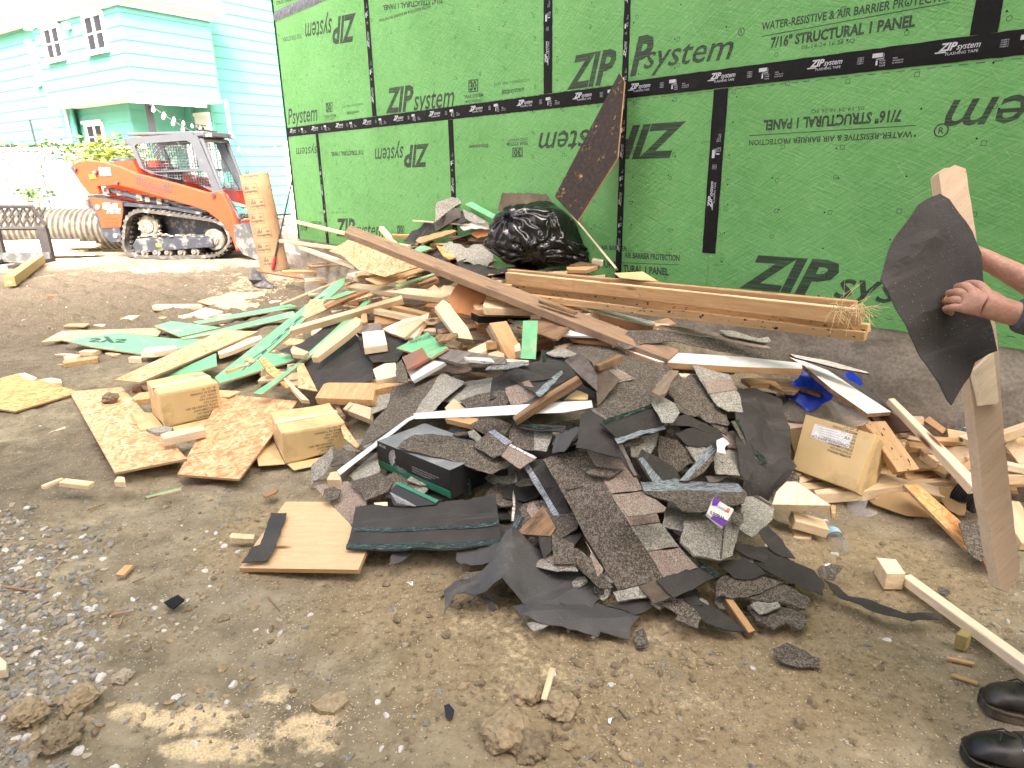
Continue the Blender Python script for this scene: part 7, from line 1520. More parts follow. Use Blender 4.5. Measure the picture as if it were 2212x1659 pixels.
decal_text(S,9,'ClarkDietrich Sound Clip', (762,1195),(495,1120),(768, 1172), d=.0022);decal_text(S,9,'UL',(765, 1140), (728,1130),(769,1120),d=.0022,bold=.02)
for i in range(5):decal_text(S,9,'SOUND CLIP 50 PCS PER BOX MADE TO SPECIFICATION',(700-i*4,1152-i*20),(545-i*4+12,1110-i*18), (701-i*4,1146-i*20), d=.0022)
for i,s in enumerate(LN):decal_text(S,9,s, (775+i*7,1275-i*24), (775+i*7-len(s)*12.5,1275-i*24-len(s)*4.2),(778+i*7,1258-i*24),bold=.01)
carton(9,(1140,975),(1320,970),(1000,770), .12,.27,'card','closed cardboard box against the concrete, half behind the white board')
RS=dict(name='stud',cat='timber')
slab(9, [(882, 1030), (905,1008),(1030,1003),(1278,1350),(1118, 1372), (1100, 1340)],'pine_stained',.042, 'thick mildew-spotted stud end pointing at the viewer', z=[.36,.37,.37,.2,.19,.2],grain=(2,3),side='pine_warm', **RS)
slab(9, [(1165,1205), (1660, 1180), (1705, 1320), (1240, 1345)],'pine',.042,'wide pale board lying level on the right', z=.19, name='board', cat='timber', side='pine')
slab(9, [(1120,1090), (1250, 1115), (1500, 1165), (1480, 1185), (1130, 1120)],'pine_pale',.035,'pale board edge behind the wide level board',z=.21, **RS)
slab(9, [(1140,962),(1300,970),(1310,990), (1300, 1030), (1150, 1020)],'pine',.03,'short pale board leaning on the closed cardboard box',z=.27,name='board',cat='timber')
slab(9, [(1305,1000), (1345, 968),(1470,1062),(1445,1095)],'pine_warm',.04,'rounded block behind the splintered pole',z=.26,**PB)
beam(9, (1075, 838),(1700,1480),.035,.03,'pine_pale','long splintered pale pole slanting to the right',z=(.42,.2),taper=1.6,rough=.006,name='splintered_pole',cat='stick')
slab(9, [(515, 1500), (850,1462),(1250,1425),(1600,1398),(1605, 1425), (1200, 1462), (900,1505),(530,1530)],'pine',.05, 'long narrow stud lying under the labelled box', z=.1,**RS)
beam(9, (1700, 1385), (2100, 1370), .05,.045,'pine','stud leaving the picture at the right, behind the held plank',z=(.2,.22), **RS)
beam(9, (1860, 1085), (2080, 1010), .05,.04,'pine','stud end at the right edge, topmost',z=(.36,.4),**RS)
beam(9, (1890, 1300), (2100, 1345), .045,.03,'pine_pale','thin white-edged board at the right edge, in the middle',z=(.26,.24),**RS)
slab(9, [(1890,1180), (1940, 1110), (2080, 1250), (2080, 1330), (1990, 1310)],'pine',.03,'wide grained board at the right edge',z=[.28,.3,.28,.25,.25],name='board',cat='timber')
beam(10,(1560, 80),(1720,340),.09,.038,'pine','stud end low at the right edge behind the held plank',z=(.1,.05), **RS)
slab(9, [(1880,1105), (1980, 1130), (1880, 1165), (1870, 1130)],'card',.004,'torn cardboard corner behind the held plank',z=.3,name='cardboard_strip',cat='cardboard')
slab(9, [(1500,1190), (1670, 1130), (1700, 1190), (1560, 1190)],'card',.004,'cardboard flap under the lying bottle',z=.22,name='cardboard_strip',cat='cardboard')
slab(9, [(860, 1535), (1130, 1500), (1230, 1520), (1370, 1640), (1400, 1700), (1180, 1680), (960,1590)],'card_dark',.005,'flattened brown cardboard with white letters, under the studs',z=[.07,.09, .09,.06,.03,.03,.04],rigid=False,warp=.02,name='flattened_box',cat='cardboard')
slab(9, [(1430,1500), (1560, 1500), (1620, 1600), (1600, 1680), (1480, 1640), (1440, 1580)],'card_dark',.003,'crumpled brown paper beside the ribbed black hose', z=[.1, .12,.1,.06,.04,.06], rigid=False,warp=.06,jag=.004,name='brown_paper',cat='paper')
for k in range(1):pass
a,b_=at_z(V(9, (1560, 1500)),.12),at_z(V(9,(1720, 1600)),.1);pts=[];rr=[]
for i in range(40):pts.append(a.lerp(b_,i/39));rr.append(.055 if i%4<2 else .048)
mb=MB();mb.tube(pts,rr,16);tag(mb.build('ribbed_hose',MATS['seat_black'],smooth=False),'short ribbed black hose among the boards at the right','hose')
slab(10,[(950, -10),(1040,-10),(1290,210), (1328, 378)], 'osb_warm',.012,'tapering strand board strip slanting to the shingle scrap', z=[.16,.16,.05,.02], **OS)
shingle(10,[(1270,218),(1380,188),(1400,260),(1458,300), (1450, 360),(1412,440),(1332,382), (1300, 300)], D,'black shingle scrap at the end of the tapering strand board',.04,jag=.005)
slab(10,[(1400,385),(1470,355),(1510,420), (1490, 490),(1440,480)],'pine_red',.01,'broken brown board bit beside the foot of the held plank',z=.03, jag=.004,name='board_scrap',cat='board scrap')
slab(10,[(175, 105),(200,30),(260,-30),(320,-30), (525,112),(340,110)],'pine_pale',.045,'large triangular pale board at the right of the shingles', z=[.2, .22,.26,.26,.2,.2],name='board',cat='timber')
beam(10,(300,170),(500,225), .085,.04,'pine','short stud block under the triangular pale board',z=(.13,.1),**RS)
slab(10,[(245, 285),(285,205),(410, 280),(405,300),(330, 305)], 'pine',.04,'lowest block of the small stack right of the shingles',z=.055,side='pine',**PB)
slab(10,[(520, 110),(552,108),(548, 155),(525,155)],'pine_warm',.03,'small tan block behind the triangular pale board', z=.12, **PB)
slab(10,[(285, 392),(355,372),(398, 402),(335,428)],'card',.008,'flat yellowish chip on the dirt under the small stack',z=.012,**PB)
slab(10,[(452, 440),(520,455),(475, 482),(455,478)],'label_white',.004,'small white chip near the pointed felt', z=.012,name='paper_scrap',cat='paper')
slab(10,[(132, 338),(200,342),(195, 352),(135,350)],'label_white',.004,'thin white strip above the pointed felt',z=.07, name='paper_scrap',cat='paper')
slab(10,[(790, 418),(905,428),(962, 512),(850,512)],'pine_pale',.07,'stud block standing at the end of the long white stick',z=.075,side='pine',**PB)
beam(10,(965,520),(1800,1120),.04,.035,'pine_pale','long straight whitish stick running out of the lower right', z=(.05,.05),name='furring_strip',cat='stick')
slab(10,[(1258,868),(1290,835),(1355,862), (1330, 890)], 'treated',.055,'small greenish block beside the long whitish stick',z=.06,**PB)
beam(10,(1205, 1005), (1368, 1040), .012,.01,'pine_warm','thin orange twig of wood near the boots',z=(.012,.012),name='stick', cat='stick')
beam(10,(1235, 1105), (1385, 1155), .012,.008,'pine_warm','brown sliver of wood pointing at the boots',z=(.01,.01),name='stick',cat='stick')
def bottle(c,ax,label,s=1.0):
 r=thing('water_bottle',c,label,'bottle');M=frame_from(c, ax.orthogonal(),ax);prof=[]
 L_=.2*s
 for i in range(41):
  u=i/40;rad=.031 if u<.72 else .031-(.031-.012)*min(1,(u-.72)/.2)**.8
  if u<.7:rad+=.0016*math.sin(u*75)
  if u<.02:rad=.02
  prof.append((max(.004,rad*s),u*L_))
 mb=MB();mb.lathe([(p[0],p[1])for p in prof],24,M=M);mb.build('bottle_body',MATS['bottle_plastic'], r,smooth=True)
 mb=MB();mb.lathe([(.0145*s,L_),(.0145*s,L_+.014)],16,M=M);mb.build('cap',MATS['label_white'],r)
 mb=MB();mb.lathe([(.0335*s,L_*.4),(.0335*s,L_*.6)],24,M=M,cap=False);mb.build('wrap_label', MATS['bottle_label'],r)
plain('bottle_label', (.35,.6,.75), .35)
c1,c2=at_z(V(9,(1500, 1125)),.27),at_z(V(9,(1680, 1085)),.28);bottle(c1,(c2-c1).normalized(),'clear water bottle with a pale blue label lying on the boards')
c1,c2=at_z(V(10,(585, 370)), .035), at_z(V(10,(490,215)),.035);bottle(c1,(c2-c1).normalized(),'crushed clear water bottle on the dirt beside the small wood stack')
slab(10,[(612, 50),(700,45), (740,90),(720,130),(800,160),(760, 182),(660,170),(620, 120)], 'clear_film', .002,'crumpled clear plastic on the dirt under the long narrow stud', z=[.06,.08,.07,.04,.02,.01, .01,.03],rigid=False,warp=.04,jag=.004,name='clear_bag',cat='bag')
def atd(p,d):return CAM+ray(p)*(d/FPX)
def held(f,poly,depth_t,depth_b,th, mat,label,name,cat,jag=0,warp=0,res=.05,side=None,ridges=()):
 """a piece held up in the air: sight-line depths at its top and its bottom"""
 px=[V(f,p)for p in poly];y0=min(p[1]for p in px);y1=max(p[1]for p in px);xm=sum(p[0]for p in px)/len(px)
 A,B=atd((xm,y0),depth_t),atd((xm,y1),depth_b);n=(A-B).cross(R_);n=n if n.dot(CAM-B)>0 else-n
 return slab(f, poly,mat,th,label,z=None,name=name,cat=cat,jag=jag,warp=warp,rigid=True,ndir=n,side=side,res=res, at=B,ridges=ridges)
hp=held(0,[(2028,374),(2040, 363),(2056,361),(2062,356), (2086, 364),(2104,480),(2120,600), (2150, 700),(2158,770),(2170,960), (2190, 1120), (2203, 1228), (2193, 1266), (2186, 1262), (2179, 1281), (2160, 1272), (2122, 1058), (2105, 900),(2090,790),(2060,560), (2034, 420)], 1.84,1.74,.038,'pine_held', 'tall pale plank with a broken tip, held upright by the person','held_plank','timber',jag=.0015)
m=MATS['pine_held']
slab(0, [(2105,800),(2147,760),(2158,867), (2154, 872),(2122,876)],'pine_pale',.02,None,parent=hp.o,ndir=hp.n,name='nailed_cleat',at=hp.c+hp.n*.021,jag=.001)
fs_=held(0,[(2006,427),(2032,417),(2052,429),(2074,459), (2104, 498),(2121,546),(2127,600), (2140, 689),(2153,758),(2138,764), (2108, 782),(2096,812),(2072,848), (2058, 875),(2048,863),(2006,788), (1967, 722),(1928,655),(1900,606), (1913, 559),(1926,524),(1946,494), (1965, 468),(1983,442)],1.76,1.66, .0035, 'felt','large black felt sheet held against the upright plank','held_felt','roofing felt', jag=.0025,warp=.022, res=.025,ridges=(((1945,562),(2015,512),.012,.035),((2085,640),(1960, 700),.008,.04)))
def skinmat():
 m,t,b=nmat('skin');n=noise_(t,ocoord(t,rand=False),22,5, .6);n2=noise_(t,ocoord(t,rand=False),140, 4,.6)
 c=ramp(t,n,[(.3,(.44, .22,.155)),(.7,(.55, .32,.235))]);c=mix(t,ramp(t,n2,[(.3,.35), (.6,0.0)]),c, (.24,.09,.05))
 t.links.new(c, b.inputs['Base Color']);b.inputs['Roughness'].default_value=.5;b.inputs['Subsurface Weight'].default_value=.1;b.inputs['Subsurface Radius'].default_value=(.01,.004,.002);bump(t,b,n2,.5,.002)
skinmat();plain('knit_grey', (.07,.08,.09),.95,0, .25,160,.5);plain('trouser',(.05,.055,.07),.9,0, .2,60, .3);plain('boot_leather',(.008,.008,.009),.36,0, .3,30, .25,dirt=((.07,.06,.045),.3));plain('boot_sole', (.015, .014,.013),.75,0,.3, 20,.2, dirt=((.15,.12,.08), .6));plain('gold',(.8,.5,.15),.25, 1,.05);plain('hair', (.1,.08,.06), .8,0,.3,80,.4)
def skinned(name,chains,mat, parent,sub=2, root=0):
 """chains: list of point/radius lists; the first point of a chain may be an index of an existing vertex"""
 vs_=[];es=[];rs=[]
 for ch in chains:
  prev=None
  for q in ch:
   if isinstance(q,int):prev=q;continue
   vs_.append(q[0]);rs.append(q[1]);i=len(vs_)-1
   if prev is not None:es.append((prev,i))
   prev=i
 me=bpy.data.meshes.new(name);me.from_pydata([tuple(v)for v in vs_],es, []);me.materials.append(MATS[mat])
 o=bpy.data.objects.new(name, me);C.objects.link(o);sk=o.modifiers.new('skin', 'SKIN');sk.use_smooth_shade=True
 if not me.skin_vertices:pass
 for i,r in enumerate(rs):
  d_=me.skin_vertices[0].data[i];d_.radius=r if isinstance(r,tuple)else(r,r);d_.use_root=(i==root)
 ss=o.modifiers.new('sub','SUBSURF');ss.levels=sub;ss.render_levels=sub
 if parent:attach(o,parent)
 return o
FW=Vector((-.955,.28, 0)).normalized();RT=Vector((FW.y,-FW.x,0))*1.0
if RT.y<0:RT=-RT
toe1=Vector((1.342,1.525,0));toe2=Vector((1.178,1.352,0))
an1=toe1-FW*.225+Vector((0,0,.1));an2=toe2-FW*.225+Vector((0,0, .1));base=(an1+an2)/2;base.z=0
pel=Vector((1.70,1.36,.93));che=pel+Vector((-.06, .02,.33));nk=pel+Vector((-.12,.035,.52));hd=nk+Vector((-.06,.02,.13))
sL=nk+Vector((.01,0,-.05))-RT*.17;sR=nk+Vector((.01,0,-.05))+RT*.17
W=atd((2146,668),1.61);Wd=(atd((2068,640), 1.66)-W).normalized();eL=W-(atd((2068,655),1.63)-W).normalized()*.26+Vector((.03,-.02,-.02))
WR=atd((2105,548),1.93);eR=Vector((1.52,1.74,1.12))
per=thing('person',base,'person in grey sleeves and black boots at the right edge, gripping felt and plank','person')
H2=[]
body=[[(pel,.13),(pel+Vector((-.03, .01,.17)),.12),(che, .14),(nk,.06),(nk+Vector((-.02,.01,.05)), .052), (hd,(.078,.09)),(hd+Vector((-.015, 0,.09)),(.07, .085))],[2,(sL,.06), (sL.lerp(eL,.5),.046),(eL,.04),(eL.lerp(W,.35),.041),(eL.lerp(W,.75), .033), (W,(.027,.029))],[2, (sR,.06),(sR.lerp(eR,.5),.046),(eR,.04),(eR.lerp(WR,.35),.041),(eR.lerp(WR,.75),.032),(WR, .028)],[0,(pel-RT*.1+Vector((0,0,-.08)),.095),(pel.lerp(an2,.5)+FW*.05-RT*.02,.062),(pel.lerp(an2,.75)+FW*.02,.05),(an2,.042),(an2+FW*.08+Vector((0,0,-.05)),.035),(an2+FW*.16+Vector((0,0,-.06)),.03)],[0,(pel+RT*.1+Vector((0,0,-.08)),.095),(pel.lerp(an1,.5)+FW*.05+RT*.02,.062),(pel.lerp(an1,.75)+FW*.02,.05),(an1,.042),(an1+FW*.08+Vector((0,0,-.05)),.035), (an1+FW*.16+Vector((0,0,-.06)),.03)]]
iWL=7+5;iWR=iWL+6
nv=sum(len([q for q in c if not isinstance(q,int)])for c in body)
def hand(Wp,iW,d,away,up,sgn=1):
 """palm with four fingers curled towards `away` and a thumb; adds chains to body"""
 global nv
 d=d.normalized();up=(up-d*up.dot(d)).normalized();away=(away-d*away.dot(d));away=(away-up*away.dot(up)).normalized()
 body.append([iW,(Wp+d*.045,(.026,.034))]);pm=nv;nv+=1
 for k,(o_,ln,r)in enumerate(((.031, .92,.0098),(.0105,1.0,.0102),(-.0105,.95, .0098),(-.030,.8,.0088))):
  m0=Wp+d*(.088-abs(k-1.3)*.006)+up*o_-away*.006
  a=(d*.55+away*.8-up*.12).normalized();b_=(d*-.25+away*.95-up*.05).normalized();c_=(d*-.9+away*.35).normalized()
  p1=m0+a*.041*ln;p2=p1+b_*.025*ln;p3=p2+c_*.02*ln
  body.append([pm,(Wp+d*.066+up*o_*.8,.0125),(m0,r*1.22),(m0.lerp(p1,.5),r*.93),(p1,r*1.02),(p2,r*.92),(p3, r*.8)]);nv+=6
 t0=Wp+d*.03+up*.03*sgn;t1=t0+(d*.7+up*.45*sgn+away*.55).normalized()*.04;t2=t1+(d*.8+away*.6).normalized()*.03;t3=t2+(d*.6+away*.6-up*.3).normalized()*.022
 body.append([iW,(t0,.015),(t1,.0125),(t2,.011),(t3,.009)]);nv+=4
upv=(-Vector((U_.x,U_.y,U_.z))*-1)
hand(W, iWL,Wd,Vector((-.1,1,-.05)),upv+R_*.25,1)
hand(WR,iWR,(Vector((-1,.15, .15))),Vector((0,-.6,-.4)), Vector((0,0,1)),-1)
bo=skinned('body',body,'skin',per)
kn=W+Wd.normalized()*.07;
rp=None
for c_ in body:
 pass
rc=body[-1];fing=body[7]
fp=[q[0]for q in[x for x in body if x and x[0]==nv]]if False else None
ringf=[c for c in body if not isinstance(c[0],tuple)]
near_f=body[6:10];q0, q1_=near_f[2][3][0], near_f[2][4][0];axr=(q1_-q0).normalized();Mr=frame_from(q0.lerp(q1_,.35),axr.orthogonal(), axr)
mb=MB();mb.lathe([(.0108,-.002),(.0118,-.002),(.0118,.002),(.0108,.002)],20,M=Mr,cap=False);mb.build('ring',MATS['gold'],per,smooth=True)
ey=hd+FW*.075+Vector((0,0,.045));mb=MB()
mb.tube([hd+FW*.07+Vector((0,0,.05)),hd+FW*.105+Vector((0,0,.015)),hd+FW*.075+Vector((0,0,.01))],[.008,.013,.01],8);mb.build('nose',MATS['skin'],bo,smooth=True)
for s in(-1,1):
 mb=MB();mb.lathe([(.002,-.009),(.009,-.004),(.011,0),(.009,.004),(.002,.009)],10,M=Matrix.Translation(ey+RT*.03*s));mb.build('eye',MATS['label_white'],bo, smooth=True)
 mb=MB();mb.lathe([(.004,-.03),(.02, -.02), (.024, .005), (.012, .03)], 10,M=Matrix.Translation(hd+RT*.082*s+Vector((0,0,.03)))@Matrix.Scale(.45,4,RT));mb.build('ear',MATS['skin'],bo, smooth=True)
mb=MB();mb.tube([hd+FW*.082-RT*.022+Vector((0,0,-.025)), hd+FW*.092+Vector((0,0,-.023)),hd+FW*.082+RT*.022+Vector((0,0, -.025))],.005,6);mb.build('mouth', MATS['brick_red'],bo,smooth=True)
skinned('hair',[[(hd+Vector((.02,0, .06)), (.085, .092)),(hd+Vector((.012,0,.105)),(.08,.085))]],'hair',per)
cuffL=eL.lerp(W,.84);cuffR=eR.lerp(WR,.3)
skinned('shirt',[[(pel+Vector((0,0, -.03)),.155), (pel+Vector((-.03,.01,.17)),.145), (che,.165),(nk+Vector((0,0, -.02)),.08)], [2,(sL,.075), (sL.lerp(eL,.5),.062),(eL,.056),(eL.lerp(W,.4),.054),(cuffL-(W-eL)*.03,.047),(cuffL,.044)],[2,(sR,.075), (sR.lerp(eR,.5),.062),(eR,.056),(cuffR,.05)]],'knit_grey',per)
skinned('trousers',[[(pel+Vector((0,0,.05)),.15), (pel-RT*.1+Vector((0,0,-.1)),.11), (pel.lerp(an2,.5)+FW*.05-RT*.02,.08),(pel.lerp(an2,.8)+FW*.01, .072), (an2+Vector((.03,0,-.02)),.068)],[0,(pel+RT*.1+Vector((0,0,-.1)),.11),(pel.lerp(an1,.5)+FW*.05+RT*.02,.08),(pel.lerp(an1,.8)+FW*.01, .072), (an1+Vector((.03,0,-.02)),.068)]], 'trouser',per)
def boot(toe):
 ax=-FW;M=frame_from(toe,ax,Vector((0,0,1)));secs=[(0.0,.018,.022,.03), (.008, .032,.022,.05),(.025,.042,.022,.066),(.05,.049,.022,.076),(.085,.052, .022,.08),(.11,.05,.022,.088),(.15,.046,.022,.112),(.19,.043,.022,.14),(.22, .042,.022,.16),(.27, .041,.022,.165),(.295,.034, .022,.165)]
 vs_=[];n=18
 for(s,hw,z0,z1)in secs:
  for j in range(n):
   a=j*math.tau/n;ca,sa=math.cos(a),math.sin(a);e=.75
   y=hw*math.copysign(abs(ca)**e,ca);zc=(z0+z1)/2;z=zc+(z1-z0)/2*math.copysign(abs(sa)**e,sa)
   if sa>0:y*=1-.28*sa
   vs_.append((s, y,z))
 f=[(i*n+j,i*n+(j+1)%n,(i+1)*n+(j+1)%n,(i+1)*n+j)for i in range(len(secs)-1)for j in range(n)]+[tuple(range(n))[::-1],tuple((len(secs)-1)*n+j for j in range(n))]
 up_=link('boot',(vs_, f),MATS['boot_leather'],per,M,smooth=True);ss=up_.modifiers.new('s','SUBSURF');ss.levels=2;ss.render_levels=2
 prof=[];
 for s,hw in((-.006,.012),(0, .03),(.012,.044),(.04,.053),(.08,.057),(.12,.053),(.17, .046), (.24,.045),(.285,.04),(.3,.025)):prof.append((s, hw))
 poly=prof+[(s, -w_)for s,w_ in prof[::-1]];mb=MB();mb.prism(poly,.0,.014);mb.prism([(a*.995,b_*.95)for a, b_ in poly],.0145,.026)
 so_=mb.build('sole',MATS['boot_sole'],up_, frame=M)
 mb=MB();mb.tube([(s,hw*.97,.027)for s,hw in prof[1:-1]], .0022, 5);mb.tube([(s,-hw*.97,.027)for s, hw in prof[1:-1]],.0022,5);mb.build('welt',MATS['boot_sole'],up_,frame=M)
 mb=MB()
 for k in range(4):
  s=.112+k*.022;z=.094+k*.016;mb.tube([(s,-.026,z-.012),(s+.004,0,z+.002),(s+.012,.026,z-.008)],.0028,5);mb.tube([(s,.026,z-.012),(s+.004,0,z+.004),(s+.012, -.026, z-.008)],.0028,5)
 mb.tube([(.1,.0,.092),(.085, .03,.086),(.07,.055, .05),(.06,.07,.02)], .0022, 5);mb.tube([(.1,.0,.092),(.075,.01,.09),(.06,-.02,.088)],.0022,5)
 mb.build('laces',MATS['seat_black'],up_,frame=M)
 for k in range(4):
  for sg in(-1,1):
   s=.112+k*.022;z=.082+k*.016;mb=MB();mb.lathe([(.003,0),(.0045,.001),(.003,.002)],8,M=Matrix.Translation((s,sg*.031,z))@Matrix.Rotation(-sg*.9,4,'X'));mb.build('eyelet', MATS['nail'], up_,frame=M)
boot(toe1);boot(toe2)
DESC=dict(pine='tan pine',pine_pale='whitish pine',pine_warm='yellow-brown',pine_red='reddish',old_brown='old brown',osb='strand board',zip_loose='green-faced',rotten='rotten brown', shingle_dark='dark speckled',shingle_light='light grey speckled',shingle_pink='pinkish speckled', felt_back='smooth black',felt='thin black',card_dark='brown card',card='yellow card')
def in_px(poly,n,R):
 xs=[p[0]for p in poly];ys=[p[1]for p in poly];out=[]
 while len(out)<n:
  p=(R.uniform(min(xs), max(xs)),R.uniform(min(ys), max(ys)))
  if inpoly(np.array([p[0]]),np.array([p[1]]),poly)[0]:out.append(p)
 return out
R=random.Random(21)
def proto_beam(L,w_,t_,mat):
 mb=MB();s=R.uniform(-.3,.3)*w_;P_=[(-L/2,-w_/2),(L/2+s,-w_/2),(L/2-s,w_/2),(-L/2,w_/2)];mb.prism(P_,-t_/2,t_/2)
 o=mb.build('small_offcut',MATS[mat],frame=Matrix.Identity(4));bv=o.modifiers.new('b','BEVEL');bv.width=.002;bv.segments=1;return o
def proto_flat(r,mat, name):
 n=9;pts=[Vector((math.cos(i*math.tau/n)*r*R.uniform(.5,1.1),math.sin(i*math.tau/n)*r*R.uniform(.35,.8)))for i in range(n)]
 px=[Vector((p.x+noise.noise(Vector((p.x*40,p.y*40,1)))*.01,p.y))for p in pts];mb=MB();mb.prism([(p.x,p.y)for p in px],-.003,.003);return mb.build(name,MATS[mat], frame=Matrix.Identity(4))
def scatter(protos,n, poly,lift,tilt,label,cat,group,yawr=(0,6.28),smin=.8,smax=1.25):
 used=set();protos_m=[o.data.materials[0].name for o in protos]
 for k,p in enumerate(in_px(poly,n,R)):
  i=R.randrange(len(protos));q=on_heap(p,lift);e=.04;nx=(hz(q.x+e,q.y)-hz(q.x-e,q.y))/(2*e);ny=(hz(q.x,q.y+e)-hz(q.x,q.y-e))/(2*e)
  nn=Vector((-nx,-ny,1)).normalized();ln=math.sqrt(max(0,1-nn.z**2));nn=(nn+Vector((R.uniform(-tilt, tilt), R.uniform(-tilt,tilt),0))).normalized();a=R.uniform(*yawr);s=R.uniform(smin, smax)
  M=frame_from(q,Vector((math.cos(a), math.sin(a),R.uniform(-.1,.1))),nn)@Matrix.Scale(s,4)
  o=protos[i]if i not in used else protos[i].copy()
  if i in used:C.objects.link(o)
  used.add(i);o.matrix_basis=M;tag(o, label.replace('*',DESC.get(protos_m[i],'')),cat, group)
 for i,o in enumerate(protos):
  if i not in used:bpy.data.objects.remove(o)
WOODP=[(560,640),(700,560),(1000,560),(1180,620), (1300, 700),(1450,700),(1300,760), (1130, 740),(900,830),(640, 830),(520,760)]
scatter([proto_beam(*a)for a in((.3,.09,.04,'pine'),(.18,.09,.04,'pine_pale'),(.55,.04,.035,'pine_warm'), (.4,.06,.02,'pine'), (.12,.09,.04, 'pine_red'),(.7,.05, .02,'old_brown'),(.35,.1,.012,'osb'),(.3, .03,.02,'rotten'))], 120,WOODP,-.04,.3,'short * scrap jammed between the larger boards of the heap','wood scrap','wood scraps jammed in the heap', (-.6,.7))
scatter([proto_beam(*a)for a in((.25,.05,.02,'pine_warm'),(.2,.06,.012,'pine'),(.3,.03,.02, 'rotten'),(.15,.05,.02,'pine_pale'),(.3,.12,.004,'felt_back'), (.22,.1,.004, 'shingle_dark'))],90,[(850, 540),(1035,500),(1045,585), (1300, 588),(1290,602),(900,605)], 0,.4,'splintered * scrap round the foot of the rubbish bag','wood scrap','splintered scraps by the rubbish bag',(-.5,1.2))
SHP=[(830,830),(1100, 760),(1640,780),(1690,980), (1640, 1110), (1450, 1220), (1300, 1260), (1150, 1200), (900,1080),(760,980)]
scatter([proto_flat(r,m_,'shingle_scrap')for r,m_ in((.13,'shingle_dark'),(.1,'shingle_dark'),(.11,'shingle_light'),(.09,'shingle_pink'),(.14,'felt_back'),(.12,'felt'), (.16,'shingle_dark'))],110, SHP,-.05,.28, 'torn * roofing scrap filling gaps between the larger shingles','roofing scrap','roofing scraps between the shingles')
scatter([proto_flat(r,m_,'shingle_scrap')for r,m_ in((.05,'shingle_dark'),(.04,'shingle_light'),(.06,'felt_back'))],40, [(640, 1010), (1000, 1180), (1180, 1290), (1450, 1330), (1700, 1330), (1660, 1180), (1300, 1230), (900,1100)],.004,.15,'small * roofing crumb at the front foot of the heap','roofing scrap','roofing crumbs at the foot of the heap')
RP=[(1680,930),(1900, 930),(2000,900),(2212,950), (2212, 1080), (1960, 1050), (1740, 1060), (1680, 990)]
scatter([proto_beam(*a)for a in((.3,.06,.035,'pine'),(.2,.09,.04,'pine_pale'),(.5,.04,.03,'pine_warm'),(.3,.14,.004,'card_dark'),(.25,.1,.004,'card'),(.35,.05,.02,'old_brown'),(.7,.05,.035, 'pine'))],76, RP,-.05,.25,'* scrap among the boards by the concrete wall','scrap','scraps by the concrete wall',(-.8,.6))
scatter([proto_beam(*a)for a in((.22,.05,.012,'osb'),(.14,.06,.03,'pine'),(.1,.05,.02,'pine_pale'))],24,[(330,640),(620,600),(820,640),(700, 760),(480,830),(380, 740)], .01,.1,'small * offcut lying around the green panel strips','wood scrap','offcuts round the green strips',(-.6, .8))
def clod(p,r,seed,label,mat='dirt_lump',name='dirt_clod',h=0):
 bm=bmesh.new();bmesh.ops.create_icosphere(bm,subdivisions=4,radius=1)
 for v in bm.verts:q=v.co;v.co=q*r*(1+.35*noise.noise(q*1.6+Vector((seed,0,0)))+.22*noise.noise(q*4+Vector((0,seed,0)))+.1*noise.noise(q*11))*(1 if q.z>0 else .8);v.co.z*=.75
 me=bpy.data.meshes.new(name);bm.to_mesh(me);bm.free();me.materials.append(MATS[mat]);o=bpy.data.objects.new(name,me);C.objects.link(o);q=at_z(p,h+.5*r);o.matrix_basis=Matrix.Translation(q);return tag(o,label,'clod')
def lump(name, a,b_):
 m,t,b=nmat(name);n=noise_(t, wcoord(t),45, 6,.7);t.links.new(ramp(t,n, [(.3,a),(.7,b_)]),b.inputs['Base Color']);b.inputs['Roughness'].default_value=.95;b.inputs['Specular IOR Level'].default_value=.1;bump(t,b, n,.8,.008)
lump('dirt_lump',(.13,.1,.065),(.32,.26,.17));lump('clay_lump', (.22,.17,.1), (.46,.37,.24));lump('stone_grey',(.13,.125,.11), (.38,.365,.33));lump('stone_tan',(.26,.22,.16),(.5,.44, .34));lump('stone_white',(.5,.49,.45),(.72,.7,.66));lump('chip_wood', (.55,.42,.25),(.75,.6,.4))
clod(V(4,(712, 1095)),.055,1.3,'dark dirt clod sitting on the large strand board',h=.03)
for p,r,sd,m_, l in(((1135,1500),.05,2,'clay_lump','cracked tan clod, upper of three at the bottom middle'),((1210,1530),.05,5,'clay_lump','tan clod beside the wooden splinter at the bottom middle'),((1100,1590),.07,7,'clay_lump','widest flat clod at the bottom middle'),((1145,1615),.055,9,'dirt_lump','dark clod against the widest one at the bottom'),((175,1510),.05,11,'clay_lump','round brown clod beside the gravel'),((60, 1545), .05,13,'clay_lump','clod at the left of the saw dust patch'),((130,1600),.05,15,'dirt_lump','dark clod in the lower left corner'),((265,1465),.03, 18,'stone_tan','ochre stone lying above the saw dust')):clod(p,r,sd,l,m_)
beam(12,(1118, 600),(1068,785),.018,.01,'pine','pale wooden splinter stuck between the clods',z=(.08,.05),name='splinter',cat='stick')
slab(0, [(672, 1520), (700,1500),(745,1492),(752, 1512), (720,1538),(690,1535)],'clay_lump',.015,'flat grey-brown flake of dried mud near the saw dust',z=.02,jag=.006,name='mud_flake',cat='clod')
slab(0, [(355, 1305), (385,1290),(400,1300),(375, 1318)],'tape_black', .004,'shiny black plastic scrap on the gravelly dirt',z=.02,jag=.004, rigid=False,warp=.02,name='plastic_scrap',cat='plastic scrap')
slab(12,[(500, 830),(530,820),(560, 860),(545,912),(510, 900)], 'bag_plastic',.004,'crumpled black plastic ball on the dirt in the foreground',z=[.03,.05, .05,.02,.02], jag=.005,rigid=False,warp=.05,name='plastic_scrap',cat='plastic scrap')
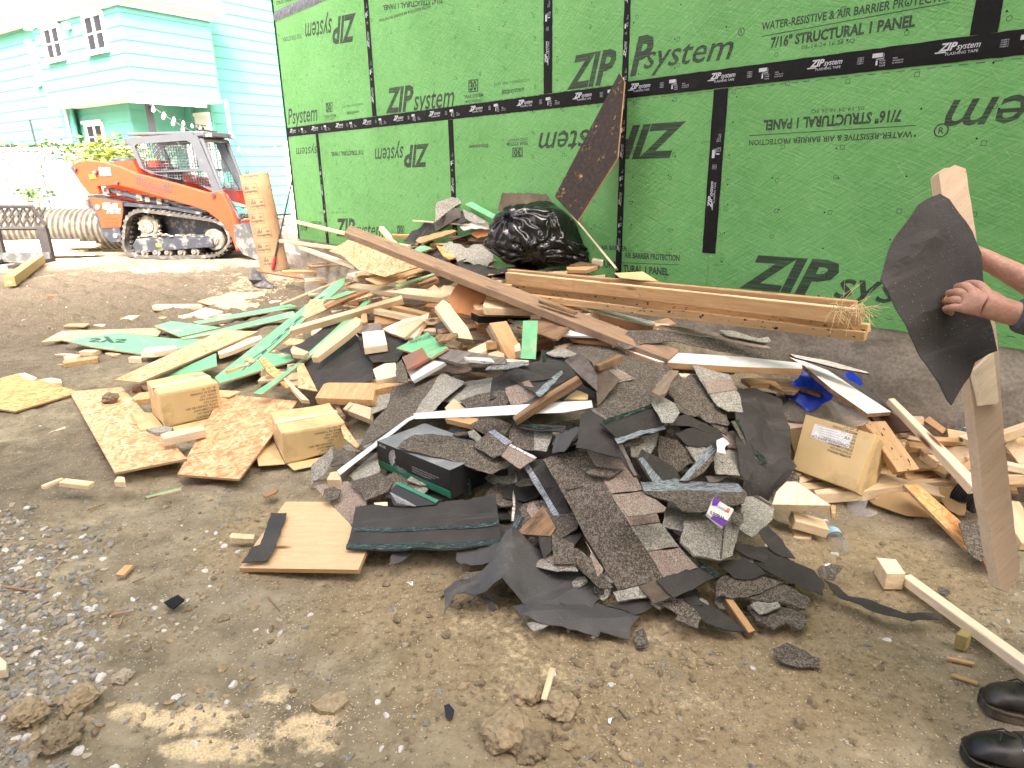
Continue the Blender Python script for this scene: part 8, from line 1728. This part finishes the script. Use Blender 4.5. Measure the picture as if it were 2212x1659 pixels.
slab(12,[(275, 108),(315,105),(312, 130)], 'label_white',.003,'white triangular chip on the dirt below the plywood',z=.012,name='paper_scrap',cat='paper')
slab(12,[(1340,425),(1368,405),(1372,415), (1352, 430)], 'label_white',.003,'white flake at the edge of the ragged flat felt', z=.015,name='paper_scrap',cat='paper')
slab(12,[(1440,895),(1462,888),(1450,925), (1438, 915)], 'label_white',.003,'bright white chip on the dirt at the lower middle',z=.015,name='paper_scrap', cat='paper')
beam(11,(-20,568),(225,600), .014,.014,'old_brown','longest brown twig on the gravel at the left edge',z=(.02,.02),taper=.6,rough=.003,name='twig', cat='twig')
for(a,b_,l)in(((640,735),(775,715), 'twig lying just above the lower gravel'),((685, 800),(710,742),'short thick twig crossing toward the gravel'), ((760, 548),(838,520),'curved twig below the thin wooden tile'),((505,130),(610,95),'twig on the mud above the gravel'),((1545,630), (1610, 710),'twig between the plywood and the saw dust'),((320,470),(370,405),'forked brown twig in the gravel'),((240,1262), (400,1230),'thin twig beside the round clod')):beam(11, a,b_,.008,.007,'old_brown', l,z=(.015,.015),taper=.6,rough=.002,name='twig', cat='twig')
def ico(sub):
 bm=bmesh.new();bmesh.ops.create_icosphere(bm,subdivisions=sub,radius=1);v=np.array([q.co[:]for q in bm.verts]);f=np.array([[q.index for q in p.verts]for p in bm.faces]);bm.free();return v,f
def rocks(name,X,Y,S, mats,label,seed,flat=.65,sub=2,zoff=.05,mi=None, surf=None):
 r=np.random.default_rng(seed);v,f=ico(sub);n=len(X);k=len(v)
 W_=np.empty((n,k,3));a=r.uniform(0, 6.28,n);ca,sa=np.cos(a),np.sin(a)
 ph=r.uniform(0,50,(n, 3));d=1+.28*np.sin(v[None]*2.1@np.ones(3)[:,None]*0+(v[None,:, 0:1]*2.3+ph[:,None,0:1]))+.22*np.sin(v[None,:,1:2]*3.1+ph[:,None,1:2])+.16*np.sin(v[None,:,2:3]*3.7+v[None,:,0:1]*2+ph[:,None,2:3])
 el=r.uniform(.65,1.35,(n,1,3));P_=v[None]*d*el*S[:,None, None];P_[..., 2]*=flat
 x=P_[...,0]*ca[:,None]-P_[...,1]*sa[:,None];y=P_[...,0]*sa[:,None]+P_[...,1]*ca[:,None]
 Z=(ground_z(X, Y)if surf is None else surf)
 mud_=smooth(5.0,7.5,Y)*(1-smooth(10.6,11.8,Y));Z=Z+(mud_*(fbm(X*3.2,Y*5.5,5,21,.6)-.45)*.24 if surf is None else 0)
 W_[..., 0]=x+X[:,None];W_[...,1]=y+Y[:,None];W_[...,2]=P_[...,2]+(Z+S*zoff*flat)[:,None]
 F_=(f[None]+(np.arange(n)*k)[:,None,None]).reshape(-1,3)
 me=np_mesh(name,W_.reshape(-1,3),F_,[MATS[m_]for m_ in mats],False);me.polygons.foreach_set('material_index',np.repeat(r.integers(0,len(mats),n)if mi is None else mi,len(f)).astype(np.int32))
 o=bpy.data.objects.new(name, me);C.objects.link(o);return tag(o,label, name.replace('_',' '),kind='stuff')
def samp(n,seed,fn,y0=.75,y1=9):
 r=np.random.default_rng(seed);Y=y0*(y1/y0)**r.uniform(0, 1,n);X=r.uniform(-1, 1,n)*(.85*Y+.3);k=fn(X,Y)>r.uniform(0,1,n);return X[k], Y[k]
def pxy(X,Y):
 a=X*R_.x+Y*R_.y+(-CAMH)*R_.z;b_=-(X*U_.x+Y*U_.y+(-CAMH)*U_.z);c_=-(X*B_.x+Y*B_.y+(-CAMH)*B_.z);return VW/2+FPX*a/c_,VH/2+FPX*b_/c_
def g_gravel(X,Y):
 px,py=pxy(X,Y);d=np.clip(1.15-(px-20)/(190+60*fbm(X*2,Y*2,3,60)),0,1)*smooth(1080,1180,py)*(1-.8*smooth(1470,1560,py));return d*(.35+.9*fbm(X*3,Y*3,3,61))
X,Y=samp(26000,1,g_gravel,1.2,4);r=np.random.default_rng(2);rocks('gravel',X, Y,r.uniform(.005,.016,len(X)),['stone_grey','stone_grey','stone_grey','stone_tan','stone_grey','stone_tan','stone_grey','stone_grey','stone_tan','stone_white'], 'grey crushed gravel spilled over the left foreground', 3,sub=1+1)
def g_mid(X,Y):px,py=pxy(X,Y);return(.10+.5*np.exp(-((px-430)/260)**2-((py-1330)/200)**2))*smooth(.35,.7, fbm(X*4,Y*4,3,62))*(heap(X, Y)<.06)
X,Y=samp(26000,4,g_mid,.85,9);rocks('pebbles',X,Y,r.uniform(.002,.009, len(X))*(1+.15*Y),['stone_grey','stone_tan','clay_lump','stone_tan','clay_lump','dirt_lump','stone_grey','stone_white'],'scattered pebbles and grit over the dirt',5,sub=2)
def g_grit(X,Y):return .75*(heap(X, Y)<.05)*(.4+fbm(X*6, Y*6,3, 70))
X,Y=samp(42000,14,g_grit,.85,5);rocks('grit',X,Y, r.uniform(.0012,.0035,len(X)),['dirt_lump','clay_lump', 'stone_tan','clay_lump','stone_grey','dirt_lump'],'fine grit and crumbs covering the dirt',15,sub=1)
def g_clod(X,Y):px,py=pxy(X, Y);return np.clip(.9*np.exp(-((px-1180)/230)**2-((py-1500)/160)**2)+.6*np.exp(-((px-110)/200)**2-((py-1600)/90)**2)+.5*np.exp(-((px-960)/200)**2-((py-1290)/60)**2)+.04,0,1)*(heap(X, Y)<.06)
X,Y=samp(17000,6,g_clod,.85, 8);rocks('soil_crumbs',X,Y, .003+.014*r.uniform(0,1,len(X))**3,['dirt_lump', 'clay_lump','clay_lump'],'loose crumbs of brown and tan soil', 7,sub=2,flat=.8)
def flakes(name,X,Y,Z,L,wd_, mats,label,seed,mi=None):
 r=np.random.default_rng(seed);n=len(X);a=r.uniform(0,6.28,n);b_=r.uniform(-.5,.5,n);c4=np.array([(-1,-1), (1,-.6),(1.1, .7),(-.9,1)]);V_=np.empty((n,4,3))
 for i,(u,v)in enumerate(c4):V_[:,i, 0]=X+np.cos(a)*u*L-np.sin(a)*v*wd_;V_[:,i,1]=Y+np.sin(a)*u*L+np.cos(a)*v*wd_;V_[:,i,2]=Z+np.sin(b_)*u*L*.6+.003
 me=np_mesh(name,V_.reshape(-1,3),np.arange(n*4).reshape(n,4),[MATS[m_]for m_ in mats],False);me.polygons.foreach_set('material_index',r.integers(0, len(mats),n).astype(np.int32));o=bpy.data.objects.new(name,me);C.objects.link(o);return tag(o,label,name.replace('_',' '),kind='stuff')
def g_saw(X,Y):px,py=pxy(X,Y);return np.clip(np.exp(-((px-520)/240)**2-((py-1590)/70)**2)*smooth(.3,.6,fbm(X*5,Y*8,4,44))+.12*np.exp(-((px-1300)/500)**2-((py-1450)/200)**2)+.05,0,1)
X,Y=samp(60000,8,g_saw,.85,6);k=heap(X,Y)<.05;X,Y=X[k],Y[k];flakes('saw_dust',X,Y,ground_z(X,Y),r.uniform(.0015, .005,len(X)), r.uniform(.0008,.002,len(X)),['chip_wood','chip_wood','pine_pale'],'pale saw dust and shavings strewn over the dirt',9)
def g_far(X,Y):px,py=pxy(X,Y);return np.clip(np.exp(-((px-640)/160)**2-((py-610)/45)**2)+.8*np.exp(-((px-220)/260)**2-((py-545)/22)**2),0,1)
X,Y=samp(9000, 10,g_far,5,12.5);flakes('wood_chips',X,Y, ground_z(X,Y)+.01,r.uniform(.01,.04,len(X)),r.uniform(.004,.012,len(X)),['chip_wood','pine','pine_warm', 'pine_pale'], 'pale wood chips spread behind the heap and before the loader',11)
